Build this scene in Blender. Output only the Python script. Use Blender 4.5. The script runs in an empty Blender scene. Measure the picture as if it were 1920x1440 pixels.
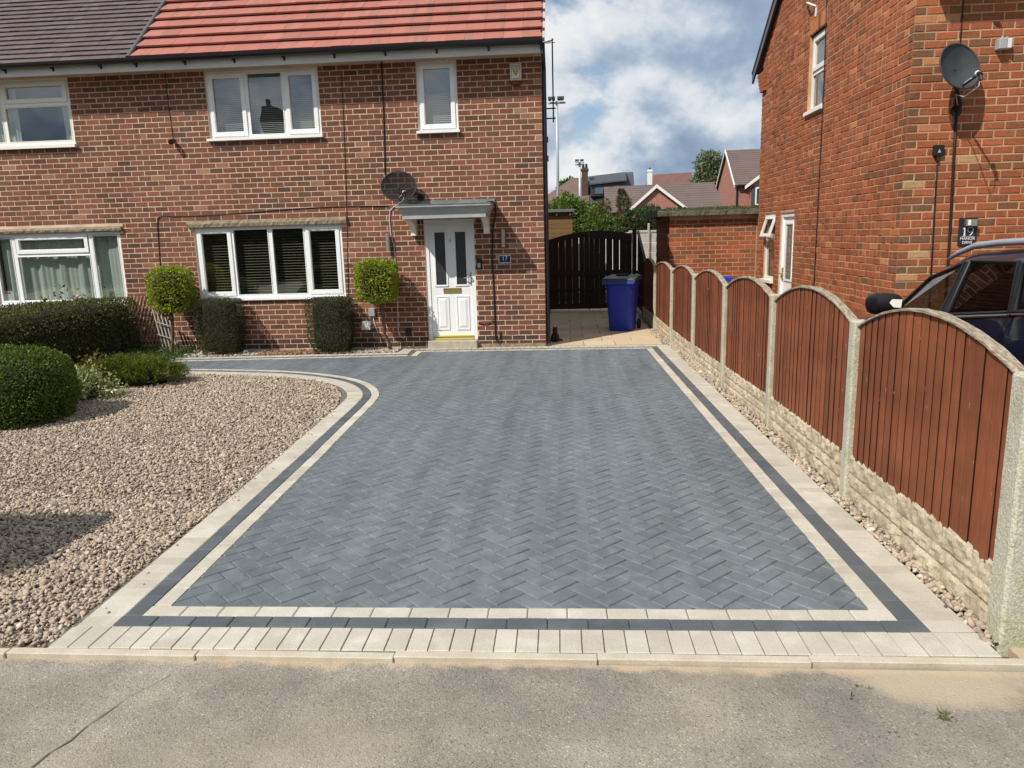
import bpy, math, random
import numpy as np
from mathutils import Vector, Matrix

random.seed(7)
RNG = np.random.default_rng(11)
scene = bpy.context.scene
COL = scene.collection

# ------------------------------------------------------------------ camera, sky, sun, exposure
FPX, YAW, PITCH, ROLL = 1392.62, 0.0780458, 0.19622696, -0.02723435
CAM = np.array([0.38834, -12.71415, 1.87571])


def cam_axes():
    c, s = math.cos(YAW), math.sin(YAW)
    r = np.array([c, s, 0.0]); f = np.array([-s, c, 0.0]); u = np.array([0, 0, 1.0])
    f2 = f * math.cos(PITCH) - u * math.sin(PITCH)
    u2 = u * math.cos(PITCH) + f * math.sin(PITCH)
    cr, sr = math.cos(ROLL), math.sin(ROLL)
    return r * cr + u2 * sr, u2 * cr - r * sr, f2


CR, CU, CF = cam_axes()
camd = bpy.data.cameras.new('camera')
cam = bpy.data.objects.new('camera', camd)
COL.objects.link(cam)
m = Matrix.Identity(4)
for i in range(3):
    m[i][0], m[i][1], m[i][2], m[i][3] = CR[i], CU[i], -CF[i], CAM[i]
cam.matrix_world = m
camd.sensor_width = 36.0
camd.lens = FPX / 1920 * 36
camd.clip_end = 3000
camd.clip_start = 0.05
scene.camera = cam

SUN_EL = math.radians(46.7)
LX, LY = 0.669, 0.743           # the way the light travels over the ground
sun_dir = Vector((LX * math.cos(SUN_EL), LY * math.cos(SUN_EL), -math.sin(SUN_EL)))
sund = bpy.data.lights.new('sun', 'SUN')
sund.energy = 4.6
sund.angle = math.radians(0.53)
sund.color = (1.0, 0.945, 0.86)
sun = bpy.data.objects.new('sun', sund)
sun.rotation_euler = sun_dir.to_track_quat('-Z', 'Y').to_euler()
COL.objects.link(sun)

world = bpy.data.worlds.new('World')
scene.world = world
world.use_nodes = True
wt = world.node_tree
wt.nodes.clear()


def wn(t, **k):
    n = wt.nodes.new(t)
    for a, b in k.items():
        setattr(n, a, b)
    return n


w_out = wn('ShaderNodeOutputWorld')
w_sky = wn('ShaderNodeTexSky', sky_type='NISHITA')
w_sky.sun_disc = False
w_sky.sun_elevation = SUN_EL
w_sky.sun_rotation = math.atan2(-LX, -LY)
w_sky.air_density = 1.0
w_sky.dust_density = 0.6
w_sky.ozone_density = 2.5
w_bg = wn('ShaderNodeBackground'); w_bg.inputs[1].default_value = 0.10
wt.links.new(w_sky.outputs[0], w_bg.inputs[0])
w_tc = wn('ShaderNodeTexCoord')
w_sep = wn('ShaderNodeSeparateXYZ'); wt.links.new(w_tc.outputs['Generated'], w_sep.inputs[0])


def wmath(op, a, b=None, c=None):
    n = wn('ShaderNodeMath', operation=op)
    for i, v in enumerate((a, b, c)):
        if v is None:
            continue
        if isinstance(v, (int, float)):
            n.inputs[i].default_value = v
        else:
            wt.links.new(v, n.inputs[i])
    return n.outputs[0]




def wproj(lift):
    """cloud layer: the view direction met with a flat sheet overhead"""
    zz = wmath('ADD', wmath('MAXIMUM', w_sep.outputs[2], 0.0), 0.62 + lift)
    c = wn('ShaderNodeCombineXYZ')
    wt.links.new(wmath('DIVIDE', w_sep.outputs[0], zz), c.inputs[0]); wt.links.new(wmath('DIVIDE', w_sep.outputs[1], zz), c.inputs[1])
    c.inputs[2].default_value = 3.7
    return c.outputs[0]


def wnoise(vec, scale, detail, rough, off, dist=0.0):
    mp = wn('ShaderNodeMapping'); wt.links.new(vec, mp.inputs[0]); mp.inputs[1].default_value = off
    n = wn('ShaderNodeTexNoise'); n.inputs['Scale'].default_value = scale; n.inputs['Detail'].default_value = detail
    n.inputs['Roughness'].default_value = rough; n.inputs['Distortion'].default_value = dist
    wt.links.new(mp.outputs[0], n.inputs['Vector'])
    return n.outputs[0]


def wramp(fac, stops):
    n = wn('ShaderNodeValToRGB')
    while len(n.color_ramp.elements) > 1:
        n.color_ramp.elements.remove(n.color_ramp.elements[0])
    n.color_ramp.elements[0].position = stops[0][0]; n.color_ramp.elements[0].color = (*stops[0][1], 1)
    for p, c in stops[1:]:
        e = n.color_ramp.elements.new(p); e.color = (*c, 1)
    wt.links.new(fac, n.inputs[0])
    return n.outputs[0]


CLOUD_OFF = (4.2, 8.8, 0.0)
p0, p1 = wproj(0.0), wproj(0.045)
d0 = wnoise(p0, 3.6, 9, 0.55, CLOUD_OFF, 0.12)
d1 = wnoise(p1, 3.6, 6, 0.52, CLOUD_OFF, 0.12)
cover = wramp(d0, [(0.335, (0, 0, 0)), (0.40, (1, 1, 1))])
lit = wmath('ADD', wmath('MULTIPLY', wmath('SUBTRACT', d0, d1), 3.2), wmath('MULTIPLY_ADD', d0, -0.9, 0.98))
lit = wmath('ADD', lit, wmath('MULTIPLY', wmath('SUBTRACT', wnoise(p0, 10.0, 8, 0.6, (4.1, 2.7, 0), 0.15), 0.5), 0.55))
cl_col = wramp(lit, [(0.08, (0.27, 0.36, 0.51)), (0.30, (0.36, 0.455, 0.60)), (0.43, (0.46, 0.55, 0.68)), (0.54, (0.61, 0.68, 0.77)), (0.66, (0.78, 0.82, 0.87)), (0.86, (0.93, 0.94, 0.95))])
w_cl = wn('ShaderNodeBackground'); w_cl.inputs[1].default_value = 0.86
wt.links.new(cl_col, w_cl.inputs[0])
w_mix = wn('ShaderNodeMixShader')
wt.links.new(wmath('MULTIPLY', cover, 0.97), w_mix.inputs[0])
wt.links.new(w_bg.outputs[0], w_mix.inputs[1]); wt.links.new(w_cl.outputs[0], w_mix.inputs[2])
wt.links.new(w_mix.outputs[0], w_out.inputs[0])

vs = scene.view_settings
vs.view_transform = 'Standard'; vs.look = 'None'; vs.gamma = 1.0; vs.exposure = 0.12
vs.use_curve_mapping = False
scene.render.engine = 'CYCLES'
scene.cycles.max_bounces = 8
scene.cycles.transparent_max_bounces = 24
scene.cycles.use_denoising = True
scene.cycles.caustics_reflective = False
scene.cycles.caustics_refractive = False

# ------------------------------------------------------------------ mesh and object helpers


class MB:
    """collects polygons with one tone value each"""

    def __init__(self):
        self.V, self.F, self.T = [], [], []

    def add(self, vs_, fs, tone=0.5):
        b = len(self.V)
        self.V.extend([tuple(map(float, v)) for v in vs_])
        for f in fs:
            self.F.append(tuple(i + b for i in f)); self.T.append(tone)
        return self

    def box(self, x0, x1, y0, y1, z0, z1, tone=0.5):
        v = [(x, y, z) for z in (z0, z1) for y in (y0, y1) for x in (x0, x1)]
        return self.add(v, [(0, 2, 3, 1), (4, 5, 7, 6), (0, 1, 5, 4), (2, 6, 7, 3), (0, 4, 6, 2), (1, 3, 7, 5)], tone)

    def bbox(self, x0, x1, y0, y1, z0, z1, c=0.006, tone=0.5):
        """box with every edge chamfered"""
        c = min(c, (x1 - x0) * .45, (y1 - y0) * .45, (z1 - z0) * .45)
        bm_v, idx = [], {}
        X, Y, Z = (x0, x1), (y0, y1), (z0, z1)
        for i in (0, 1):
            for j in (0, 1):
                for k in (0, 1):
                    sx, sy, sz = (1 if i == 0 else -1), (1 if j == 0 else -1), (1 if k == 0 else -1)
                    idx[i, j, k, 0] = len(bm_v); bm_v.append((X[i], Y[j] + sy * c, Z[k] + sz * c))
                    idx[i, j, k, 1] = len(bm_v); bm_v.append((X[i] + sx * c, Y[j], Z[k] + sz * c))
                    idx[i, j, k, 2] = len(bm_v); bm_v.append((X[i] + sx * c, Y[j] + sy * c, Z[k]))
        fs = []
        q = lambda *a: fs.append(tuple(idx[t] for t in a))
        q((0, 0, 0, 0), (0, 0, 1, 0), (0, 1, 1, 0), (0, 1, 0, 0)); q((1, 0, 0, 0), (1, 1, 0, 0), (1, 1, 1, 0), (1, 0, 1, 0))
        q((0, 0, 0, 1), (1, 0, 0, 1), (1, 0, 1, 1), (0, 0, 1, 1)); q((0, 1, 0, 1), (0, 1, 1, 1), (1, 1, 1, 1), (1, 1, 0, 1))
        q((0, 0, 0, 2), (0, 1, 0, 2), (1, 1, 0, 2), (1, 0, 0, 2)); q((0, 0, 1, 2), (1, 0, 1, 2), (1, 1, 1, 2), (0, 1, 1, 2))
        for j in (0, 1):
            for k in (0, 1):
                q((0, j, k, 1), (0, j, k, 2), (1, j, k, 2), (1, j, k, 1))
        for i in (0, 1):
            for k in (0, 1):
                q((i, 0, k, 0), (i, 0, k, 2), (i, 1, k, 2), (i, 1, k, 0))
        for i in (0, 1):
            for j in (0, 1):
                q((i, j, 0, 0), (i, j, 0, 1), (i, j, 1, 1), (i, j, 1, 0))
        for i in (0, 1):
            for j in (0, 1):
                for k in (0, 1):
                    q((i, j, k, 0), (i, j, k, 1), (i, j, k, 2))
        return self.add(bm_v, fs, tone)

    def prism(self, poly, axis, a, b, tone=0.5):
        """polygon extruded along axis 0/1/2; poly in the other two axes in order"""
        n = len(poly)

        def p(q, t):
            if axis == 0: return (t, q[0], q[1])
            if axis == 1: return (q[0], t, q[1])
            return (q[0], q[1], t)
        v = [p(q, a) for q in poly] + [p(q, b) for q in poly]
        f = [tuple(range(n)), tuple(range(2 * n - 1, n - 1, -1))] + [(i, (i + 1) % n, n + (i + 1) % n, n + i) for i in range(n)]
        return self.add(v, f, tone)

    def tube(self, pts, r, n=8, tone=0.5, cap=True):
        pts = [np.array(p, float) for p in pts]
        rs = r if hasattr(r, '__len__') else [r] * len(pts)
        rings = []
        prev = None
        for i, p in enumerate(pts):
            d = pts[min(i + 1, len(pts) - 1)] - pts[max(i - 1, 0)]
            d = d / (np.linalg.norm(d) + 1e-9)
            if prev is None:
                a = np.array([0, 0, 1.0]) if abs(d[2]) < .9 else np.array([1.0, 0, 0])
                u = np.cross(d, a)
            else:
                u = prev - d * (prev @ d)
            u /= np.linalg.norm(u) + 1e-9; prev = u
            w = np.cross(d, u)
            rings.append([p + rs[i] * (u * math.cos(t) + w * math.sin(t)) for t in np.linspace(0, 2 * math.pi, n, endpoint=False)])
        v = [q for ring in rings for q in ring]
        f = [(i * n + k, i * n + (k + 1) % n, (i + 1) * n + (k + 1) % n, (i + 1) * n + k) for i in range(len(pts) - 1) for k in range(n)]
        if cap:
            f += [tuple(range(n - 1, -1, -1)), tuple((len(pts) - 1) * n + k for k in range(n))]
        return self.add(v, f, tone)

    def lathe(self, prof, c, axis=2, n=16, tone=0.5):
        """profile (radius, height) around an axis through c"""
        v = []
        for r, h in prof:
            for t in np.linspace(0, 2 * math.pi, n, endpoint=False):
                q = [0, 0, 0]; q[axis] = h; q[(axis + 1) % 3] = r * math.cos(t); q[(axis + 2) % 3] = r * math.sin(t)
                v.append((q[0] + c[0], q[1] + c[1], q[2] + c[2]))
        f = [(i * n + k, i * n + (k + 1) % n, (i + 1) * n + (k + 1) % n, (i + 1) * n + k) for i in range(len(prof) - 1) for k in range(n)]
        f += [tuple(range(n - 1, -1, -1)), tuple((len(prof) - 1) * n + k for k in range(n))]
        return self.add(v, f, tone)

    def mesh(self, name, mat=None, smooth=False, sharp=None):
        me = bpy.data.meshes.new(name)
        me.from_pydata(self.V, [], self.F)
        at = me.attributes.new('tone', 'FLOAT', 'FACE')
        at.data.foreach_set('value', np.array(self.T, dtype=np.float32))
        if mat: me.materials.append(mat)
        if smooth:
            me.polygons.foreach_set('use_smooth', np.ones(len(self.F), dtype=bool))
            if sharp: me.set_sharp_from_angle(angle=math.radians(sharp))
        me.validate(); me.update()
        return me

    def build(self, name, mat, parent=None, smooth=False, sharp=None, kind=None, label=None):
        o = bpy.data.objects.new(name, self.mesh(name, mat, smooth, sharp))
        COL.objects.link(o)
        return attach(o, parent, kind, label)


def fast_mesh(name, V, F, tone, mat, smooth=False):
    """V (n,3), F (m,k) arrays, tone per face"""
    me = bpy.data.meshes.new(name)
    k = F.shape[1]
    me.vertices.add(len(V)); me.vertices.foreach_set('co', V.astype(np.float32).ravel())
    me.loops.add(F.size); me.loops.foreach_set('vertex_index', F.astype(np.int32).ravel())
    me.polygons.add(len(F))
    me.polygons.foreach_set('loop_start', np.arange(0, F.size, k, dtype=np.int32))
    if smooth: me.polygons.foreach_set('use_smooth', np.ones(len(F), dtype=bool))
    at = me.attributes.new('tone', 'FLOAT', 'FACE'); at.data.foreach_set('value', tone.astype(np.float32))
    me.materials.append(mat)
    me.update(calc_edges=True); me.validate()
    return me


def attach(o, parent=None, kind=None, label=None):
    if parent is not None:
        o.parent = parent
        # things are empties placed at their base: keep the mesh in world coordinates
        if parent.type == 'EMPTY':
            o.location = -Vector(parent.location)
    if kind: o['kind'] = kind
    if label: o['label'] = label
    return o


def link_mesh(name, me, parent=None, loc=(0, 0, 0), kind=None):
    o = bpy.data.objects.new(name, me); COL.objects.link(o)
    o.parent = parent
    l = Vector(loc)
    if parent is not None and parent.type == 'EMPTY': l = l - Vector(parent.location)
    o.location = l
    if kind: o['kind'] = kind
    return o


def thing(name, label, cat, loc=(0, 0, 0), group=None):
    o = bpy.data.objects.new(name, None); COL.objects.link(o)
    o.location = loc; o.empty_display_size = 0.1
    return tag(o, label, cat, group)


def tag(o, label, cat, group=None):
    o['label'] = label; o['category'] = cat
    if group: o['group'] = group
    return o


def struct(o, label=None):
    o['kind'] = 'structure'
    if label: o['label'] = label
    return o


def ray(px, py):
    return CF + CR * ((px - 960) / FPX) - CU * ((py - 720) / FPX)


def project(P):
    d = np.asarray(P, float) - CAM
    z = d @ CF
    return 960 + FPX * (d @ CR) / z, 720 - FPX * (d @ CU) / z


# ------------------------------------------------------------------ materials


def M(name, col, col2=None, rough=0.75, scale=6.0, detail=5.0, lo=0.38, hi=0.62, tone=None, bump=0.0, bscale=60.0,
      spec=0.35, metallic=0.0, stretch=None, fine=0.0, fscale=120.0, coat=0.0, trans=0.0, alpha=1.0, streak=None, macro=None):
    mt = bpy.data.materials.new(name); mt.use_nodes = True
    nt = mt.node_tree; N = nt.nodes; L = nt.links
    b = N['Principled BSDF']
    geo = N.new('ShaderNodeNewGeometry')
    vec = geo.outputs['Position']
    if stretch:
        mp = N.new('ShaderNodeMapping'); mp.inputs['Scale'].default_value = stretch; L.new(vec, mp.inputs[0]); vec = mp.outputs[0]

    def noise(s, d, r=0.55):
        n = N.new('ShaderNodeTexNoise'); n.inputs['Scale'].default_value = s; n.inputs['Detail'].default_value = d
        n.inputs['Roughness'].default_value = r; L.new(vec, n.inputs['Vector']); return n.outputs[0]

    def ramp(f, stops):
        n = N.new('ShaderNodeValToRGB'); e = n.color_ramp.elements
        while len(e) > 1: e.remove(e[0])
        e[0].position = stops[0][0]; e[0].color = (*stops[0][1], 1)
        for p, c in stops[1:]:
            k = e.new(p); k.color = (*c, 1)
        L.new(f, n.inputs[0]); return n.outputs[0]

    def mix(f, a, c, mode='MIX'):
        n = N.new('ShaderNodeMix'); n.data_type = 'RGBA'; n.blend_type = mode
        if isinstance(f, (int, float)): n.inputs[0].default_value = f
        else: L.new(f, n.inputs[0])
        for s, v in ((6, a), (7, c)):
            if isinstance(v, tuple): n.inputs[s].default_value = (*v, 1)
            else: L.new(v, n.inputs[s])
        return n.outputs[2]
    base = col
    if tone:
        at = N.new('ShaderNodeAttribute'); at.attribute_name = 'tone'
        base = ramp(at.outputs['Fac'], tone)
    if col2 is not None:
        base = mix(ramp(noise(scale, detail), [(lo, (0, 0, 0)), (hi, (1, 1, 1))]), base, col2)
    if macro:        # broad weathering: (scale vector, low, high)
        mp2 = N.new('ShaderNodeMapping'); mp2.inputs['Scale'].default_value = macro[0]; L.new(geo.outputs['Position'], mp2.inputs[0])
        n2 = N.new('ShaderNodeTexNoise'); n2.inputs['Scale'].default_value = 1.0; n2.inputs['Detail'].default_value = 6; n2.inputs['Roughness'].default_value = 0.6
        L.new(mp2.outputs[0], n2.inputs['Vector'])
        base = mix(1.0, base, ramp(n2.outputs[0], [(0.34, macro[1]), (0.66, macro[2])]), 'MULTIPLY')
    if streak and len(streak) > 3:
        mp3 = N.new('ShaderNodeMapping'); mp3.inputs['Scale'].default_value = streak[3]; L.new(geo.outputs['Position'], mp3.inputs[0])
        n3 = N.new('ShaderNodeTexNoise'); n3.inputs['Scale'].default_value = streak[0]; n3.inputs['Detail'].default_value = 3; L.new(mp3.outputs[0], n3.inputs['Vector'])
        base = mix(ramp(n3.outputs[0], [(streak[1], (0, 0, 0)), (streak[1] + .05, (1, 1, 1))]), base, streak[2])
    elif streak:
        base = mix(ramp(noise(streak[0], 3), [(streak[1], (0, 0, 0)), (streak[1] + .08, (1, 1, 1))]), base, streak[2])
    if fine:
        g = ramp(noise(fscale, 3), [(0.3, (1 - fine,) * 3), (0.7, (1 + fine,) * 3)])
        base = mix(1.0, base, g, 'MULTIPLY')
    if isinstance(base, tuple): b.inputs['Base Color'].default_value = (*base, 1)
    else: L.new(base, b.inputs['Base Color'])
    b.inputs['Roughness'].default_value = rough
    b.inputs['Specular IOR Level'].default_value = spec
    b.inputs['Metallic'].default_value = metallic
    if coat: b.inputs['Coat Weight'].default_value = coat; b.inputs['Coat Roughness'].default_value = 0.03
    if alpha < 1: b.inputs['Alpha'].default_value = alpha
    if bump:
        bp = N.new('ShaderNodeBump'); bp.inputs['Strength'].default_value = bump; bp.inputs['Distance'].default_value = 0.01
        L.new(noise(bscale, 6, 0.6), bp.inputs['Height']); L.new(bp.outputs[0], b.inputs['Normal'])
    if trans:
        tr = N.new('ShaderNodeBsdfTranslucent'); mx = N.new('ShaderNodeMixShader'); mx.inputs[0].default_value = trans
        if isinstance(base, tuple): tr.inputs[0].default_value = (*base, 1)
        else: L.new(base, tr.inputs[0])
        L.new(b.outputs[0], mx.inputs[1]); L.new(tr.outputs[0], mx.inputs[2])
        L.new(mx.outputs[0], N['Material Output'].inputs[0])
    return mt


BR17 = [(0.0, (0.075, 0.052, 0.040)), (0.16, (0.118, 0.062, 0.042)), (0.35, (0.166, 0.074, 0.047)), (0.6, (0.210, 0.084, 0.051)),
        (0.82, (0.26, 0.101, 0.060)), (0.93, (0.29, 0.155, 0.090)), (1.0, (0.33, 0.23, 0.14))]
BR19 = [(0.0, (0.125, 0.088, 0.056)), (0.14, (0.20, 0.083, 0.042)), (0.35, (0.275, 0.090, 0.042)), (0.6, (0.335, 0.104, 0.046)),
        (0.85, (0.41, 0.145, 0.062)), (0.95, (0.43, 0.20, 0.095)), (1.0, (0.41, 0.28, 0.14))]
m_brick17 = M('brick_brown_red', (0.2, .07, .04), tone=BR17, rough=0.9, bump=0.5, bscale=55, fine=0.16, fscale=38, spec=0.2, streak=(22.0, 0.66, (0.27, 0.16, 0.10)), macro=((.9, .9, .55), (0.80, 0.79, 0.78), (1.12, 1.12, 1.12)))
m_brick19 = M('brick_orange_red', (0.3, .09, .05), tone=BR19, rough=0.9, bump=0.5, bscale=55, fine=0.16, fscale=40, spec=0.2, streak=(16.0, 0.70, (0.36, 0.2, 0.1)), macro=((.9, .9, .6), (0.82, 0.81, 0.80), (1.12, 1.12, 1.12)))
m_mortar17 = M('mortar_pale', (0.66, 0.51, 0.385), (0.53, 0.40, 0.295), rough=0.95, scale=3, bump=0.4, bscale=90, spec=0.1)
m_mortar19 = M('mortar_sandy', (0.52, 0.34, 0.20), (0.39, 0.245, 0.14), rough=0.95, scale=3, bump=0.4, bscale=90, spec=0.1)
m_inside = M('plaster_inside', (0.25, 0.24, 0.22), rough=0.95)
m_redtile = M('roof_tile_red', (0.4, .1, .07), tone=[(0, (0.32, 0.130, 0.102)), (0.5, (0.365, 0.140, 0.110)), (1, (0.41, 0.165, 0.132))], rough=0.8,
              scale=7.0, stretch=(1, 0.12, 0.12), col2=(0.275, 0.138, 0.108), lo=0.5, hi=0.68, bump=0.15, bscale=120, spec=0.2)
m_greytile = M('roof_tile_grey', (0.1, .08, .08), tone=[(0, (0.105, 0.085, 0.088)), (0.5, (0.125, 0.100, 0.102)), (1, (0.148, 0.118, 0.12))], rough=0.85,
               scale=5, col2=(0.12, 0.085, 0.078), lo=0.45, hi=0.7, bump=0.15, bscale=120, spec=0.2)
m_verge = M('verge_mortar', (0.55, 0.42, 0.36), rough=0.9)
m_upvc = M('white_upvc', (0.80, 0.81, 0.80), (0.74, 0.74, 0.71), rough=0.32, spec=0.45, scale=2.5, lo=.5, hi=.8)
m_upvc2 = M('cream_upvc', (0.78, 0.76, 0.69), rough=0.35, spec=0.45)
m_fascia = M('fascia_white', (0.62, 0.62, 0.58), (0.54, 0.54, 0.50), rough=0.5, scale=2)
m_gutter = M('gutter_black', (0.012, 0.013, 0.018), rough=0.3, spec=0.5)
m_blackplastic = M('black_plastic', (0.012, 0.011, 0.012), rough=0.45)
m_cable = M('cable_black', (0.016, 0.011, 0.010), rough=0.6)
m_whitecable = M('cable_white', (0.62, 0.56, 0.50), rough=0.6)
m_grey = M('grey_painted_wood', (0.42, 0.435, 0.43), (0.36, 0.37, 0.36), rough=0.6, scale=5, fine=.08, fscale=30)
m_flash = M('lead_flashing', (0.20, 0.22, 0.21), (0.15, 0.17, 0.16), rough=0.7, scale=8)
m_conc = M('concrete_lintel', (0.31, 0.25, 0.165), (0.20, 0.16, 0.105), rough=0.95, scale=14, bump=0.9, bscale=45, fine=0.25, fscale=90)
m_post = M('concrete_post', (0.47, 0.43, 0.33), (0.36, 0.34, 0.25), rough=0.95, scale=9, bump=0.5, bscale=70, fine=0.22, fscale=130)
m_postold = M('concrete_post_lichen', (0.46, 0.44, 0.35), (0.33, 0.34, 0.19), rough=0.95, scale=7, lo=0.5, hi=0.72, bump=0.7, bscale=60, fine=0.32, fscale=110)
m_rock = M('rock_faced_concrete', (0.54, 0.47, 0.34), (0.38, 0.31, 0.21), rough=0.95, scale=6, bump=0.7, bscale=40, fine=0.22, fscale=90)
m_step = M('concrete_step', (0.38, 0.34, 0.27), (0.46, 0.41, 0.33), rough=0.9, scale=9, bump=0.4)
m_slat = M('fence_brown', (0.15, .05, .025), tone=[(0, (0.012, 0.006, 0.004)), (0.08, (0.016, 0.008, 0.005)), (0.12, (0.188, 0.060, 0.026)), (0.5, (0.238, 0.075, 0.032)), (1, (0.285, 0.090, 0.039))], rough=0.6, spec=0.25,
           scale=3.0, stretch=(9, 9, 0.7), col2=None, bump=0.35, bscale=26, fine=0.16, fscale=9, streak=(1.0, 0.70, (0.46, 0.27, 0.15), (38, 38, 13)), macro=((1.1, 1.1, 3.2), (0.80, 0.80, 0.82), (1.14, 1.14, 1.14)))
m_cap = M('weathered_wood', (0.40, 0.35, 0.27), (0.22, 0.165, 0.11), rough=0.9, scale=4, stretch=(20, 2, 20), bump=0.5, bscale=20, lo=0.4, hi=0.6)
m_gate = M('gate_dark_brown', (0.030, 0.014, 0.009), (0.020, 0.010, 0.008), rough=0.6, scale=3, stretch=(8, 8, 1))
m_bin = M('bin_blue', (0.012, 0.040, 0.44), (0.016, 0.045, 0.38), rough=0.42, spec=0.4, scale=3)
m_binlid = M('bin_lid_grey', (0.035, 0.052, 0.047), rough=0.5)
m_rubber = M('rubber', (0.02, 0.02, 0.02), rough=0.8)
m_dark = M('charcoal_paver', (0.10, .11, .12), tone=[(0, (0.103, 0.120, 0.130)), (0.5, (0.113, 0.131, 0.141)), (1, (0.127, 0.145, 0.155))], rough=0.66, spec=0.4, macro=((2.6, .40, 1), (0.93, 0.93, 0.94), (1.28, 1.28, 1.29)),
           scale=9.0, col2=(0.165, 0.182, 0.192), lo=0.46, hi=0.80, bump=0.35, bscale=160, fine=0.18, fscale=190, streak=(48.0, 0.69, (0.24, 0.245, 0.24)))
m_darkedge = M('charcoal_edging', (0.10, .11, .12), tone=[(0, (0.076, 0.087, 0.096)), (0.5, (0.090, 0.101, 0.111)), (1, (0.106, 0.118, 0.128))], rough=0.65, spec=0.35,
               scale=3, col2=(0.150, 0.158, 0.166), lo=0.48, hi=0.8, bump=0.35, bscale=160, fine=0.18, fscale=190)
m_light = M('natural_grey_paver', (0.5, .45, .35), tone=[(0, (0.43, 0.395, 0.325)), (0.5, (0.475, 0.44, 0.37)), (1, (0.525, 0.49, 0.42))], rough=0.85, spec=0.2,
            scale=7, col2=(0.56, 0.53, 0.46), lo=0.5, hi=0.75, bump=0.25, bscale=150, fine=0.14, fscale=150, macro=((2.2, 2.2, 1), (0.88, 0.87, 0.85), (1.06, 1.06, 1.06)))
m_joint = M('jointing_sand', (0.20, 0.19, 0.16), (0.085, 0.085, 0.08), rough=1.0, scale=25, bump=0.4, bscale=200)
m_slab = M('sandstone_slab', (0.56, 0.44, 0.29), tone=[(0, (0.47, 0.36, 0.23)), (0.5, (0.55, 0.43, 0.28)), (1, (0.61, 0.49, 0.33))], rough=0.9, scale=5,
           col2=(0.48, 0.38, 0.26), lo=0.5, hi=0.75, bump=0.3, bscale=60)
m_kerb = M('concrete_edging', (0.52, 0.47, 0.37), (0.44, 0.39, 0.30), rough=0.9, scale=6, bump=0.2, bscale=150, fine=0.1)
m_pebble = M('pebble', (0.4, .3, .25), tone=[(0, (0.17, 0.137, 0.115)), (0.25, (0.285, 0.232, 0.178)), (0.45, (0.375, 0.305, 0.225)), (0.62, (0.445, 0.36, 0.255)), (0.75, (0.395, 0.30, 0.24)),
                                                  (0.88, (0.49, 0.42, 0.31)), (1, (0.60, 0.55, 0.45))], rough=0.75, spec=0.3, fine=0.15, fscale=160)
m_bark = M('bark_and_stone', (0.4, .3, .25), tone=[(0, (0.12, 0.06, 0.03)), (0.3, (0.26, 0.13, 0.07)), (0.5, (0.28, 0.22, 0.16)), (0.8, (0.40, 0.36, 0.28)), (1, (0.5, 0.46, 0.38))], rough=0.9)
m_gravelbed = M('gravel_bed', (0.16, 0.125, 0.095), (0.24, 0.19, 0.14), rough=1.0, scale=40, bump=1.0, bscale=55)
m_soil = M('soil', (0.05, 0.035, 0.022), (0.09, 0.06, 0.04), rough=1.0, scale=20, bump=1.0, bscale=60)
m_ground = M('ground_grass', (0.05, 0.075, 0.02), (0.08, 0.09, 0.03), rough=1.0, scale=2, bump=0.5, bscale=20)
m_trunk = M('bark', (0.17, 0.12, 0.08), (0.10, 0.065, 0.045), rough=0.95, scale=20, bump=0.7, bscale=60)
m_shade_filler = M('dark_shade_filler', (0.028, 0.022, 0.012), (0.018, 0.022, 0.008), rough=1.0, scale=30)  # dark colour of the solid filler added inside foliage to block light


def leafmat(name, c0, c1, c2, trans=0.34, rough=0.55):
    return M(name, c1, tone=[(0, c0), (0.5, c1), (1, c2)], rough=rough, spec=0.3, trans=trans)


m_leaf_hedge = leafmat('privet_leaf', (0.050, 0.062, 0.018), (0.110, 0.125, 0.035), (0.22, 0.225, 0.085))
m_leaf_round = leafmat('box_leaf', (0.048, 0.080, 0.012), (0.110, 0.165, 0.022), (0.22, 0.28, 0.055))
m_leaf_lime = leafmat('lime_leaf', (0.1277, 0.1739, 0.0186), (0.2784, 0.3363, 0.0278), (0.5568, 0.5800, 0.0696))
m_leaf_yew = leafmat('yew_needle', (0.045, 0.052, 0.024), (0.085, 0.095, 0.042), (0.14, 0.13, 0.060))
m_leaf_var = leafmat('variegated_leaf', (0.0936, 0.1560, 0.0312), (0.3120, 0.3744, 0.1248), (0.7488, 0.7488, 0.4368))
m_leaf_juni = leafmat('juniper_needle', (0.060, 0.085, 0.008), (0.120, 0.150, 0.014), (0.20, 0.23, 0.035))
m_leaf_rose = leafmat('rose_leaf', (0.05, 0.09, 0.035), (0.10, 0.16, 0.06), (0.17, 0.23, 0.09))
m_leaf_back = leafmat('garden_leaf', (0.0360, 0.0720, 0.0120), (0.0900, 0.1440, 0.0216), (0.1920, 0.2400, 0.0480))
m_leaf_brown = leafmat('bronze_leaf', (0.0585, 0.0715, 0.0234), (0.1105, 0.1170, 0.0442), (0.1820, 0.1690, 0.0780))
m_leaf_dark = leafmat('hedge_leaf_dark', (0.0225, 0.0525, 0.0150), (0.0438, 0.0938, 0.0225), (0.0750, 0.1375, 0.0375))
m_leaf_willow = leafmat('willow_leaf', (0.10, 0.13, 0.06), (0.17, 0.20, 0.10), (0.28, 0.31, 0.19))
m_grass = leafmat('grass_blade', (0.04, 0.07, 0.015), (0.09, 0.12, 0.03), (0.2, 0.2, 0.08))


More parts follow.
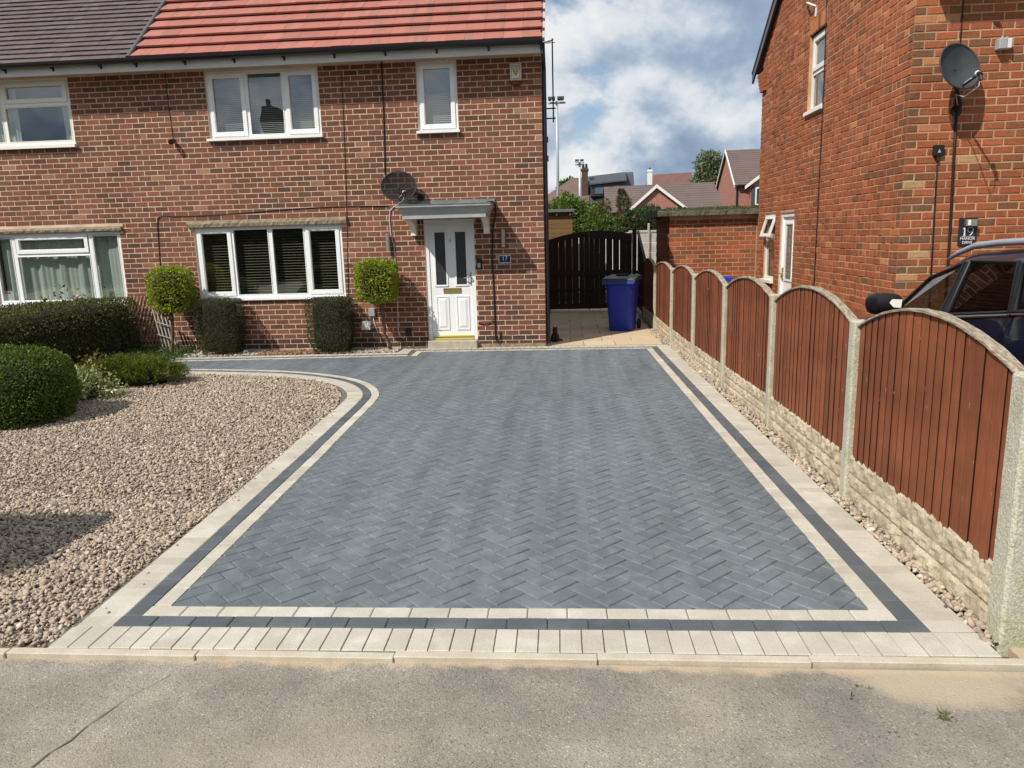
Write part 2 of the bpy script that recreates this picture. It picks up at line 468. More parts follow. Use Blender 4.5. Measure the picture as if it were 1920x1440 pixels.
def glassmat(name, tint=(0.75, 0.8, 0.8), refl=1.6, base_refl=0.06):
    mt = bpy.data.materials.new(name); mt.use_nodes = True
    nt = mt.node_tree; N = nt.nodes; L = nt.links; N.remove(N['Principled BSDF'])
    tr = N.new('ShaderNodeBsdfTransparent'); tr.inputs[0].default_value = (*tint, 1)
    gl = N.new('ShaderNodeBsdfGlossy'); gl.inputs['Roughness'].default_value = 0.0; gl.inputs[0].default_value = (1, 1, 1, 1)
    geo = N.new('ShaderNodeNewGeometry')
    nz = N.new('ShaderNodeTexNoise'); nz.inputs['Scale'].default_value = 1.7; nz.inputs['Detail'].default_value = 1
    L.new(geo.outputs['Position'], nz.inputs['Vector'])
    bp = N.new('ShaderNodeBump'); bp.inputs['Strength'].default_value = 0.06; bp.inputs['Distance'].default_value = 0.05
    L.new(nz.outputs[0], bp.inputs['Height']); L.new(bp.outputs[0], gl.inputs['Normal'])
    lw = N.new('ShaderNodeLayerWeight'); lw.inputs['Blend'].default_value = 0.5
    pw = N.new('ShaderNodeMath'); pw.operation = 'POWER'; pw.inputs[1].default_value = 5.0; L.new(lw.outputs['Facing'], pw.inputs[0])
    ma = N.new('ShaderNodeMath'); ma.operation = 'MULTIPLY_ADD'; ma.inputs[1].default_value = 0.9; ma.inputs[2].default_value = 0.04 * refl + base_refl
    ma.use_clamp = True
    L.new(pw.outputs[0], ma.inputs[0])
    mx = N.new('ShaderNodeMixShader'); L.new(ma.outputs[0], mx.inputs[0]); L.new(tr.outputs[0], mx.inputs[1]); L.new(gl.outputs[0], mx.inputs[2])
    L.new(mx.outputs[0], N['Material Output'].inputs[0])
    return mt


m_glass = glassmat('double_glazing', (0.70, 0.76, 0.74), 2.0, 0.10)
m_glass_dark = glassmat('tinted_glass', (0.04, 0.04, 0.04), 0.6, 0.0)
m_glass_car = glassmat('car_glass', (0.46, 0.50, 0.44), 1.0, 0.03)
m_frost = M('frosted_dark_glass', (0.035, 0.038, 0.042), rough=0.25, spec=0.6)
m_blind = M('blind_slat', (0.40, 0.39, 0.36), rough=0.6)
m_blind_dark = M('blind_slat_brown', (0.36, 0.30, 0.22), rough=0.5)
m_curtain = M('net_curtain', (0.82, 0.85, 0.76), rough=0.9, trans=0.25)
m_chrome = M('chrome', (0.62, 0.62, 0.62), rough=0.18, metallic=1.0)
m_steel = M('brushed_steel', (0.42, 0.40, 0.36), rough=0.4, metallic=0.8)
m_gold = M('brass', (0.50, 0.38, 0.14), rough=0.35, metallic=0.8)
m_yellow = M('threshold_gold', (0.75, 0.62, 0.12), rough=0.35, metallic=0.3)
m_dish = M('dish_grey', (0.040, 0.045, 0.050), (0.055, 0.06, 0.065), rough=0.6, scale=6, spec=0.25)
m_dishmesh = M('dish_grey_perforated', (0.014, 0.016, 0.018), rough=0.8, alpha=0.85, spec=0.1)
m_lnb = M('pale_plastic', (0.66, 0.66, 0.64), rough=0.5)
m_boxgrey = M('grey_plastic', (0.33, 0.35, 0.36), rough=0.6)
m_slate = M('slate_sign', (0.018, 0.022, 0.030), rough=0.4)
m_navy = M('navy_enamel', (0.012, 0.02, 0.075), rough=0.35)
m_signwhite = M('sign_white', (0.75, 0.76, 0.78), rough=0.5)
m_alarm = M('alarm_cream', (0.66, 0.63, 0.52), rough=0.45)
m_alarmred = M('alarm_red_lens', (0.16, 0.008, 0.012), rough=0.25)
m_alarmink = M('alarm_black_ink', (0.02, 0.02, 0.02), rough=0.6)
m_alarmgold = M('alarm_amber_ink', (0.42, 0.20, 0.03), rough=0.6)
m_car = M('car_paint_navy', (0.004, 0.006, 0.020), rough=0.3, spec=0.4, coat=0.8)
m_carblack = M('car_black_trim', (0.010, 0.010, 0.012), rough=0.4)
m_rail = M('roof_rail_silver', (0.50, 0.52, 0.58), rough=0.4, metallic=0.55)
m_lens_mirror_sky = M('white_lens_mirror_sky', (0.80, 0.80, 0.68), rough=0.2)  # lamp lenses, and the white standing in for sky on the car mirrors
m_seat = M('car_seat', (0.03, 0.03, 0.03), rough=0.8)
m_shed = M('larch_cladding', (0.20, 0.115, 0.045), tone=[(0, (0.15, 0.085, 0.032)), (1, (0.22, 0.13, 0.05))], rough=0.7, scale=3, stretch=(1, 1, 14), col2=(0.17, 0.10, 0.04))
m_shedtrim = M('grey_green_trim', (0.12, 0.15, 0.14), rough=0.6)
m_concpanel = M('concrete_panel', (0.52, 0.49, 0.42), (0.40, 0.37, 0.31), rough=0.95, scale=5, bump=0.3)
m_slabroof = M('mossy_concrete', (0.155, 0.14, 0.105), (0.085, 0.085, 0.045), rough=1.0, scale=9, lo=0.4, hi=0.62, bump=1.0, bscale=35)
m_moss = leafmat('moss', (0.05, 0.06, 0.02), (0.12, 0.13, 0.04), (0.25, 0.25, 0.11))
m_pole = M('galvanised_pole', (0.45, 0.48, 0.50), rough=0.5, metallic=0.3)
m_lamphead = M('floodlight_head', (0.03, 0.035, 0.045), rough=0.5)
m_farbrick = M('far_brick', (0.40, 0.185, 0.145), (0.31, 0.145, 0.115), rough=0.9, scale=5, detail=8, bump=0.2)
m_farbrick2 = M('far_brick_brown', (0.10, 0.062, 0.05), (0.075, 0.048, 0.042), rough=0.9, scale=4)
m_render = M('white_render', (0.75, 0.74, 0.70), rough=0.8)
m_slatefar = M('dark_slate', (0.070, 0.075, 0.085), (0.055, 0.06, 0.07), rough=0.7, scale=3)
m_dormer = M('dormer_cladding', (0.035, 0.038, 0.045), rough=0.5)
m_trellis = M('willow_strip', (0.55, 0.38, 0.25), (0.30, 0.18, 0.11), rough=0.85, scale=12)
m_paper = M('window_paper', (0.62, 0.66, 0.66), rough=0.7)
m_redink = M('red_ink', (0.45, 0.05, 0.05), rough=0.7)
m_stone = M('loose_stone', (0.62, 0.58, 0.50), rough=0.85, bump=0.3)
m_stonedark = M('dark_loose_stone', (0.11, 0.10, 0.095), rough=0.9, bump=0.3)
m_catfur = M('dark_stone_ornament', (0.035, 0.033, 0.034), rough=0.8)


def far_roof(name, c1, c2, pitch_z, gap):
    """tiled roof too far away for tiles: fine course lines by height"""
    mt = bpy.data.materials.new(name); mt.use_nodes = True
    nt = mt.node_tree; N = nt.nodes; L = nt.links; b = N['Principled BSDF']
    g = N.new('ShaderNodeNewGeometry'); s = N.new('ShaderNodeSeparateXYZ'); L.new(g.outputs['Position'], s.inputs[0])
    mu = N.new('ShaderNodeMath'); mu.operation = 'MULTIPLY'; mu.inputs[1].default_value = 1.0 / gap; L.new(s.outputs[2], mu.inputs[0])
    fr = N.new('ShaderNodeMath'); fr.operation = 'FRACT'; L.new(mu.outputs[0], fr.inputs[0])
    r = N.new('ShaderNodeValToRGB'); e = r.color_ramp.elements
    e[0].position = 0.0; e[0].color = (*c2, 1); e[1].position = 0.34; e[1].color = (*c1, 1)
    L.new(fr.outputs[0], r.inputs[0])
    nz = N.new('ShaderNodeTexNoise'); nz.inputs['Scale'].default_value = 1.3; nz.inputs['Detail'].default_value = 6; L.new(g.outputs['Position'], nz.inputs['Vector'])
    r2 = N.new('ShaderNodeValToRGB'); r2.color_ramp.elements[0].color = (0.75, 0.75, 0.75, 1); r2.color_ramp.elements[1].color = (1.25, 1.2, 1.2, 1)
    L.new(nz.outputs[0], r2.inputs[0])
    mx = N.new('ShaderNodeMix'); mx.data_type = 'RGBA'; mx.blend_type = 'MULTIPLY'; mx.inputs[0].default_value = 1
    L.new(r.outputs[0], mx.inputs[6]); L.new(r2.outputs[0], mx.inputs[7]); L.new(mx.outputs[2], b.inputs['Base Color'])
    b.inputs['Roughness'].default_value = 0.85
    return mt


m_farroof = far_roof('far_roof_brown', (0.135, 0.098, 0.088), (0.045, 0.030, 0.028), 0, 0.155)
m_farroof2 = far_roof('far_roof_redbrown', (0.15, 0.075, 0.06), (0.13, 0.065, 0.05), 0, 0.25)
m_farroof3 = far_roof('far_roof_old', (0.15, 0.10, 0.082), (0.12, 0.08, 0.066), 0, 0.17)


def asphalt():
    mt = bpy.data.materials.new('old_asphalt'); mt.use_nodes = True
    nt = mt.node_tree; N = nt.nodes; L = nt.links; b = N['Principled BSDF']
    g = N.new('ShaderNodeNewGeometry'); P = g.outputs['Position']
    s = N.new('ShaderNodeSeparateXYZ'); L.new(P, s.inputs[0])

    def noise(sc, d, r=0.55):
        n = N.new('ShaderNodeTexNoise'); n.inputs['Scale'].default_value = sc; n.inputs['Detail'].default_value = d; n.inputs['Roughness'].default_value = r
        L.new(P, n.inputs['Vector']); return n.outputs[0]

    def ramp(f, st):
        n = N.new('ShaderNodeValToRGB'); e = n.color_ramp.elements
        while len(e) > 1: e.remove(e[0])
        e[0].position = st[0][0]; e[0].color = (*st[0][1], 1)
        for p, c in st[1:]:
            k = e.new(p); k.color = (*c, 1)
        L.new(f, n.inputs[0]); return n.outputs[0]

    def math_(op, a, c):
        n = N.new('ShaderNodeMath'); n.operation = op; n.use_clamp = False
        for i, v in enumerate((a, c)):
            if isinstance(v, (int, float)): n.inputs[i].default_value = v
            else: L.new(v, n.inputs[i])
        return n.outputs[0]

    def mix(f, a, c, mode='MIX'):
        n = N.new('ShaderNodeMix'); n.data_type = 'RGBA'; n.blend_type = mode
        if isinstance(f, (int, float)): n.inputs[0].default_value = f
        else: L.new(f, n.inputs[0])
        for k, v in ((6, a), (7, c)):
            if isinstance(v, tuple): n.inputs[k].default_value = (*v, 1)
            else: L.new(v, n.inputs[k])
        return n.outputs[2]
    base = ramp(noise(1.7, 6, 0.6), [(0.34, (0.185, 0.168, 0.142)), (0.5, (0.245, 0.222, 0.186)), (0.66, (0.315, 0.285, 0.238))])
    # single stones of the surface: pale, mid and dark chips
    vo = N.new('ShaderNodeTexVoronoi'); vo.inputs['Scale'].default_value = 150; L.new(P, vo.inputs['Vector'])
    sp = N.new('ShaderNodeSeparateColor'); L.new(vo.outputs['Color'], sp.inputs[0])
    chips = ramp(sp.outputs[0], [(0.0, (0.55, 0.55, 0.56)), (0.10, (0.84, 0.84, 0.84)), (0.4, (0.98, 0.98, 0.98)), (0.82, (1.05, 1.05, 1.04)), (0.95, (1.14, 1.14, 1.12)), (1.0, (1.6, 1.58, 1.5))])
    base = mix(1.0, base, chips, 'MULTIPLY')
    base = mix(ramp(noise(260, 2), [(0.66, (0, 0, 0)), (0.72, (1, 1, 1))]), base, (0.13, 0.12, 0.105))
    # patch on the far side of the seam is a paler laying
    xs = math_('ADD', s.outputs[0], math_('MULTIPLY', noise(3, 3), 0.05))
    base = mix(math_('MULTIPLY', ramp(xs, [(0.0, (0, 0, 0)), (1.0, (0, 0, 0))]), 1.0), base, (0.34, 0.31, 0.26))
    # sand spilled along the kerb and in a patch near the last post
    d = math_('ADD', s.outputs[1], math_('MULTIPLY', math_('SUBTRACT', noise(3.5, 7, 0.65), 0.5), 0.30))
    dm = math_('MULTIPLY_ADD', d, 1.0); dm.node.inputs[2].default_value = 9.715
    sand = ramp(math_('MULTIPLY', dm, 20.0), [(0.0, (0, 0, 0)), (1.0, (1, 1, 1))])
    base = mix(math_('MULTIPLY', sand, 0.75), base, (0.52, 0.385, 0.25))
    ex = math_('SUBTRACT', s.outputs[0], 1.95); ey = math_('ADD', s.outputs[1], 9.74)
    r2 = math_('ADD', math_('MULTIPLY', math_('MULTIPLY', ex, ex), 6.0), math_('MULTIPLY', math_('MULTIPLY', ey, ey), 22.0))
    r3 = math_('ADD', r2, math_('MULTIPLY', math_('SUBTRACT', noise(6, 6), 0.5), 1.3))
    patch = ramp(r3, [(0.35, (1, 1, 1)), (1.0, (0, 0, 0))])
    base = mix(math_('MULTIPLY', patch, 0.70), base, (0.47, 0.375, 0.255))
    base = mix(ramp(noise(0.8, 4), [(0.55, (0, 0, 0)), (0.75, (0.5, 0.5, 0.5))]), base, (0.40, 0.34, 0.25))
    L.new(base, b.inputs['Base Color'])
    b.inputs['Roughness'].default_value = 0.92; b.inputs['Specular IOR Level'].default_value = 0.2
    bp = N.new('ShaderNodeBump'); bp.inputs['Strength'].default_value = 0.5; bp.inputs['Distance'].default_value = 0.005
    vo2 = N.new('ShaderNodeTexVoronoi'); vo2.inputs['Scale'].default_value = 150; L.new(P, vo2.inputs['Vector'])
    h = math_('ADD', math_('MULTIPLY', vo2.outputs['Distance'], -1.0), math_('MULTIPLY', noise(70, 5), 1.1))
    L.new(h, bp.inputs['Height']); L.new(bp.outputs[0], b.inputs['Normal'])
    return mt


m_asphalt = asphalt()
m_crack = M('asphalt_crack', (0.13, 0.115, 0.095), rough=1.0)

# ------------------------------------------------------------------ foliage helpers


def wob(P, f, seed=0.0):
    """cheap smooth noise in about -1..1"""
    x, y, z = P[:, 0] * f + seed, P[:, 1] * f + seed * 1.7, P[:, 2] * f + seed * 0.6
    return (np.sin(x * 1.7 + np.sin(y * 2.3)) + np.sin(y * 1.9 + np.sin(z * 2.1 + 1)) + np.sin(z * 2.2 + np.sin(x * 1.3 + 2))
            + 0.6 * np.sin(3.7 * x + 2.9 * y + 3.1 * z)) / 3.6


def leaf_arrays(P, Nn, L, W, tone, spread=0.8, droop=0.0):
    n = len(P)
    t = Nn + spread * RNG.normal(size=(n, 3)); t[:, 2] -= droop
    t /= np.linalg.norm(t, axis=1)[:, None] + 1e-9
    b = np.cross(t, RNG.normal(size=(n, 3))); b /= np.linalg.norm(b, axis=1)[:, None] + 1e-9
    l = (L * RNG.uniform(0.65, 1.3, n))[:, None]; w = (W * RNG.uniform(0.7, 1.25, n))[:, None]
    A = P; B = P + t * l * .5 + b * w * .5; C = P + t * l; D = P + t * l * .5 - b * w * .5
    V = np.stack([A, B, C, D], 1).reshape(-1, 3)
    F = np.arange(4 * n).reshape(-1, 4)
    return V, F, np.clip(tone, 0, 1)


def leaves(name, P, Nn, L, W, mat, parent, tone=None, spread=0.8, droop=0.0, kind=None):
    if tone is None:
        tone = 0.5 + 0.22 * wob(P, 5.0, 3.0) + RNG.normal(0, 0.2, len(P))
    V, F, T = leaf_arrays(P, Nn, L, W, tone, spread, droop)
    o = bpy.data.objects.new(name, fast_mesh(name, V, F, T, mat)); COL.objects.link(o)
    return attach(o, parent, kind)


def ellipsoid_pts(n, c, r, e=2.0, amp=0.06, freq=6.0, depth=0.16, zmin=None, seed=0.0):
    d = RNG.normal(size=(n, 3)); d /= np.linalg.norm(d, axis=1)[:, None]
    r = np.array(r, float)
    q = d / (np.sum(np.abs(d) ** e, axis=1) ** (1 / e))[:, None]
    nn = np.sign(q) * np.abs(q) ** (e - 1) / r; nn /= np.linalg.norm(nn, axis=1)[:, None] + 1e-9
    k = 1 + amp * wob(d * 1.0, freq, seed) - depth * RNG.uniform(0, 1, n) ** 2.2
    k = k + np.where(RNG.uniform(size=n) < .05, RNG.exponential(.05, n) * min(1.0, .4 / r.max()), 0)
    P = np.array(c) + q * r * k[:, None]
    if zmin is not None:
        keep = P[:, 2] > zmin
        P, nn = P[keep], nn[keep]
    return P, nn


def box_pts(n, x0, x1, y0, y1, z0, z1, amp=0.03, freq=5.0, depth=0.08, rnd=0.12, seed=0.0):
    """points on a rounded clipped-hedge box (no underside)"""
    ax, ay, az = (y1 - y0) * (z1 - z0), (x1 - x0) * (z1 - z0), (x1 - x0) * (y1 - y0)
    pr = np.array([ax, ax, ay, ay, az]); pr = pr / pr.sum()
    f = RNG.choice(5, size=n, p=pr)
    U = RNG.uniform(size=(n, 3))
    P = np.stack([x0 + U[:, 0] * (x1 - x0), y0 + U[:, 1] * (y1 - y0), z0 + U[:, 2] * (z1 - z0)], 1)
    P[f == 0, 0] = x0; P[f == 1, 0] = x1; P[f == 2, 1] = y0; P[f == 3, 1] = y1; P[f == 4, 2] = z1
    c = np.clip(P, [x0 + rnd, y0 + rnd, z0 - 1], [x1 - rnd, y1 - rnd, z1 - rnd])
    nn = P - c; ln = np.linalg.norm(nn, axis=1)[:, None] + 1e-9; nn = nn / ln
    P = c + nn * rnd
    P = P + nn * (amp * wob(P, freq, seed) - depth * RNG.uniform(0, 1, n) ** 2.2 + np.where(RNG.uniform(size=n) < .06, RNG.exponential(.022, n), 0))[:, None]
    return P, nn


def core_ellipsoid(name, c, r, e, mat, parent, k=0.84, zmin=0.0, n=14):  # solid dark filler, added to keep light out of the leaf shell
    mb = MB(); vs_ = []; 
    for i in range(n + 1):
        ph = math.pi * i / n
        for j in range(2 * n):
            th = math.pi * j / n
            d = np.array([math.sin(ph) * math.cos(th), math.sin(ph) * math.sin(th), math.cos(ph)])
            q = d / (np.sum(np.abs(d) ** e) ** (1 / e))
            p = np.array(c) + q * np.array(r) * k
            p[2] = max(p[2], zmin); vs_.append(p)
    fs = [(i * 2 * n + j, (i + 1) * 2 * n + j, (i + 1) * 2 * n + (j + 1) % (2 * n), i * 2 * n + (j + 1) % (2 * n)) for i in range(n) for j in range(2 * n)]
    mb.add(vs_, fs)
    return mb.build(name, mat, parent, smooth=True)


# ------------------------------------------------------------------ ground, pavement, driveway
g = MB(); g.add([(-600, -600, -0.06), (600, -600, -0.06), (600, 600, -0.06), (-600, 600, -0.06)], [(0, 1, 2, 3)])
struct(g.build('ground', m_ground))
pv = MB()
pv.add([(-40, -14.2, -0.034), (40, -14.2, -0.034), (40, -9.66, -0.030), (-40, -9.66, -0.030)], [(0, 1, 2, 3)])
pavement = struct(pv.build('pavement', m_asphalt))
ck = MB()
cpts = [(60, 1440), (95, 1412), (130, 1390), (165, 1362), (196, 1340), (222, 1322), (246, 1306), (280, 1288), (322, 1266)]
cw = [0.005, 0.004, 0.0045, 0.003, 0.0032, 0.0022, 0.0018, 0.001, 0.0004]
cp = []
for (a, b_) in cpts:
    d = ray(a, b_); t = (-0.029 - CAM[2]) / d[2]; cp.append(CAM + t * d)
vv = []
for i, p in enumerate(cp):
    o_ = random.uniform(-.006, .006)
    vv += [(p[0] - cw[i] + o_, p[1] + o_, -0.0265), (p[0] + cw[i] + o_, p[1] - o_, -0.0265)]
ck.add(vv, [(2 * i, 2 * i + 1, 2 * i + 3, 2 * i + 2) for i in range(len(cp) - 1)])
ck.build('crack', m_crack, pavement)
rd = MB(); rd.add([(-600, -30, -0.05), (600, -30, -0.05), (600, -14.2, -0.05), (-600, -14.2, -0.05)], [(0, 1, 2, 3)])
struct(rd.build('road', m_asphalt))


def yfront(x): return -9.61 + 0.0108 * x


RIGHT_A, RIGHT_B = np.array([2.282, -9.583]), np.array([2.073, 0.0])
INNER = np.array([(-1.735, -9.197), (-1.765, -8.241), (-1.795, -7.3), (-1.817, -6.535), (-1.855, -5.6), (-1.885, -4.712), (-1.908, -4.26), (-1.945, -3.912), (-2.056, -3.551), (-2.265, -3.154),
                  (-2.522, -2.838), (-2.825, -2.579), (-3.213, -2.344), (-3.595, -2.166), (-3.965, -2.05), (-4.691, -1.904), (-5.654, -1.775), (-6.5, -1.70)])


def smooth_poly(P, n=140):
    # Catmull-Rom through the points, even spacing
    P = np.vstack([2 * P[0] - P[1], P, 2 * P[-1] - P[-2]])
    out = []
    for i in range(1, len(P) - 2):
        for t in np.linspace(0, 1, 20, endpoint=False):
            a, b_, c, d = P[i - 1], P[i], P[i + 1], P[i + 2]
            out.append(0.5 * ((2 * b_) + (c - a) * t + (2 * a - 5 * b_ + 4 * c - d) * t * t + (3 * b_ - a - 3 * c + d) * t ** 3))
    out.append(P[-2]); out = np.array(out)
    s = np.concatenate([[0], np.cumsum(np.linalg.norm(np.diff(out, axis=0), axis=1))])
    u = np.linspace(0, s[-1], n)
    return np.stack([np.interp(u, s, out[:, k]) for k in (0, 1)], 1)


INN = smooth_poly(INNER, 160)


class Path:
    def __init__(self, P):
        self.P = np.array(P, float)
        self.s = np.concatenate([[0], np.cumsum(np.linalg.norm(np.diff(self.P, axis=0), axis=1))])
        self.len = self.s[-1]
        d = np.gradient(self.P, axis=0); d /= np.linalg.norm(d, axis=1)[:, None]
        self.nrm = np.stack([-d[:, 1], d[:, 0]], 1)     # to the left of travel

    def at(self, s, off):
        p = np.array([np.interp(s, self.s, self.P[:, k]) for k in (0, 1)])
        n = np.array([np.interp(s, self.s, self.nrm[:, k]) for k in (0, 1)])
        return p + n * off


def block(mb, quad, z1, z0=-0.05, c=0.004, tone=0.5):
    """paving block from a convex plan polygon, top edge chamfered"""
    q = [np.array(p, float) for p in quad]
    ce = sum(q) / len(q); n = len(q)
    a = 0.0
    for i in range(n): a += q[i][0] * q[(i + 1) % n][1] - q[(i + 1) % n][0] * q[i][1]
    if a < 0: q = q[::-1]
    ins = []
    for p in q:
        d = ce - p; l = np.linalg.norm(d) + 1e-9
        ins.append(p + d / l * min(c * 1.4, l * 0.4))
    v = [(p[0], p[1], z0) for p in q] + [(p[0], p[1], z1 - c) for p in q] + [(p[0], p[1], z1) for p in ins]
    f = [tuple(range(2 * n, 3 * n))]
    for i in range(n):
        j = (i + 1) % n
        f += [(i, j, n + j, n + i), (n + i, n + j, 2 * n + j, 2 * n + i)]
    mb.add(v, f, tone)


driveway = MB()
DRIVE_OUT = [(-2.14, -9.63), (2.285, -9.60), (2.073, 0.0), (-2.5, -0.05), (-2.5, -0.49), (-6.3, -0.62), (-6.5, -1.9), (-5.3, -2.15), (-4.5, -2.29), (-3.6, -2.5), (-2.95, -2.95), (-2.5, -3.6), (-2.3, -4.4), (-2.2, -5.5)]
driveway.prism([(x, y) for x, y in DRIVE_OUT], 2, -0.055, -0.0075)
driveway = struct(driveway.build('driveway', m_joint), 'herringbone block driveway with pale and charcoal edging')


def add_block(name, quad, mat, tone, z=0.0):
    mb = MB(); block(mb, quad, z + random.uniform(-.0012, .0012), tone=tone)
    return mb.build(name, mat, driveway)


def run(path, s0, s1, o0, o1, pitch, gap, cb):
    n = max(1, int(round((s1 - s0) / pitch))); p = (s1 - s0) / n
    for i in range(n):
        a, b_ = s0 + i * p + gap / 2, s0 + (i + 1) * p - gap / 2
        cb([path.at(a, o0), path.at(b_, o0), path.at(b_, o1), path.at(a, o1)])


G = 0.004
rt = lambda: min(1, max(0, random.gauss(0.5, 0.25)))
soldier = lambda q: add_block('soldier_paver', q, m_light, rt())
charcoal = lambda q: add_block('charcoal_paver', q, m_darkedge, rt())
stretcher = lambda q: add_block('stretcher_paver', q, m_light, rt())
# front rows
fl, frt = np.array([-2.128, yfront(-2.128)]), np.array([2.282, yfront(2.282)])
front = Path(np.linspace(fl, frt, 12))
run(front, 0.0, front.len, 0.0, 0.2, 0.1025, G, soldier)
run(front, 0.195, front.len - 0.205, 0.205, 0.305, 0.2035, G, charcoal)
run(front, 0.295, front.len - 0.31, 0.309, 0.406, 0.2035, G, stretcher)
# fence side rows (travel away from the road; border lies to the right of the inner line)
right = Path(np.linspace(RIGHT_A, RIGHT_B, 20))
run(right, 0.205, right.len, 0.0, 0.2, 0.1025, G, soldier)
run(right, 0.307, right.len - 0.2, 0.205, 0.305, 0.2035, G, charcoal)
run(right, 0.409, right.len - 0.3, 0.309, 0.406, 0.2035, G, stretcher)
# garden side rows along the curve
left = Path(np.vstack([INN[0] + np.array([0, -0.017]), INN]))
run(left, 0.0, left.len, 0.0, 0.095, 0.2035, G, stretcher)
left2 = Path(np.vstack([INN[0] + np.array([0.004, -0.121]), INN]))
run(left2, 0.0, left2.len, 0.099, 0.195, 0.2035, G, charcoal)
left3 = Path(np.vstack([INN[0] + np.array([0.010, -0.226]), INN]))
run(left3, 0.0, left3.len, 0.199, 0.39, 0.1025, G, soldier)
# rows along the house, too thin in view to pick apart
bl, bd = MB(), MB()


def back(x0, x1, y, vert=None):
    pa = Path(np.array([(x0, y[0]), (x1, y[1])]))
    run(pa, 0, pa.len, 0.0, 0.19, 0.1025, G, lambda q: block(bl, q, 0.0, tone=rt()))
    run(pa, 0, pa.len, -0.105, -0.005, 0.2035, G, lambda q: block(bd, q, 0.0, tone=rt()))
    run(pa, 0, pa.len, -0.21, -0.11, 0.2035, G, lambda q: block(bl, q, 0.0, tone=rt()))


back(-2.29, 1.87, (-0.20, -0.205))
back(-6.35, -2.26, (-0.86, -0.62))
for x_, w_, t_ in ((-2.49, 0.19, 0), (-2.295, 0.1, 1), (-2.19, 0.1, 0)):
    block(bd if t_ else bl, [(x_, -0.82 if t_ == 0 and x_ > -2.3 else -0.62), (x_ + w_, -0.82 if t_ == 0 and x_ > -2.3 else -0.62), (x_ + w_, -0.03 if x_ < -2.4 else -0.31), (x_, -0.03 if x_ < -2.4 else -0.31)], 0.001, tone=.5)
pe = Path(np.array([(-6.4, -0.70), (-6.55, -1.75)]))
run(pe, 0, pe.len, -0.2, 0.0, 0.1025, G, lambda q: block(bl, q, 0.001, tone=rt()))
bl.build('house_side_pale_rows', m_light, driveway, kind='stuff')
bd.build('house_side_charcoal_rows', m_darkedge, driveway, kind='stuff')

# herringbone field
rn = right.nrm[0]
FIELD = [np.array((-1.735, yfront(-1.735) + .41)), np.array((RIGHT_A[0] - .41, yfront(1.87) + .41)), np.array((RIGHT_B[0] - .41, -0.417)),
         np.array((-2.06, -0.417)), np.array((-2.09, -0.83)), np.array((-6.3, -1.07))] + [p for p in INN[::-1]]
FIELD = [np.array(p) for p in FIELD]
FP = np.array(FIELD)


def inside(p):
    x, y = p; c = False; n = len(FP); j = n - 1
    for i in range(n):
        xi, yi = FP[i]; xj, yj = FP[j]
        if (yi > y) != (yj > y) and x < (xj - xi) * (y - yi) / (yj - yi + 1e-12) + xi: c = not c
        j = i
    return c


EA, EB = FP, np.roll(FP, -1, axis=0)
ED = EB - EA; EL = np.linalg.norm(ED, axis=1)


def clip_half(poly, a, d):
    n = np.array([-d[1], d[0]])       # inside is left of the edge
    out = []
    for i in range(len(poly)):
        p, q = poly[i], poly[(i + 1) % len(poly)]
        sp, sq = (p - a) @ n, (q - a) @ n
        if sp >= 0: out.append(p)
        if (sp >= 0) != (sq >= 0):
            t = sp / (sp - sq); out.append(p + (q - p) * t)
    return out


def fit_field(quad):
    ce = sum(quad) / 4
    ins = [inside(p) for p in quad]
    t = np.clip(((ce - EA) * ED).sum(1) / (EL ** 2 + 1e-12), 0, 1)
    dist = np.linalg.norm(EA + ED * t[:, None] - ce, axis=1)
    if all(ins) and dist.min() > 0.12: return quad
    if not any(ins) and not inside(ce): return None
    near = np.argsort(dist)
    used = []
    poly = [np.array(p) for p in quad]
    for k in near[:8]:
        if dist[k] > 0.13 or EL[k] < 1e-6: break
        d = ED[k] / EL[k]
        if any(abs(d @ u) > 0.9 for u in used): continue
        used.append(d)
        poly = clip_half(poly, EA[k], d)
        if len(poly) < 3: return None
    a = 0
    for i in range(len(poly)): a += poly[i][0] * poly[(i + 1) % len(poly)][1] - poly[(i + 1) % len(poly)][0] * poly[i][1]
    return poly if abs(a) / 2 > 0.0006 else None


U_ = 0.1018
rot = np.array([[math.cos(math.radians(45)), -math.sin(math.radians(45))], [math.sin(math.radians(45)), math.cos(math.radians(45))]])
O_ = np.array([0.0, -5.0]); hb = []
for j in range(-85, 86):
    for k in range(-24, 25):
        for (x0, y0, w, h) in ((j + 4 * k, j, 2, 1), (j - 1 + 4 * k, j, 1, 2)):
            if abs(x0) > 85: continue
            ce = rot @ (np.array([x0 + w / 2, y0 + h / 2]) * U_) + O_
            if not (-6.7 < ce[0] < 2.1 and -9.4 < ce[1] < -0.3): continue
            e = 0.0026
            q = [rot @ (np.array(p) * 1.0) + O_ for p in ((x0 * U_ + e, y0 * U_ + e), ((x0 + w) * U_ - e, y0 * U_ + e), ((x0 + w) * U_ - e, (y0 + h) * U_ - e), (x0 * U_ + e, (y0 + h) * U_ - e))]
            r_ = fit_field(q)
            if r_ is not None: hb.append((np.hypot(*(ce - CAM[:2])), r_))
hb.sort(key=lambda t: t[0])
rest = MB()
for i, (d, q) in enumerate(hb):
    tn = min(1, max(0, random.gauss(0.45, 0.24)))
    if i < 300:
        mb = MB(); block(mb, q, -0.001 + random.uniform(-.0016, .0016), tone=tn, c=0.0055); mb.build('herringbone_paver', m_dark, driveway)
    else:
        block(rest, q, -0.001 + random.uniform(-.0016, .0016), tone=tn, c=0.0055)
rest.build('herringbone_field', m_dark, driveway, kind='stuff')

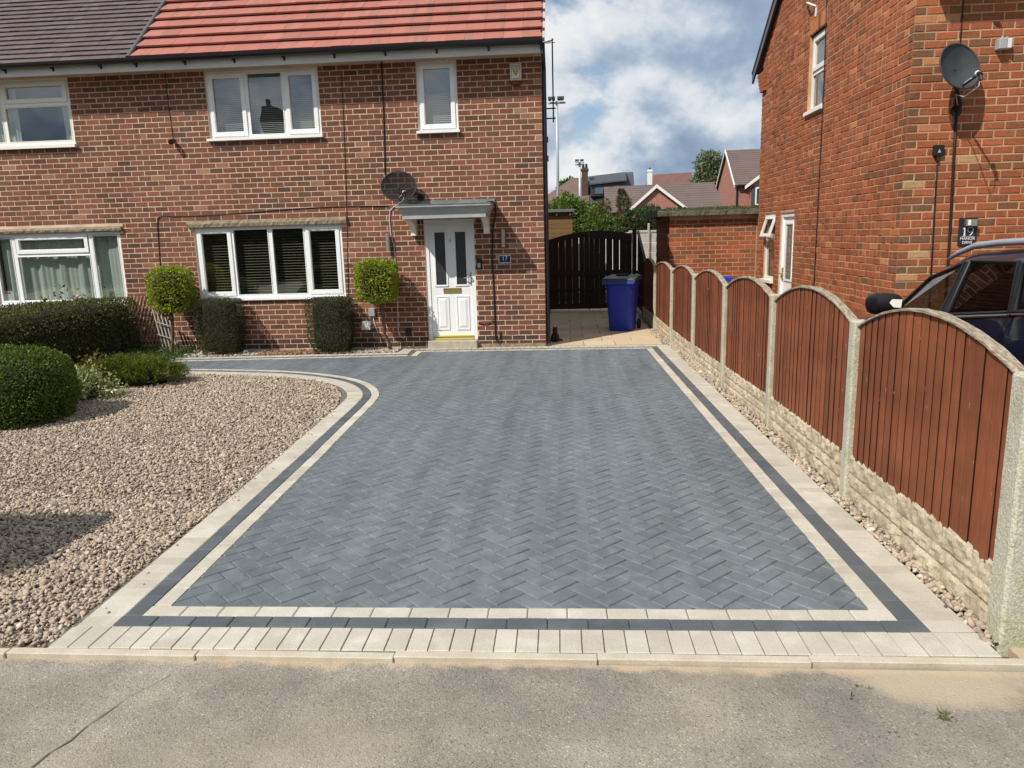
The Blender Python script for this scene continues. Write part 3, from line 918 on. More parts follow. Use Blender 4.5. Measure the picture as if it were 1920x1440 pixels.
# concrete edging along the footway
kx = [-3.25, -2.30, -1.369, -0.43, 0.502, 1.445, 2.39, 3.3]
for a, b_ in zip(kx[:-1], kx[1:]):
    mb = MB(); y = yfront((a + b_) / 2)
    mb.bbox(a + .0008, b_ - .0008, y - 0.056, y - 0.006, -0.10, -0.002 + random.uniform(-.003, .002), c=0.004)
    mb.build('edging_kerb', m_kerb, driveway)

# side passage of sandstone flags
pb = MB(); pb.prism([(-0.06, 0.03), (2.12, 0.03), (2.2, 9.0), (-0.2, 9.0)], 2, -0.05, -0.008)
passage = struct(pb.build('side_path', m_joint), 'pale sandstone flags leading to the dark gate')
for r_ in range(0, 13):
    y0 = 0.06 + r_ * 0.5
    xs = [-0.05, 0.42, 1.0, 1.52, 2.02] if r_ % 2 else [-0.05, 0.66, 1.2, 2.0]
    for a, b_ in zip(xs[:-1], xs[1:]):
        mb = MB(); block(mb, [(a + .005, y0 + .005), (b_ - .005, y0 + .005), (b_ - .005, y0 + .495), (a + .005, y0 + .495)], 0.0 + random.uniform(-.002, .002), tone=rt())
        mb.build('flagstone', m_slab, passage)
sp_ = MB(); sp_.prism([(0.9, 6.6), (40, 6.6), (40, 9.0), (0.9, 9.0)], 2, -0.04, -0.02)
nb = MB(); nb.prism([(2.36, -9.6), (9, -9.6), (9, 12), (2.36, 12)], 2, -0.055, -0.012)
struct(nb.build('neighbour_drive', m_asphalt))

# gravel garden
gb = MB()
GPOLY = [(-14, -9.62), (-2.15, -9.62), (-2.2, -7.0), (-2.22, -5.3), (-2.30, -4.4), (-2.43, -3.8), (-2.66, -3.3), (-3.0, -2.9), (-3.5, -2.58), (-4.3, -2.38), (-5.4, -2.18), (-6.4, -2.05), (-6.4, -0.02), (-14, -0.02)]
gb.add([(x, y, -0.022) for x, y in GPOLY], [tuple(range(len(GPOLY)))])
struct(gb.build('gravel_garden', m_gravelbed))
so = MB(); so.add([(-7.6, -3.4, -0.008), (-6.3, -2.75, -0.008), (-5.5, -2.28, -0.008), (-6.5, -1.85, -0.008), (-6.3, -0.55, -0.008), (-6.3, -0.02, -0.008), (-14, -0.02, -0.008), (-14, -3.4, -0.008)], [tuple(range(8))])
struct(so.build('planting_bed', m_soil))


def ico(sub):
    import bmesh
    bm = bmesh.new(); bmesh.ops.create_icosphere(bm, subdivisions=sub, radius=1.0)
    bm.verts.ensure_lookup_table()
    V = np.array([v.co[:] for v in bm.verts]); F = np.array([[v.index for v in f.verts] for f in bm.faces]); bm.free()
    return V, F


ICO1, ICO2 = ico(1), ico(2)


def pebbles(P, size, ic, flat=0.62):
    """(n,3) centres, (n,) sizes -> arrays of lumpy pebbles"""
    V0, F0 = ic; n = len(P); m_ = len(V0)
    ang = RNG.uniform(0, 2 * math.pi, n); tilt = RNG.normal(0, 0.55, n); tilt2 = RNG.normal(0, 0.55, n)
    sc = np.stack([size * RNG.uniform(0.85, 1.5, n), size * RNG.uniform(0.6, 1.0, n), size * RNG.uniform(flat * .7, flat * 1.15, n)], 1)
    Q = V0[None] * (1 + 0.16 * RNG.normal(size=(n, m_, 1)))
    Q = Q * sc[:, None, :]
    ct, st = np.cos(tilt)[:, None], np.sin(tilt)[:, None]
    x, y, z = Q[..., 0], Q[..., 1], Q[..., 2]
    y, z = y * ct - z * st, y * st + z * ct
    ct, st = np.cos(tilt2)[:, None], np.sin(tilt2)[:, None]
    x, z = x * ct - z * st, x * st + z * ct
    ca, sa = np.cos(ang)[:, None], np.sin(ang)[:, None]
    x, y = x * ca - y * sa, x * sa + y * ca
    Q = np.stack([x, y, z], -1) + P[:, None, :]
    F = (F0[None] + (np.arange(n) * m_)[:, None, None]).reshape(-1, 3)
    T = np.repeat(np.clip(RNG.beta(1.7, 1.5, n), 0, 1), len(F0))
    return Q.reshape(-1, 3), F, T


def in_poly(P, poly):
    poly = np.array(poly); c = np.zeros(len(P), bool); j = len(poly) - 1
    for i in range(len(poly)):
        xi, yi = poly[i]; xj, yj = poly[j]
        hit = ((yi > P[:, 1]) != (yj > P[:, 1])) & (P[:, 0] < (xj - xi) * (P[:, 1] - yi) / (yj - yi + 1e-12) + xi)
        c ^= hit; j = i
    return c


def scatter(x0, x1, y0, y1, dens, poly):
    n = int((x1 - x0) * (y1 - y0) * dens)
    P = np.stack([RNG.uniform(x0, x1, n), RNG.uniform(y0, y1, n)], 1)
    return P[in_poly(P, poly)]


VIS = [(-3.4, -9.60), (-2.145, -9.60), (-2.19, -8.5), (-2.195, -7.0), (-2.225, -5.3), (-2.315, -4.4), (-2.45, -3.8), (-2.68, -3.3), (-3.02, -2.9), (-3.52, -2.58), (-4.3, -2.38), (-5.4, -2.18),
       (-6.2, -2.35), (-7.0, -3.2), (-7.0, -5.0), (-5.9, -7.0)]
parts_v, parts_f, parts_t = [], [], []


def push(arr):
    b = sum(len(a) for a in parts_v); parts_v.append(arr[0]); parts_f.append(arr[1] + b); parts_t.append(arr[2])


P2 = scatter(-6, -2.1, -9.62, -7.6, 3900, VIS); push(pebbles(np.c_[P2, RNG.uniform(-0.019, -0.003, len(P2))], RNG.lognormal(math.log(0.0094), 0.36, len(P2)), ICO2))
P2 = scatter(-7, -2.1, -7.6, -5.4, 3000, VIS); push(pebbles(np.c_[P2, RNG.uniform(-0.019, -0.003, len(P2))], RNG.lognormal(math.log(0.0102), 0.34, len(P2)), ICO1))
P2 = scatter(-7.1, -2.1, -5.4, -2.0, 2200, VIS); push(pebbles(np.c_[P2, RNG.uniform(-0.019, -0.002, len(P2))], RNG.lognormal(math.log(0.0122), 0.30, len(P2)), ICO1))
st_n = 46; sy_ = RNG.uniform(-9.5, -4.6, st_n); sx_ = np.interp(sy_, [-9.6, -7, -5.3, -4.4], [-2.14, -2.19, -2.22, -2.31]) + RNG.exponential(.05, st_n)
push(pebbles(np.c_[sx_, sy_, np.full(st_n, .004)], RNG.lognormal(math.log(0.0065), .4, st_n), ICO1))
o = bpy.data.objects.new('gravel', fast_mesh('gravel', np.vstack(parts_v), np.vstack(parts_f), np.concatenate(parts_t), m_pebble, smooth=True)); COL.objects.link(o)
o['kind'] = 'stuff'; o['label'] = 'buff and pink pebbles of the front garden'
# strip of stones under the fence
parts_v, parts_f, parts_t = [], [], []
ys = RNG.uniform(-9.5, 2.0, 2600); xr = 2.282 - 0.0218 * (ys + 9.583)
xs = xr + RNG.uniform(0.0, 1.0, len(ys)) * np.interp(ys, [-9.6, -5, -0.3, 0, 2], [0.07, 0.09, 0.07, 0.05, 0.09]) - np.where(ys > 0.03, 0.1 * RNG.uniform(0, 1, len(ys)), 0)
push(pebbles(np.c_[xs, ys, RNG.uniform(-0.004, 0.014, len(ys))], RNG.lognormal(math.log(0.015), 0.35, len(ys)), ICO1))
o = bpy.data.objects.new('fence_gravel', fast_mesh('fence_gravel', np.vstack(parts_v), np.vstack(parts_f), np.concatenate(parts_t), m_pebble, smooth=True)); COL.objects.link(o)
o['kind'] = 'stuff'; o['label'] = 'narrow strip of stones along the foot of the fence'
parts_v, parts_f, parts_t = [], [], []
BED = [(-6.35, -0.66), (-2.52, -0.44), (-2.52, -0.03), (-6.35, -0.03)]
P2 = scatter(-6.4, -2.5, -0.7, 0, 1500, BED); push(pebbles(np.c_[P2, RNG.uniform(0.0, 0.014, len(P2))], RNG.lognormal(math.log(0.016), 0.35, len(P2)), ICO1))
parts_t[0] = np.clip(parts_t[0] * 0.55 + 0.5 * np.repeat((np.sin(P2[:, 0] * 2.1 + 1.1) > -0.2), 20), 0, 1)
o = bpy.data.objects.new('bed_chippings', fast_mesh('bed_chippings', np.vstack(parts_v), np.vstack(parts_f), np.concatenate(parts_t), m_bark, smooth=True)); COL.objects.link(o)
o['kind'] = 'stuff'; o['label'] = 'bark and stone chippings in the strip below the big window'
bdm = MB(); bdm.add([(x, y, -0.004) for x, y in [(-6.4, -0.72), (-2.5, -0.48), (-2.5, 0), (-6.4, 0)]], [(0, 1, 2, 3)])
struct(bdm.build('window_bed', m_soil))

# ------------------------------------------------------------------ brick walls
PITCH_B, COURSE = 0.2315, 0.08655


def cells_wall(mb, to3, us, vs_, holes, depth, poly_top=None):
    """front sheet with holes and reveals, split on the hole edges"""
    us = sorted(set(round(u, 4) for u in us + [h[0] for h in holes] + [h[1] for h in holes]))
    vs_ = sorted(set(round(v, 4) for v in vs_ + [h[2] for h in holes] + [h[3] for h in holes]))
    solid = {}
    for i in range(len(us) - 1):
        for j in range(len(vs_) - 1):
            cu, cv = (us[i] + us[i + 1]) / 2, (vs_[j] + vs_[j + 1]) / 2
            solid[i, j] = not any(h[0] < cu < h[1] and h[2] < cv < h[3] for h in holes)
    for (i, j), s in solid.items():
        if not s: continue
        a, b_, c, d = us[i], us[i + 1], vs_[j], vs_[j + 1]
        for n in (0.0, -depth):
            mb.add([to3(a, c, n), to3(b_, c, n), to3(b_, d, n), to3(a, d, n)], [(0, 1, 2, 3)])
        for (di, dj, e) in ((-1, 0, ((a, c), (a, d))), (1, 0, ((b_, c), (b_, d))), (0, -1, ((a, c), (b_, c))), (0, 1, ((a, d), (b_, d)))):
            if not solid.get((i + di, j + dj), False):
                (p, q), (r_, s_) = e
                mb.add([to3(p, q, 0), to3(r_, s_, 0), to3(r_, s_, -depth), to3(p, q, -depth)], [(0, 1, 2, 3)])


def brick_mb(mb, to3, u, v, w, h, tone, proud, c=0.0, deep=0.02):
    a, b_ = u - w / 2, u + w / 2
    j = lambda: random.uniform(-0.0016, 0.0016)
    k = 0.0045
    lo, hi = v - h / 2, v + h / 2
    p = [to3(a + j(), lo + j(), -deep), to3(b_ + j(), lo + j(), -deep), to3(b_ + j(), hi + j(), -deep), to3(a + j(), hi + j(), -deep)]
    if c:
        q = [to3(a + j(), lo + j(), proud - k), to3(b_ + j(), lo + j(), proud - k), to3(b_ + j(), hi + j(), proud - k), to3(a + j(), hi + j(), proud - k)]
        r_ = [to3(a + k, lo + k, proud + j()), to3(b_ - k, lo + k, proud + j()), to3(b_ - k, hi - k, proud + j()), to3(a + k, hi - k, proud + j())]
        mb.add(p + q + r_, [(8, 9, 10, 11)] + [(i, (i + 1) % 4, 4 + (i + 1) % 4, 4 + i) for i in range(4)] + [(4 + i, 4 + (i + 1) % 4, 8 + (i + 1) % 4, 8 + i) for i in range(4)], tone)
    else:
        q = [to3(a + j(), lo + j(), proud), to3(b_ + j(), lo + j(), proud), to3(b_ + j(), hi + j(), proud), to3(a + j(), hi + j(), proud)]
        mb.add(p + q, [(4, 5, 6, 7)] + [(i, (i + 1) % 4, 4 + (i + 1) % 4, 4 + i) for i in range(4)], tone)


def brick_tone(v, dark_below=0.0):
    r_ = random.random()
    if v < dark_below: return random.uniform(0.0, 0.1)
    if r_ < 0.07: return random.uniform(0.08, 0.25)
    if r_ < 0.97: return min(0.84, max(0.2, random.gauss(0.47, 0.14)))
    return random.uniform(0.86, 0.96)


def lay_bricks(to3, u0, u1, v0, v1, holes, mat, parent, origin=0.0, ulimit=None, nobj=300, dark_below=0.0, chamfer=False,
               jt=0.0140, closer=None, proud=(0.0015, 0.004), bond='stretcher', visible=None, toner=None, cut_start=None, row0=0.0):
    """running bond; nearest visible bricks become objects, the rest one stuff part"""
    items = []
    nrow = int(math.ceil((v1 - v0) / COURSE))
    for r_ in range(nrow):
        v = v0 + row0 + (r_ + 0.5) * COURSE
        h = COURSE - jt
        if v + h / 2 > v1 + 0.005: continue
        a, b_ = u0, u1
        if ulimit:
            a, b_ = ulimit(v + COURSE / 2)
            if b_ - a < 0.05: continue
        off = (r_ % 2) * PITCH_B / 2
        cuts = [(a, b_)]
        for hh in holes:
            if hh[2] < v + h * .3 and hh[3] > v - h * .3:
                nc = []
                for p, q in cuts:
                    if hh[1] <= p or hh[0] >= q: nc.append((p, q)); continue
                    if hh[0] > p: nc.append((p, hh[0]))
                    if hh[1] < q: nc.append((hh[1], q))
                cuts = nc
        k0 = int(math.floor((a - origin) / PITCH_B)) - 1; k1 = int(math.ceil((b_ - origin) / PITCH_B)) + 1
        if bond == 'garden' and r_ % 4 == 3:
            edges = [origin + off + k * PITCH_B / 2 for k in range(2 * k0, 2 * k1 + 1)]
        elif bond == 'garden' and random.random() < 0.5:
            edges = []; e = origin + k0 * PITCH_B + off
            while e < b_ + 0.3:
                edges.append(e); e += PITCH_B if random.random() < 0.5 else PITCH_B / 2
        else:
            edges = [origin + off + k * PITCH_B for k in range(k0, k1 + 1)]
        for p, q in zip(edges[:-1], edges[1:]):
            for (ca, cb) in cuts:
                x0, x1 = max(p, ca), min(q, cb)
                if x1 - x0 < 0.035: continue
                i0 = jt / 2 if x0 > ca + 1e-6 or x0 > u0 + 1e-6 else 0.0
                i1 = jt / 2 if x1 < cb - 1e-6 or x1 < u1 - 1e-6 else 0.0
                x0 += i0; x1 -= i1
                items.append(((x0 + x1) / 2, v + random.uniform(-.0012, .0012), x1 - x0, h))
    vis = []
    for it in items:
        P = np.array(to3(it[0], it[1], 0))
        px, py = project(P)
        ok = -20 < px < 1940 and -20 < py < 1460 and (visible is None or visible(P))
        vis.append((np.linalg.norm(P - CAM) + (0 if ok else 1000), it))
    vis.sort(key=lambda t: t[0])
    rest_ = MB()
    for i, (d, it) in enumerate(vis):
        tn = toner(*it) if toner else brick_tone(it[1], dark_below)
        pr = random.uniform(*proud)
        if i < nobj and d < 1000:
            mb = MB(); brick_mb(mb, to3, *it, tn, pr, c=chamfer); mb.build('brick', mat, parent)
        else:
            brick_mb(rest_, to3, *it, tn, pr, c=chamfer and d < 1000)
    if rest_.V:
        rest_.build('brickwork', mat, parent, kind='stuff')


FAC = lambda u, v, n: (u, -n, v)                 # house fronts, facing the road
H17 = thing('terraced_house', 'red tiled brick house with the white front door, number 17', 'house', (-3.3, 3.2, 0))
H15 = thing('terraced_house', 'adjoining brick house with dark grey roof and net curtains', 'house', (-10.0, 3.2, 0))
XP = -6.84
holes17 = [(-6.07, -3.46, 0.905, 2.165), (-5.60, -3.675, 3.59, 4.69), (-2.035, -1.375, 3.585, 4.70), (-2.03, -1.182, 0.0, 2.18), (-6.16, -3.345, 2.165, 2.285)]
holes15 = [(-9.83, -7.415, 0.86, 2.155), (-9.6, -7.995, 3.60, 4.71), (-10.1, -7.345, 2.155, 2.235)]
WTOP = 4.78
w17 = MB(); cells_wall(w17, FAC, [XP, 0.0], [-0.05, WTOP], holes17, 0.22)
# gable end and back wall, slightly out of square as in the place
w17.add([(0, 0.22, -.05), (-0.13, 6.4, -.05), (-0.13, 6.4, WTOP), (-0.065, 3.2, 7.6), (0, 0.22, WTOP)], [(0, 1, 2, 3, 4)])
w17.add([(XP, 6.4, -.05), (-0.13, 6.4, -.05), (-0.13, 6.4, WTOP), (XP, 6.4, WTOP)], [(0, 1, 2, 3)])
w17.add([(XP + .01, 0.22, -.05), (XP + .01, 6.4, -.05), (XP + .01, 6.4, 7.5), (XP + .01, 0.22, WTOP)], [(0, 1, 2, 3)])
w17 = w17.build('wall', m_mortar17, H17)
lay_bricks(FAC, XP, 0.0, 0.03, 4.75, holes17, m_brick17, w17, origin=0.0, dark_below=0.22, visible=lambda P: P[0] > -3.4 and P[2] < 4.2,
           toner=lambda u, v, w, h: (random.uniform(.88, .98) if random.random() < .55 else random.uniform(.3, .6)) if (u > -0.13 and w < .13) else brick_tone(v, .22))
w15 = MB(); cells_wall(w15, FAC, [-14.0, XP - 0.001], [-0.05, WTOP], holes15, 0.22)
w15.add([(-14, 6.4, -.05), (XP, 6.4, -.05), (XP, 6.4, WTOP), (-14, 6.4, WTOP)], [(0, 1, 2, 3)])
w15.add([(-14, 0.22, -.05), (-14, 6.4, -.05), (-14, 6.4, WTOP), (-14, 3.2, 7.6), (-14, 0.22, WTOP)], [(0, 1, 2, 3, 4)])
w15 = w15.build('wall', m_mortar17, H15)
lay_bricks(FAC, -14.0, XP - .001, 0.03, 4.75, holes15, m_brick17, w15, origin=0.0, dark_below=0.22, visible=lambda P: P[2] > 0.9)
# floors inside
for H, x0, x1 in ((H17, XP + .05, -0.2), (H15, -13.9, XP - .05)):
    mb = MB(); mb.box(x0, x1, 0.23, 6.3, 2.62, 2.75); mb.box(x0, x1, 2.9, 2.95, 0.0, 2.6); mb.box(x0, x1, 2.9, 2.95, 2.76, 4.9); mb.box(x0, x1, 0.23, 6.3, -0.03, 0.05)
    mb.box(x0, x1, 0.23, 6.3, 4.80, 4.84)
    mb.build('inner_floor', m_inside, H)
# gable bricks of number 17 seen edge-on
gm = MB()
S17 = lambda u, v, n: (-0.02 * u + n, u, v)
for r_ in range(54):
    v = 0.03 + (r_ + .5) * COURSE
    for k in range(28):
        u = 0.01 + (k + (r_ % 2) * .5 + .5) * PITCH_B
        if u < 6.2: brick_mb(gm, S17, u, v, PITCH_B - .011, COURSE - .011, brick_tone(v, .2), 0.006)
gm.build('gable_brickwork', m_brick17, w17, kind='stuff')

# ------------------------------------------------------------------ windows and doors


def frame_ring(mb, u0, u1, v0, v1, w, n0, n1, to3, wb=None):
    wb = wb or w
    for (a, b_, c, d) in ((u0, u1, v0, v0 + wb), (u0, u1, v1 - w, v1), (u0, u0 + w, v0 + wb, v1 - w), (u1 - w, u1, v0 + wb, v1 - w)):
        p = [to3(*q) for q in ((a, c, n0), (b_, c, n0), (b_, d, n0), (a, d, n0), (a, c, n1), (b_, c, n1), (b_, d, n1), (a, d, n1))]
        mb.add(p, [(3, 2, 1, 0), (4, 5, 6, 7), (0, 1, 5, 4), (1, 2, 6, 5), (2, 3, 7, 6), (3, 0, 4, 7)])


def nbox(mb, to3, a, b_, c, d, n0, n1, tone=.5):
    p = [to3(*q) for q in ((a, c, n0), (b_, c, n0), (b_, d, n0), (a, d, n0), (a, c, n1), (b_, c, n1), (b_, d, n1), (a, d, n1))]
    mb.add(p, [(3, 2, 1, 0), (4, 5, 6, 7), (0, 1, 5, 4), (1, 2, 6, 5), (2, 3, 7, 6), (3, 0, 4, 7)], tone)


def window(parent, to3, u0, u1, v0, v1, lights, mull=(), trans=(), sill=0.055, mat=m_upvc, rec=0.03, sill_over=0.03, fw=0.05, gmat=m_glass, sillh=0.03, name='window'):
    """frame is the part; sashes, panes and sill its sub-parts; n is measured outwards from the wall"""
    mb = MB(); frame_ring(mb, u0, u1, v0 + sillh, v1, fw, -rec - 0.06, -rec, to3, wb=fw * 1.1)
    for x in mull: nbox(mb, to3, x - .028, x + .028, v0 + sillh + fw * 1.1, v1 - fw, -rec - .06, -rec - .001)
    for (a, b_, z) in trans: nbox(mb, to3, a, b_, z - .028, z + .028, -rec - .06, -rec - .002)
    fr = mb.build(name, mat, parent)
    for (a, b_, c, d, sash) in lights:
        if sash:
            s = MB(); frame_ring(s, a, b_, c, d, 0.058, -rec + 0.0015, -rec + 0.018, to3); frame_ring(s, a + .058, b_ - .058, c + .058, d - .058, 0.012, -rec - .03, -rec + .008, to3)
            s.build('sash', mat, fr)
            a, b_, c, d = a + .06, b_ - .06, c + .06, d - .06
        else:
            s = MB(); frame_ring(s, a, b_, c, d, 0.012, -rec - .03, -rec + .006, to3); s.build('glazing_bead', mat, fr)
        p = MB(); p.add([to3(a, c, -rec - .02), to3(b_, c, -rec - .02), to3(b_, d, -rec - .02), to3(a, d, -rec - .02)], [(0, 1, 2, 3)])
        p.build('pane', gmat, fr)
    if sill:
        s = MB(); nbox(s, to3, u0 - sill_over, u1 + sill_over, v0 - .004, v0 + sillh - .002, -rec - .05, sill); s.build('sill', mat, fr)
    return fr


def blind(fr, u0, u1, v0, v1, n, mat, pitch=0.032, width=0.028, tilt=0.6, to3=FAC):
    mb = MB(); v = v0
    while v < v1:
        dz = width * math.sin(tilt) / 2; dn = width * math.cos(tilt) / 2
        mb.add([to3(u0, v - dz, n + dn), to3(u1, v - dz, n + dn), to3(u1, v + dz, n - dn), to3(u0, v + dz, n - dn)], [(0, 1, 2, 3)])
        v += pitch
    mb.build('venetian_blind', mat, fr, kind='stuff')


def curtain(fr, u0, u1, v0, v1, n, mat, folds=9.0, amp=0.03, to3=FAC, name='curtain', seed=0.0):
    k = int((u1 - u0) * 70); mb = MB()
    top, bot = [], []
    for i in range(k + 1):
        u = u0 + (u1 - u0) * i / k
        d = amp * (math.sin(u * folds * 2 + seed) + 0.6 * math.sin(u * folds * 3.7 + 1 + seed) + .3 * math.sin(u * folds * 8.1))
        top.append(to3(u, v1, n + d * .6)); bot.append(to3(u, v0, n + d))
    mb.add(top + bot, [(i, i + 1, k + 2 + i, k + 1 + i) for i in range(k)])
    mb.build(name, mat, fr, smooth=True)


# number 17: big ground floor window
x0, x1, z0, z1 = -6.07, -3.46, 0.905, 2.165
fr = window(H17, FAC, x0, x1, z0, z1, [(-6.02, -5.425, .985, 2.125, True), (-5.39, -4.76, .985, 2.12, False), (-4.70, -4.13, .985, 2.12, False), (-4.095, -3.51, .985, 2.125, True)],
            mull=(-5.41, -4.73, -4.115), sillh=0.035, sill=0.05)
blind(fr, -6.0, -3.55, 1.0, 2.05, -0.15, m_blind_dark, pitch=0.047, width=0.026, tilt=0.25)
# number 17: bedroom window of three lights
fr = window(H17, FAC, -5.60, -3.675, 3.585, 4.69, [(-5.555, -4.945, 3.66, 4.65, True), (-4.895, -4.30, 3.665, 4.645, False), (-4.25, -3.72, 3.66, 4.65, True)], mull=(-4.92, -4.275), sill=0.075, sillh=0.035)
blind(fr, -5.55, -3.73, 3.66, 4.63, -0.14, m_blind, pitch=0.03, width=0.027, tilt=0.75)
fr = window(H17, FAC, -2.035, -1.375, 3.58, 4.70, [(-1.99, -1.42, 3.655, 4.655, True)], sill=0.075, sillh=0.035)
blind(fr, -1.98, -1.43, 3.66, 4.65, -0.14, m_blind, pitch=0.03, width=0.027, tilt=0.9)
# number 15
fr = window(H15, FAC, -9.83, -7.415, 0.86, 2.155, [(-9.78, -9.455, .95, 2.08, False), (-9.385, -8.02, .95, 1.755, False), (-9.37, -8.03, 1.80, 2.10, True), (-7.945, -7.47, .95, 2.085, False)],
            mull=(-9.42, -7.985), trans=((-9.39, -8.01, 1.775),), mat=m_upvc, sill=0.05, sillh=0.05, fw=0.06)
curtain(fr, -9.76, -7.47, 0.92, 2.1, -0.16, m_curtain)
window_vent = MB(); window_vent.box(-7.92, -7.55, -0.0, 0.03, 2.115, 2.135); window_vent.build('trickle_vent', m_upvc, fr)
fr = window(H15, FAC, -9.6, -7.995, 3.575, 4.71, [(-9.2, -8.05, 4.325, 4.655, True), (-9.2, -8.045, 3.69, 4.262, False), (-9.55, -9.26, 3.69, 4.655, False)], mull=(-9.23,), trans=((-9.2, -8.05, 4.295),), mat=m_upvc2, sill=0.075, sillh=0.05, fw=0.06)
curtain(fr, -8.25, -8.05, 3.65, 4.6, -0.16, m_curtain, name='curtain', seed=1.0)
curtain(fr, -9.56, -9.05, 3.65, 4.6, -0.16, m_curtain, name='curtain', seed=2.0)

# front door of number 17
dm = MB(); frame_ring(dm, -2.03, -1.182, 0.145, 2.18, 0.065, -0.09, -0.015, FAC, wb=0.03)
door = dm.build('door', m_upvc, H17)
lf = MB(); n0 = -0.03
nbox(lf, FAC, -1.963, -1.248, 0.178, 2.113, -0.075, n0); lf.build('door_leaf', m_upvc, door)
for (a, b_) in ((-1.862, -1.685), (-1.508, -1.333)):
    gp = MB(); nbox(gp, FAC, a, b_, 1.09, 1.975, n0, n0 + 0.002); gp.build('door_glass', m_frost, door)
    gp = MB(); frame_ring(gp, a - .028, b_ + .028, 1.062, 2.003, 0.028, n0, n0 + .014, FAC); gp.build('glazing_bead', m_upvc, door)
for (a, b_) in ((-1.862, -1.678), (-1.515, -1.326)):
    gp = MB(); frame_ring(gp, a - .018, b_ + .018, 0.31, 0.895, 0.02, n0, n0 + .012, FAC)
    c = 0.045
    lo = [FAC(a + .006, .334, n0 + .001), FAC(b_ - .006, .334, n0 + .001), FAC(b_ - .006, .871, n0 + .001), FAC(a + .006, .871, n0 + .001)]
    hi = [FAC(a + c, .334 + c, n0 + .016), FAC(b_ - c, .334 + c, n0 + .016), FAC(b_ - c, .871 - c, n0 + .016), FAC(a + c, .871 - c, n0 + .016)]
    gp.add(lo + hi, [(4, 5, 6, 7)] + [(i, (i + 1) % 4, 4 + (i + 1) % 4, 4 + i) for i in range(4)])
    gp.build('door_panel', m_upvc, door)
lb = MB(); frame_ring(lb, -1.745, -1.437, 0.945, 1.03, 0.013, n0, n0 + .012, FAC); nbox(lb, FAC, -1.73, -1.452, .958, 1.017, n0, n0 + .006)
lb.build('letterbox', m_gold, door)
hd = MB(); nbox(hd, FAC, -1.272, -1.238, 1.075, 1.29, n0, n0 + .012); hd.tube([(-1.257, .02, 1.215), (-1.257, -.035, 1.215), (-1.28, -.04, 1.213), (-1.375, -.04, 1.205)], 0.010, 8)
hd.build('handle', m_chrome, door)
kn = MB(); nbox(kn, FAC, -1.605, -1.588, 1.80, 1.86, n0, n0 + .008); kn.build('spyhole', m_boxgrey, door)
th = MB(); th.box(-1.965, -1.246, -0.005, 0.03, 0.195, 0.215); th.box(-1.965, -1.246, -0.035, 0.03, 0.148, 0.168); th.build('threshold_strip', m_yellow, door)
st = MB(); st.bbox(-2.035, -1.175, -0.13, 0.06, -0.02, 0.140, c=0.012); st.build('doorstep', m_step, H17)
skim = MB(); skim.box(-1.17, -0.005, -0.012, 0.01, -0.01, 0.06); skim.build('mortar_skirting', m_conc, H17)

# lintels with rough faces
for H, a, b_, c, d in ((H17, -6.158, -3.348, 2.168, 2.283), (H15, -10.1, -7.347, 2.158, 2.233)):
    mb = MB(); n = 60; tops, bots = [], []
    fs = []
    rows = [(0.0, c), (-0.055, c), (-0.065, (c + d) / 2), (-0.05, d - .01), (0.0, d)]
    v_ = []
    for i in range(n + 1):
        x = a + (b_ - a) * i / n
        for (y, z) in rows:
            k = 1 if y < 0 else 0
            v_.append((x, y + k * random.uniform(-.006, .006), z + (random.uniform(-.006, .006) if (k and z > c) else 0)))
    m_ = len(rows)
    for i in range(n):
        for j in range(m_ - 1): fs.append((i * m_ + j, (i + 1) * m_ + j, (i + 1) * m_ + j + 1, i * m_ + j + 1))
    fs += [tuple(range(m_)), tuple(n * m_ + k for k in range(m_ - 1, -1, -1))]
    mb.add(v_, fs); mb.build('lintel', m_conc, H)

# ------------------------------------------------------------------ canopy over the door
can = MB()
prof = [(0.02, 2.21), (-0.66, 2.19), (-0.665, 2.26), (-0.685, 2.30), (-0.70, 2.335), (-0.74, 2.36), (-0.755, 2.372), (-0.755, 2.398), (0.02, 2.425)]
xa, xb = -2.335, -0.815
pl, pr_ = [], []
for (y, z) in prof:
    ins = 0.085 if z < 2.28 else (0.06 if z < 2.32 else (0.04 if z < 2.345 else 0.0))
    pl.append((xa + ins, y, z)); pr_.append((xb - ins, y, z))
n = len(prof); can.add(pl + pr_, [tuple(range(n)), tuple(range(2 * n - 1, n - 1, -1))] + [(i, n + i, n + (i + 1) % n, (i + 1) % n) for i in range(n)])
canopy = can.build('door_canopy', m_grey, H17)
rf = MB(); rf.prism([(0.0, 2.430), (-0.765, 2.402), (-0.765, 2.412), (0.0, 2.442)], 0, xa - .01, xb + .01); rf.build('canopy_felt', m_flash, canopy)
up = MB(); up.box(-2.44, -0.805, -0.03, 0.0, 2.445, 2.50); up.box(-2.42, -0.82, -0.034, -0.03, 2.44, 2.475); up.build('flashing', m_flash, canopy)
for xx in (-2.235, -1.0):
    b_ = MB(); b_.prism([(0.0, 2.205), (-0.48, 2.192), (-0.47, 2.15), (-0.38, 2.13), (-0.26, 2.10), (-0.16, 2.04), (-0.12, 1.97), (-0.12, 1.93), (0.0, 1.93)], 0, xx, xx + 0.095)
    b_.build('bracket', m_upvc2, canopy)

# ------------------------------------------------------------------ roofs of the pair
SL = math.radians(41.5); CS, SN = math.cos(SL), math.sin(SL)
EY, EZ = -0.40, 4.842


def on_roof(x, s, n):      # s up the slope from the eaves, n proud of the slope
    return (x, EY + s * CS - n * SN, EZ + s * SN + n * CS)


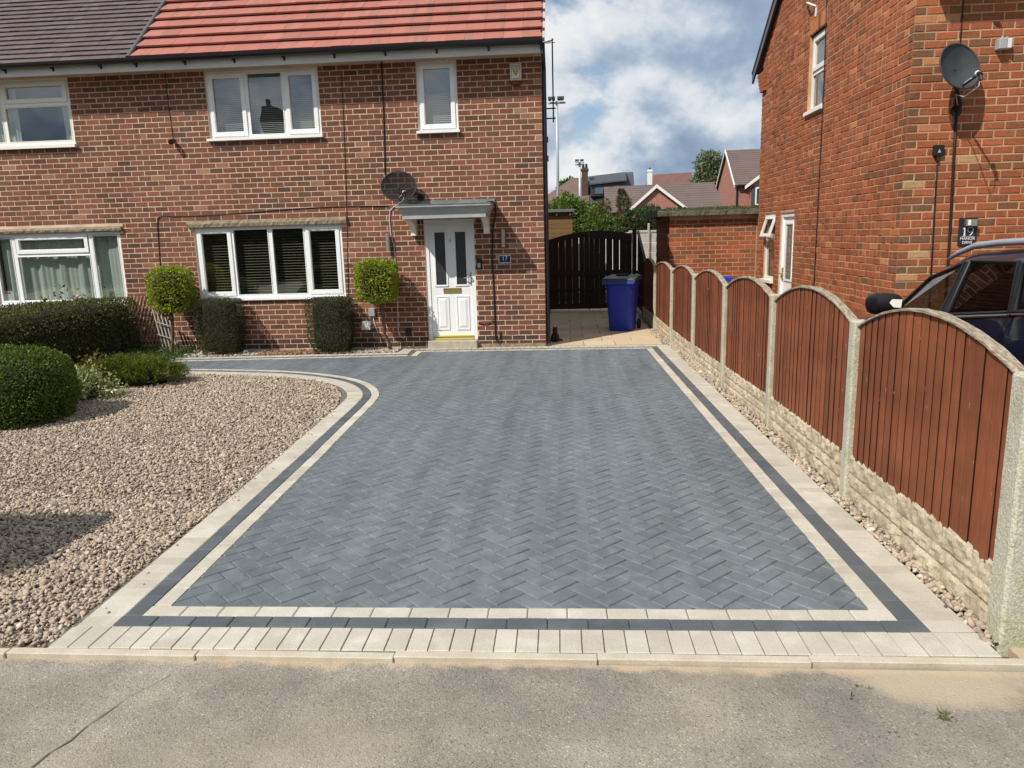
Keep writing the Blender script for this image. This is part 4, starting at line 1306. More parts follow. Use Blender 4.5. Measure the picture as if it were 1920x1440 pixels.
def roof_side(H, x0, x1, mat, gauge, width, thick, lift, nobj_rows, name, smax=4.75):
    rb = MB()
    rb.add([on_roof(x0, 0.02, -0.03), on_roof(x1, 0.02, -0.03), on_roof(x1 - .08, smax, -0.03), on_roof(x0, smax, -0.03)], [(0, 1, 2, 3)])
    yr, zr = on_roof(0, smax, -0.03)[1:]
    rb.add([(x0, yr, zr), (x1 - .10, yr, zr), (x1 - .17, 6.5, 4.9), (x0, 6.5, 4.9)], [(0, 1, 2, 3)])
    roof = rb.build('roof', mat, H)
    ncol = int(round((x1 - x0) / width)); w = (x1 - x0) / ncol
    rest_ = MB(); cnt = 0
    for r_ in range(int(smax / gauge)):
        for c_ in range(ncol):
            a, b_ = x0 + c_ * w + .0015, x0 + (c_ + 1) * w - .0015
            s0 = r_ * gauge + random.uniform(-.003, .003); s1 = s0 + gauge + 0.05
            lf_ = lift + random.uniform(-.003, .003)
            q = [on_roof(a, s0, lf_ - thick), on_roof(b_, s0, lf_ - thick), on_roof(b_, s0, lf_), on_roof(a, s0, lf_),
                 on_roof(a, s1, -thick), on_roof(b_, s1, -thick), on_roof(b_, s1, 0.0), on_roof(a, s1, 0.0)]
            fs = [(0, 1, 2, 3), (3, 2, 6, 7), (0, 3, 7, 4), (1, 5, 6, 2), (0, 4, 5, 1)]
            px, py = project(on_roof((a + b_) / 2, s0, lf_))
            tn = min(1, max(0, random.gauss(.5, .22)))
            if r_ < nobj_rows and px > -30 and py > -25 and cnt < 300:
                mb = MB(); mb.add(q, fs, tn); mb.build('roof_tile', mat, roof); cnt += 1
            else:
                rest_.add(q, fs, tn)
    rest_.build(name, mat, roof, kind='stuff')
    return roof


r17 = roof_side(H17, -6.60, 0.035, m_redtile, 0.303, 0.3016, 0.030, 0.062, 7, 'upper_tiles')
r15 = roof_side(H15, -14.2, -6.66, m_greytile, 0.1535, 0.166, 0.018, 0.034, 17, 'upper_tiles')
fl_ = MB(); fl_.tube([on_roof(-6.63, -0.02, 0.045), on_roof(-6.63, 4.75, 0.03)], 0.035, 8); fl_.build('party_flashing', M('party_strip', (0.10, 0.10, 0.10), rough=0.7), r17)
vg = MB()
for k in range(15):
    q0, q1 = k * 0.303 + .006, (k + 1) * 0.303 - .03
    p = [on_roof(0.037, q0, -.03), on_roof(0.075, q0, -.03), on_roof(0.075, q1, -.04), on_roof(0.037, q1, -.04), on_roof(0.037, q0, .04), on_roof(0.075, q0, .035), on_roof(0.075, q1, .0), on_roof(0.037, q1, .01)]
    vg.add(p, [(0, 1, 5, 4), (4, 5, 6, 7), (1, 2, 6, 5), (0, 4, 7, 3)])
vg.build('verge_mortar', m_verge, r17)
rdg = MB()
for k in range(40):
    x = -14.2 + k * 0.36
    rdg.tube([on_roof(x, 4.75, -.01), on_roof(x + .35, 4.75, -.01)], 0.11, 10)
rdg.build('ridge_tiles', m_greytile, r15, kind='stuff')
for H, x0, x1 in ((H17, XP + 0.0, 0.04), (H15, -14.0, XP - .004)):
    fb = MB(); fb.box(x0, x1, -0.37, -0.345, 4.665, 4.835); fb.build('fascia', m_fascia, H)
    sf = MB(); sf.box(x0, x1, -0.344, -0.001, 4.765, 4.785); sf.build('soffit', m_fascia, H)
    gt = MB(); n = 9; vv, ff = [], []
    for x in (x0, x1):
        for rr in (0.076, 0.069):
            for i in range(n):
                a = math.pi + math.pi * i / (n - 1)
                vv.append((x, -0.448 + rr * math.cos(a), 4.846 + rr * math.sin(a)))
    for i in range(n - 1):
        ff += [(i, i + 1, 2 * n + i + 1, 2 * n + i), (n + i, 3 * n + i, 3 * n + i + 1, n + i + 1)]
    ff += [(0, 2 * n, 3 * n, n), (n - 1, 2 * n - 1, 4 * n - 1, 3 * n - 1), tuple(range(n)) , tuple(3 * n - 1 - i for i in range(n))]
    gt.add(vv, ff); gut = gt.build('gutter', m_gutter, H, smooth=True, sharp=40)
    xx = x0 + 0.3
    while xx < x1:
        br = MB(); br.box(xx - .018, xx + .018, -0.372, -0.37, 4.72, 4.80); br.tube([(xx, -0.372, 4.745), (xx, -0.40, 4.755), (xx, -0.45, 4.766)], 0.014, 6)
        br.build('gutter_bracket', m_gutter, gut); xx += 0.82
dp = MB(); dp.tube([(0.045, -0.40, 4.80), (0.045, -0.30, 4.66), (0.045, 0.05, 4.52), (0.045, 0.06, 4.4), (0.045, 0.06, 0.04)], 0.034, 10)
dp.build('downpipe', m_gutter, H17, smooth=True, sharp=50)
bbx = MB(); bbx.prism([(EY - .03, EZ - .19), (EY - .03, EZ + .02), (3.15, 7.98), (3.15, 7.77)], 0, 0.012, 0.034); bbx.build('bargeboard', m_gutter, H17)

# ------------------------------------------------------------------ fittings on number 17


def cable(label, pts, r=0.006, mat=m_cable, name='cable', cat='cable', n=6):
    mb = MB(); mb.tube(pts, r, n)
    return tag(mb.build(name, mat, None, smooth=True), label, cat)


cable('thick black cable dropping from the eaves to the dish above the porch', [(-2.59, -0.012, 4.72), (-2.605, -0.012, 4.0), (-2.63, -0.012, 3.2), (-2.645, -0.012, 2.95), (-2.60, -0.03, 2.85)], 0.010)
cable('thin dark cable running down the bricks between the big windows and the lime topiary ball', [(-3.27, -0.010, 4.55), (-3.30, -0.010, 3.4), (-3.345, -0.010, 2.2), (-3.40, -0.010, 1.2), (-3.44, -0.010, 0.45)], 0.0045)
cable('thin cable dropping to the little black camera', [(-6.262, -0.010, 4.70), (-6.262, -0.010, 4.2), (-6.25, -0.010, 3.66)], 0.005)
hp = [(-6.745, -0.012, 1.1), (-6.735, -0.012, 1.6), (-6.70, -0.012, 2.25), (-6.675, -0.012, 2.35), (-6.60, -0.012, 2.388)]
hp += [(x, -0.012, 2.395 + 0.03 * math.sin(x * 1.3) + 0.008 * (x + 6.5)) for x in np.linspace(-6.4, -2.62, 14)]
cable('black cable carried along the brickwork above the long stone lintel', hp, 0.007)
cable('pale cable looping from the porch roof down past a wall lamp', [(-2.30, -0.05, 2.455), (-2.42, -0.03, 2.44), (-2.52, -0.02, 2.42), (-2.59, -0.014, 2.36), (-2.61, -0.014, 2.2), (-2.60, -0.014, 1.95), (-2.555, -0.014, 1.75), (-2.545, -0.014, 1.2), (-2.56, -0.014, 0.6),
                                                              (-2.57, -0.014, 0.32), (-2.54, -0.03, 0.22), (-2.47, -0.04, 0.19), (-2.42, -0.03, 0.24), (-2.41, -0.02, 0.30)], 0.008, m_whitecable)
cable('black cable hanging beside the white door with a loop at its foot', [(-0.90, -0.40, 2.43), (-0.82, -0.30, 2.44), (-0.79, -0.14, 2.40), (-0.80, -0.04, 2.25), (-0.86, -0.02, 2.0), (-0.885, -0.016, 1.5), (-0.872, -0.016, 0.9), (-0.868, -0.016, 0.25), (-0.86, -0.03, 0.13), (-0.83, -0.05, 0.09), (-0.795, -0.03, 0.14), (-0.78, -0.02, 0.27)], 0.013)
cable('short dark cable curving from the hanging cable to the door frame', [(-0.87, -0.02, 0.50), (-0.95, -0.02, 0.43), (-1.05, -0.02, 0.40), (-1.17, -0.02, 0.43)], 0.008)


def wall_lamp(x, z, label):
    t = thing('wall_lamp', label, 'lamp', (x, 0, z), 'tube lamps beside the front door')
    a = MB(); a.bbox(x - .03, x + .03, -0.02, 0.0, z - .05, z + .05, c=.006); a.build('back_plate', m_steel, t)
    b_ = MB(); b_.lathe([(0.0, z - .145), (0.036, z - .145), (0.036, z + .145), (0.0, z + .145)], (x, -0.075, 0), n=18); b_.build('lamp_tube', m_steel, t, smooth=True, sharp=40)
    c = MB(); c.box(x - .015, x + .015, -0.045, -0.02, z - .02, z + .02); c.build('arm', m_steel, t)


wall_lamp(-0.68, 1.845, 'steel tube lamp on the bricks above the blue number plate')
wall_lamp(-2.645, 1.835, 'steel tube lamp above the lime topiary ball by the door')
# doorbell
t = thing('doorbell', 'black doorbell with a pale button right beside the white door', 'doorbell', (-1.11, 0, 1.43))
a = MB(); a.bbox(-1.157, -1.062, -0.03, 0.0, 1.355, 1.515, c=.01); a.build('case', m_blackplastic, t)
a = MB(); a.bbox(-1.137, -1.082, -0.036, -0.031, 1.365, 1.445, c=.004); a.build('button', m_boxgrey, t)


def text_mesh(s, size, mat, parent, loc, name, normal='-y', ex=0.001, sx=1.0):
    cu = bpy.data.curves.new(name, 'FONT'); cu.body = s; cu.size = size; cu.align_x = 'CENTER'; cu.align_y = 'CENTER'; cu.extrude = ex
    ob = bpy.data.objects.new(name, cu); COL.objects.link(ob)
    dg = bpy.context.evaluated_depsgraph_get()
    me = bpy.data.meshes.new_from_object(ob.evaluated_get(dg))
    bpy.data.objects.remove(ob)
    me.transform(Matrix.Diagonal((sx, 1, 1, 1)))
    me.transform(Matrix.Translation(loc) @ Matrix.Rotation(math.pi / 2, 4, 'X'))
    me.materials.clear(); me.materials.append(mat)
    o_ = bpy.data.objects.new(name, me); COL.objects.link(o_)
    return attach(o_, parent)


t = thing('number_plate', 'small navy plate with white border reading 17', 'house number', (-0.67, 0, 1.5))
a = MB(); a.bbox(-0.775, -0.565, -0.012, 0.0, 1.432, 1.567, c=.003); a.build('plate', m_navy, t)
a = MB(); frame_ring(a, -0.773, -0.567, 1.434, 1.565, 0.009, 0.012, 0.0145, FAC); a.build('border', m_signwhite, t)
text_mesh('17', 0.098, m_signwhite, t, (-0.67, -0.0135, 1.510), 'number')
text_mesh('MANOR DRIVE', 0.014, m_boxgrey, t, (-0.67, -0.0135, 1.452), 'street_name')
# alarm box
t = thing('alarm_box', 'cream burglar alarm box with red lens under the eaves', 'alarm', (-0.405, 0, 4.43))
a = MB(); a.bbox(-0.497, -0.315, -0.075, 0.0, 4.335, 4.607, c=.014); a.build('case', m_alarm, t)
a = MB(); a.bbox(-0.485, -0.327, -0.066, 0.0, 4.262, 4.334, c=.02); a.build('lens', m_alarmred, t)
a = MB(); frame_ring(a, -0.474, -0.338, 4.352, 4.590, 0.004, 0.0752, 0.0765, FAC); a.build('printed_border', m_alarmink, t)
text_mesh('MOON', 0.048, m_alarmink, t, (-0.406, -0.0757, 4.545), 'brand_text', sx=0.9)
text_mesh('ALARM', 0.044, m_alarmink, t, (-0.406, -0.0757, 4.505), 'brand_text', sx=0.85)
a = MB(); a.prism([(-0.455, 4.482), (-0.357, 4.482), (-0.395, 4.41), (-0.406, 4.398), (-0.417, 4.41)], 1, -0.0762, -0.0752); a.build('emblem', m_alarmgold, t)
a = MB(); a.prism([(-0.411, 4.475), (-0.400, 4.475), (-0.402, 4.44), (-0.409, 4.44)], 1, -0.0775, -0.0764); a.build('emblem_flame', m_alarm, t)
text_mesh('0115 9000', 0.016, m_alarmink, t, (-0.406, -0.0757, 4.366), 'phone_text')
# small camera
t = thing('security_camera', 'little black camera on the bricks beside the bedroom window', 'camera', (-6.24, 0, 3.6))
a = MB(); a.lathe([(0.0, 0), (0.03, 0), (0.03, .015), (0.0, .015)], (-6.24, -0.015, 3.62), axis=1, n=12); a.build('mount', m_blackplastic, t)
a = MB(); a.tube([(-6.24, -0.02, 3.62), (-6.235, -0.07, 3.6), (-6.22, -0.16, 3.575)], [0.02, 0.042, 0.042], 12); a.build('body', m_blackplastic, t, smooth=True, sharp=40)
# little boxes below
a = MB(); a.bbox(-3.065, -2.955, -0.05, 0.0, 0.575, 0.715, c=.008); tag(a.build('socket_box', m_boxgrey), 'grey outdoor socket box behind the topiary trunk', 'socket')
a = MB(); a.prism([(0.0, 0.36), (-0.10, 0.35), (-0.10, 0.38), (-0.05, 0.495), (0.0, 0.495)], 0, -3.195, -3.04); tag(a.build('flue_cover', m_lnb), 'white sloping vent cover low on the bricks beside the trunk', 'vent')
cable('thin pale cable under the grey socket box', [(-3.0, -0.02, 0.57), (-2.97, -0.02, 0.42), (-2.93, -0.03, 0.30), (-2.86, -0.03, 0.27), (-2.80, -0.02, 0.33), (-2.80, -0.015, 0.45)], 0.005, m_whitecable)
a = MB(); a.bbox(-2.44, -2.34, -0.045, 0.0, 0.22, 0.36, c=.006); tag(a.build('junction_box', m_blackplastic), 'small black box low on the wall by the pale cable', 'box')

# satellite dishes


def dish(label, c, nrm, w, h, mat, wall_y, foot, lnb):
    t = thing('satellite_dish', label, 'satellite dish', (c[0], wall_y, c[2]), 'satellite dishes')
    nrm = np.array(nrm, float); nrm /= np.linalg.norm(nrm)
    u = np.cross(nrm, (0, 0, 1.0)); u = -u / np.linalg.norm(u); v = np.cross(nrm, u); v = v if v[2] > 0 else -v
    c = np.array(c, float)
    mb = MB(); nr, na = 7, 36; vs_ = [c - nrm * 0.075]
    for i in range(1, nr + 1):
        r_ = i / nr
        for k in range(na):
            th_ = 2 * math.pi * k / na
            vs_.append(c + u * (w / 2 * r_ * math.cos(th_)) + v * (h / 2 * r_ * math.sin(th_)) - nrm * 0.075 * (1 - r_ * r_))
    fs = [(0, 1 + k, 1 + (k + 1) % na) for k in range(na)]
    for i in range(nr - 1):
        for k in range(na): fs.append((1 + i * na + k, 1 + (i + 1) * na + k, 1 + (i + 1) * na + (k + 1) % na, 1 + i * na + (k + 1) % na))
    mb.add(vs_, fs); mb.build('reflector', mat, t, smooth=True)
    rm = MB(); rm.tube([c + u * (w / 2 * math.cos(a)) + v * (h / 2 * math.sin(a)) - nrm * .004 for a in np.linspace(0, 2 * math.pi, 41)], 0.010, 6, cap=False); rm.build('rim', m_dish, t, smooth=True)
    l = np.array(lnb, float)
    base = c - v * h * 0.44
    am = MB(); am.tube([base, base + (l - base) * .5, l], 0.011, 6); am.build('arm', m_carblack, t)
    st_ = MB(); st_.tube([base + (l - base) * .12 + v * .012, base + (l - base) * .52 + v * .014], 0.008, 6); st_.build('arm_label', m_lnb, t)
    hd_ = MB(); d = (c - l) / np.linalg.norm(c - l); hd_.tube([l + d * .045, l + d * .02], 0.027, 12); hd_.build('lnb_cap', m_lnb, t, smooth=True, sharp=40)
    hb_ = MB(); hb_.tube([l + d * .019, l - d * .03], 0.022, 10); hb_.tube([l - d * .01, l - d * .02 - v * .06], 0.018, 8); hb_.build('lnb_body', m_carblack, t, smooth=True, sharp=40)
    ft = np.array(foot, float)
    bk = MB(); bk.tube([c - nrm * .085, c - nrm * .12 - v * h * .2, (ft + c - nrm * .1) / 2 + np.array([0, -.06, 0]), ft + np.array([0, -.09, .05]), ft + np.array([0, -.02, -.0])], 0.020, 8)
    bk.lathe([(0, 0), (0.06, 0), (0.06, 0.018), (0, 0.018)], (ft[0], ft[1] - .018, ft[2]), axis=1, n=16); bk.build('wall_mount', m_carblack, t)
    lc = MB(); lc.tube([l - v * .05, l - v * .13 + u * -.03, l - v * .17 - u * .10, base - v * .12, base - v * .05 - nrm * .1, ft + np.array([0, -.03, .05])], 0.005, 5); lc.build('coax', m_boxgrey, t)
    return t


dish('smoky grey mesh satellite dish just above the porch roof', (-2.365, -0.27, 2.735), (0.12, -0.93, 0.28), 0.58, 0.50, m_dishmesh, 0, (-2.06, -0.0, 2.56), (-2.19, -0.66, 2.60))

# gas meter style oddments and aerial on the gable
t = thing('tv_aerial', 'black aerial mast bracketed to the gable end of number 17', 'aerial', (0.0, 3.0, 4.3))
a = MB(); a.tube([(0.14, 3.0, 4.1), (0.14, 3.0, 5.68)], 0.014, 8); a.build('mast', m_blackplastic, t)
for z in (4.18, 4.37):
    a = MB(); a.tube([(-0.06, 3.0, z), (0.19, 3.0, z)], 0.014, 6); a.build('bracket', m_blackplastic, t)
a = MB(); a.tube([(0.14, 3.0, 5.64), (0.0, 2.5, 5.50)], 0.008, 5); a.tube([(0.02, 3.02, 5.6), (0.2, 2.99, 5.6)], 0.006, 5); a.build('boom', m_blackplastic, t)
for k in range(4):
    a = MB(); f = k / 3; c = np.array([0.13 - .1 * f, 2.97 - .38 * f, 5.63 - .11 * f]); a.tube([c + [-.05, .0, -.03], c + [.05, 0, .03]], 0.004, 4); a.build('director', m_blackplastic, t)
for z, lab in ((3.53, 'small black cable clamp high on the dark gable edge'), (3.21, 'pair of black pipe clips lower on the gable edge')):
    a = MB(); a.bbox(0.0, 0.075, 0.95, 1.03, z - .05, z + .05, c=.006); tag(a.build('pipe_clip', m_blackplastic), lab, 'clip')

# ------------------------------------------------------------------ number 19
XG, YF19, YR19 = 4.17, -3.76, 2.70
YRIDGE = -0.53; EZ19 = 4.876; T19 = 0.666
H19 = thing('brick_house', 'orange brick house end wall with a slim upstairs window, number 19', 'house', (7.5, -0.5, 0))
GAB = lambda u, v, n: (XG - n, -u, v)            # u runs towards the road (-y)
FR19 = lambda u, v, n: (u, YF19 - n, v)
top19 = lambda y: EZ19 - 0.05 + (3.18 - y) * T19 if y > YRIDGE else EZ19 - 0.05 + (y + 4.24) * T19
gh = [(0.12, 0.876, 3.605, 4.77), (-2.15, -1.43, 0.90, 2.175), (-1.09, -0.28, 0.0, 2.15)]     # in u = -y
mb = MB()
cells_wall(mb, GAB, [-YR19, -YF19], [-0.05, 4.55], gh, 0.22)
gab_poly = [(-YR19, 4.55), (-YF19, 4.55), (-YF19, top19(YF19)), (-YRIDGE, top19(YRIDGE)), (-YR19, top19(YR19))]
# upper gable as a sheet with the bedroom window cut out of its lower part
gh_hi = 4.77
mb.add([GAB(-YR19, gh_hi, 0), GAB(-YF19, gh_hi, 0), GAB(-YF19, top19(YF19), 0), GAB(-YRIDGE, top19(YRIDGE), 0), GAB(-YR19, top19(YR19), 0)], [(0, 1, 2, 3, 4)])
w19 = mb.build('gable_wall', m_mortar19, H19)


def lim19(v):
    if v < 4.75: return (-YR19, -YF19)
    y1 = min(YR19, 3.18 - (v + 0.05 - EZ19) / T19); y0 = max(YF19, (v + 0.05 - EZ19) / T19 - 4.24)
    return (-y1, -y0)


def vis19(P):
    d = P - CAM; t_ = (2.25 - CAM[0]) / d[0]
    if not 0 < t_ < 1: return True
    q = CAM + d * t_
    return q[2] > 1.38 or q[1] < -9.6 or q[1] > 2


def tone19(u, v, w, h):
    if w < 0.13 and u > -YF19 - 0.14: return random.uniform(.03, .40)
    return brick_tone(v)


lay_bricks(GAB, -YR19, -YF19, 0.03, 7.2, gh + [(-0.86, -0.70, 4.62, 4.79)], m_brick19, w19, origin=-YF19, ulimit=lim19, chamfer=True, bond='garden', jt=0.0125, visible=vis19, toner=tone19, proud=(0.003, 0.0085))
f19 = MB(); cells_wall(f19, FR19, [XG + 0.2205, 11.0], [-0.05, 4.8], [], 0.22)
f19.add([(11, YF19, -.05), (11, YR19, -.05), (11, YR19, 4.8), (11, YRIDGE, 7.2), (11, YF19, 4.8)], [(0, 1, 2, 3, 4)])
f19.add([(XG, YR19, -.05), (11, YR19, -.05), (11, YR19, 4.8), (XG, YR19, 4.8)], [(0, 1, 2, 3)])
f19 = f19.build('front_wall', m_mortar19, H19)


def visf(P):
    return P[0] < 5.6 and P[2] > 1.25


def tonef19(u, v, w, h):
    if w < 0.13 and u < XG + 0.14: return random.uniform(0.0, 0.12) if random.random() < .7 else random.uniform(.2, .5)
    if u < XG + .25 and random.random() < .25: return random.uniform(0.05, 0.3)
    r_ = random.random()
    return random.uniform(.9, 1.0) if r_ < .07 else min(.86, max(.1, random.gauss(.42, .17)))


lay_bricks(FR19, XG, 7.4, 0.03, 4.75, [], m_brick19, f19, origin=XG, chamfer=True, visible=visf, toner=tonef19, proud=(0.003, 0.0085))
# windows and side door
window(H19, GAB, 0.12, 0.876, 3.605, 4.77, [(0.17, 0.83, 4.24, 4.725, True), (0.18, 0.82, 3.68, 4.19, False)], trans=((0.17, 0.83, 4.205),), sill=0.05, rec=0.05, mat=m_upvc2, sillh=0.05)
fr = window(H19, GAB, -2.15, -1.43, 0.90, 2.175, [(-2.09, -1.49, .98, 1.73, False)], trans=((-2.1, -1.48, 1.765),), sill=0.07, rec=0.025, mat=m_upvc2, sillh=0.05)
# top light standing open, hinged at its head
ov = MB(); zt, zb = 2.12, 1.78; an = math.radians(17)


def OPEN(u, v, n):
    dv = zt - v
    return GAB(u, zt - dv * math.cos(an) - n * math.sin(an) * 0, 0.0 + dv * math.sin(an) + n - .03)


frame_ring(ov, -2.10, -1.48, zb - .05, zt, 0.06, -0.01, 0.03, OPEN); ov.build('open_sash', m_upvc2, fr)
pn = MB(); pn.add([OPEN(-2.04, zb, .01), OPEN(-1.54, zb, .01), OPEN(-1.54, zt - .06, .01), OPEN(-2.04, zt - .06, .01)], [(0, 1, 2, 3)]); pn.build('pane', m_glass, fr)
bkd = MB(); bkd.box(XG + 0.5, XG + 0.52, 1.2, 2.4, 0.5, 2.4); bkd.build('room_back', m_inside, H19)
dr = MB(); frame_ring(dr, -1.09, -0.28, 0.02, 2.15, 0.07, -0.12, -0.02, GAB); sd = dr.build('door', m_upvc, H19)
a = MB(); nbox(a, GAB, -1.02, -0.35, 0.1, 2.08, -0.10, -0.055); a.build('door_leaf', m_upvc, sd)
a = MB(); frame_ring(a, -0.92, -0.45, 0.98, 1.98, 0.03, -.055, -.035, GAB); a.build('glazing_bead', m_upvc, sd)
a = MB(); nbox(a, GAB, -0.89, -0.48, 1.01, 1.95, -.055, -.052); a.build('door_glass', m_glass, sd)
a = MB(); frame_ring(a, -0.92, -0.45, 0.2, 0.78, 0.03, -.055, -.04, GAB); a.build('door_panel', m_upvc, sd)
a = MB(); a.tube([(XG + .055, 0.99, 1.1), (XG - .01, 0.99, 1.1), (XG - .02, 0.90, 1.1)], 0.012, 6); a.box(XG + .03, XG + .055, .975, 1.005, .98, 1.2); a.build('handle', m_gold, sd)
# bargeboard, roof, gutter
for (ya, za, yb, zb_) in ((3.18, EZ19, YRIDGE, EZ19 + (3.18 - YRIDGE) * T19), (-4.24, EZ19, YRIDGE, EZ19 + (4.24 + YRIDGE) * T19)):
    a = MB(); a.prism([(ya, za - .17), (ya, za + .02), (yb, zb_ + .02), (yb, zb_ - .17)], 0, XG - .10, XG - .065); a.build('bargeboard', m_gutter, H19)
    a = MB(); a.prism([(ya, za), (ya, za + .05), (yb, zb_ + .05), (yb, zb_)], 0, XG - .11, 11.2); a.build('roof_slope', m_greytile, H19)
a = MB()
for i in range(5): a.box(XG - .055 + .002 * i, XG - .004, 2.40, 2.72 + .06 * i, 4.45 + i * 0.075, 4.45 + i * .075 + .066)
a.build('corbel', m_brick19, H19)
a = MB(); a.tube([(XG - .06, -4.30, 4.86), (11, -4.30, 4.86)], 0.055, 8); a.box(XG - .05, 11, -4.24, -4.22, 4.68, 4.84); a.build('gutter', m_gutter, H19)
a = MB(); a.box(XG - .05, 11, -4.22, YF19, 4.72, 4.74); a.build('soffit', m_fascia, H19)
a = MB(); a.tube([(XG + .25, 2.76, 4.7), (XG + .25, 2.76, 0.0)], 0.034, 8); a.build('downpipe', m_lnb, H19)
for k in range(4):
    x = XG + 0.35 + k * 0.75
    a = MB(); a.prism([(-4.36, 4.78), (-4.30, 4.72), (-4.24, 4.74), (-4.24, 4.84)], 0, x, x + .03); a.build('gutter_bracket', m_gutter, H19)
# soldier course over the bedroom window
for k in range(6):
    a = MB(); brick_mb(a, GAB, 0.10 + .065 + k * .128, 4.885, 0.118, 0.205, 0.9 if k != 3 else .15, 0.012, c=True); a.build('lintel_brick', m_brick19, w19)
a = MB(); nbox(a, GAB, -0.86, -0.70, 4.62, 4.79, -0.02, 0.006)
vent = a.build('air_brick', m_brick19, H19)
for i in range(2):
    for j in range(3):
        b_ = MB(); nbox(b_, GAB, -0.845 + i * .07, -0.795 + i * .07, 4.635 + j * .05, 4.67 + j * .05, 0.005, 0.0085); b_.build('hole', m_blackplastic, vent)
# fittings on number 19
cable('brown cable running down the end wall of number 19 beside the slim window', [(XG - .012, -0.83, 5.9), (XG - .012, -0.84, 5.09), (XG - .012, -0.90, 4.0), (XG - .012, -0.912, 2.94), (XG - .012, -0.92, 1.9), (XG - .012, -0.925, 0.9)], 0.009)
t = thing('wall_bracket', 'small white bracket high on the end wall of number 19', 'bracket', (XG, -0.2, 5.2))
a = MB(); a.tube([(XG - .02, 0.10, 5.30), (XG - .10, -0.2, 5.24), (XG - .02, -0.40, 5.13)], 0.014, 6); a.build('arm', m_lnb, t)
a = MB(); a.tube([(XG - .01, -0.38, 5.13), (XG - .01, -0.36, 5.00)], 0.02, 6); a.build('foot', m_lnb, t)
cable('thick dark cable below the dish on number 19', [(4.68, YF19 - .015, 3.10), (4.69, YF19 - .015, 2.6), (4.715, YF19 - .015, 1.9), (4.73, YF19 - .015, 1.3), (4.735, YF19 - .015, 0.6)], 0.014)
cable('thin cable dropping from the eaves behind the dish on number 19', [(4.655, YF19 - .012, 4.7), (4.655, YF19 - .012, 4.1), (4.66, YF19 - .012, 3.1)], 0.006)
cable('thin black cable below the square black box', [(4.515, YF19 - .02, 2.63), (4.525, YF19 - .012, 2.3), (4.545, YF19 - .012, 1.6), (4.56, YF19 - .012, 0.9)], 0.008)
t = thing('junction_box', 'square black box on the front bricks of number 19', 'box', (4.515, YF19, 2.68))
a = MB(); a.bbox(4.46, 4.57, YF19 - .05, YF19, 2.625, 2.742, c=.008); a.build('case', m_blackplastic, t)
a = MB(); a.prism([(4.497, 2.66), (4.533, 2.66), (4.515, 2.70)], 1, YF19 - .052, YF19 - .0502); a.build('emblem', m_boxgrey, t)
a = MB(); a.tube([(4.515, YF19 - .025, 2.625), (4.515, YF19 - .025, 2.57)], 0.018, 8); a.build('gland', m_blackplastic, t)
t = thing('sensor_box', 'pale grey weatherproof box right of the dish on number 19', 'box', (5.09, YF19, 3.76))
a = MB(); a.bbox(5.02, 5.105, YF19 - .10, YF19 - .0, 3.70, 3.815, c=.01); a.build('case', m_boxgrey, t)
a = MB(); a.bbox(5.106, 5.16, YF19 - .085, YF19 - .0, 3.71, 3.81, c=.006); a.build('terminal_block', m_lnb, t)
a = MB(); a.tube([(5.07, YF19 - .05, 3.82), (5.07, YF19 - .05, 3.84)], 0.012, 6); a.tube([(5.12, YF19 - .05, 3.82), (5.12, YF19 - .05, 3.835)], 0.012, 6); a.build('screw_gland', m_boxgrey, t)
dish('solid dark grey satellite dish on number 19', (4.553, YF19 - .27, 3.515), (0.30, -0.90, 0.26), 0.50, 0.49, m_dish, YF19, (4.68, YF19, 3.10), (4.57, YF19 - .64, 3.36))
t = thing('house_sign', 'slate house sign with small lamp reading 19 Manor Drive', 'house sign', (4.91, YF19, 1.8))
a = MB(); a.bbox(4.812, 5.005, YF19 - .03, YF19, 1.635, 1.94, c=.006); a.build('slate', m_slate, t)
a = MB(); a.bbox(4.855, 4.975, YF19 - .09, YF19 - .03, 1.85, 1.925, c=.006); a.build('lamp_housing', m_steel, t)
a = MB(); a.bbox(4.868, 4.90, YF19 - .096, YF19 - .0905, 1.86, 1.92, c=.003); a.build('lamp_lens', m_lens_mirror_sky, t)
# numerals with old-style serifs
nm = MB(); yy0, yy1 = YF19 - .0335, YF19 - .0305
nm.prism([(4.862, 1.745), (4.876, 1.745), (4.874, 1.838), (4.866, 1.838), (4.848, 1.822), (4.850, 1.818), (4.863, 1.824)], 1, yy0, yy1)
nm.prism([(4.850, 1.741), (4.888, 1.741), (4.888, 1.7445), (4.850, 1.7445)], 1, yy0, yy1)
ring = []
for a_ in np.linspace(0, 2 * math.pi, 21): ring.append((4.930 + 0.030 * math.cos(a_), yy0, 1.810 + 0.028 * math.sin(a_)))
nm.tube(ring, 0.0042, 5, cap=False)
nm.tube([(4.960, yy0, 1.806), (4.957, yy0, 1.785), (4.945, yy0, 1.762), (4.925, yy0, 1.744)], [.005, .0055, .005, .003], 5)
nm.build('number', m_signwhite, t)
text_mesh('MANOR', 0.044, m_signwhite, t, (4.907, YF19 - .0315, 1.712), 'street_name', sx=1.02)
text_mesh('DRIVE', 0.042, m_signwhite, t, (4.907, YF19 - .0315, 1.668), 'street_name', sx=1.0)
a = MB(); a.box(4.838, 4.976, YF19 - .0325, YF19 - .0303, 1.7345, 1.737); a.build('rule', m_signwhite, t)

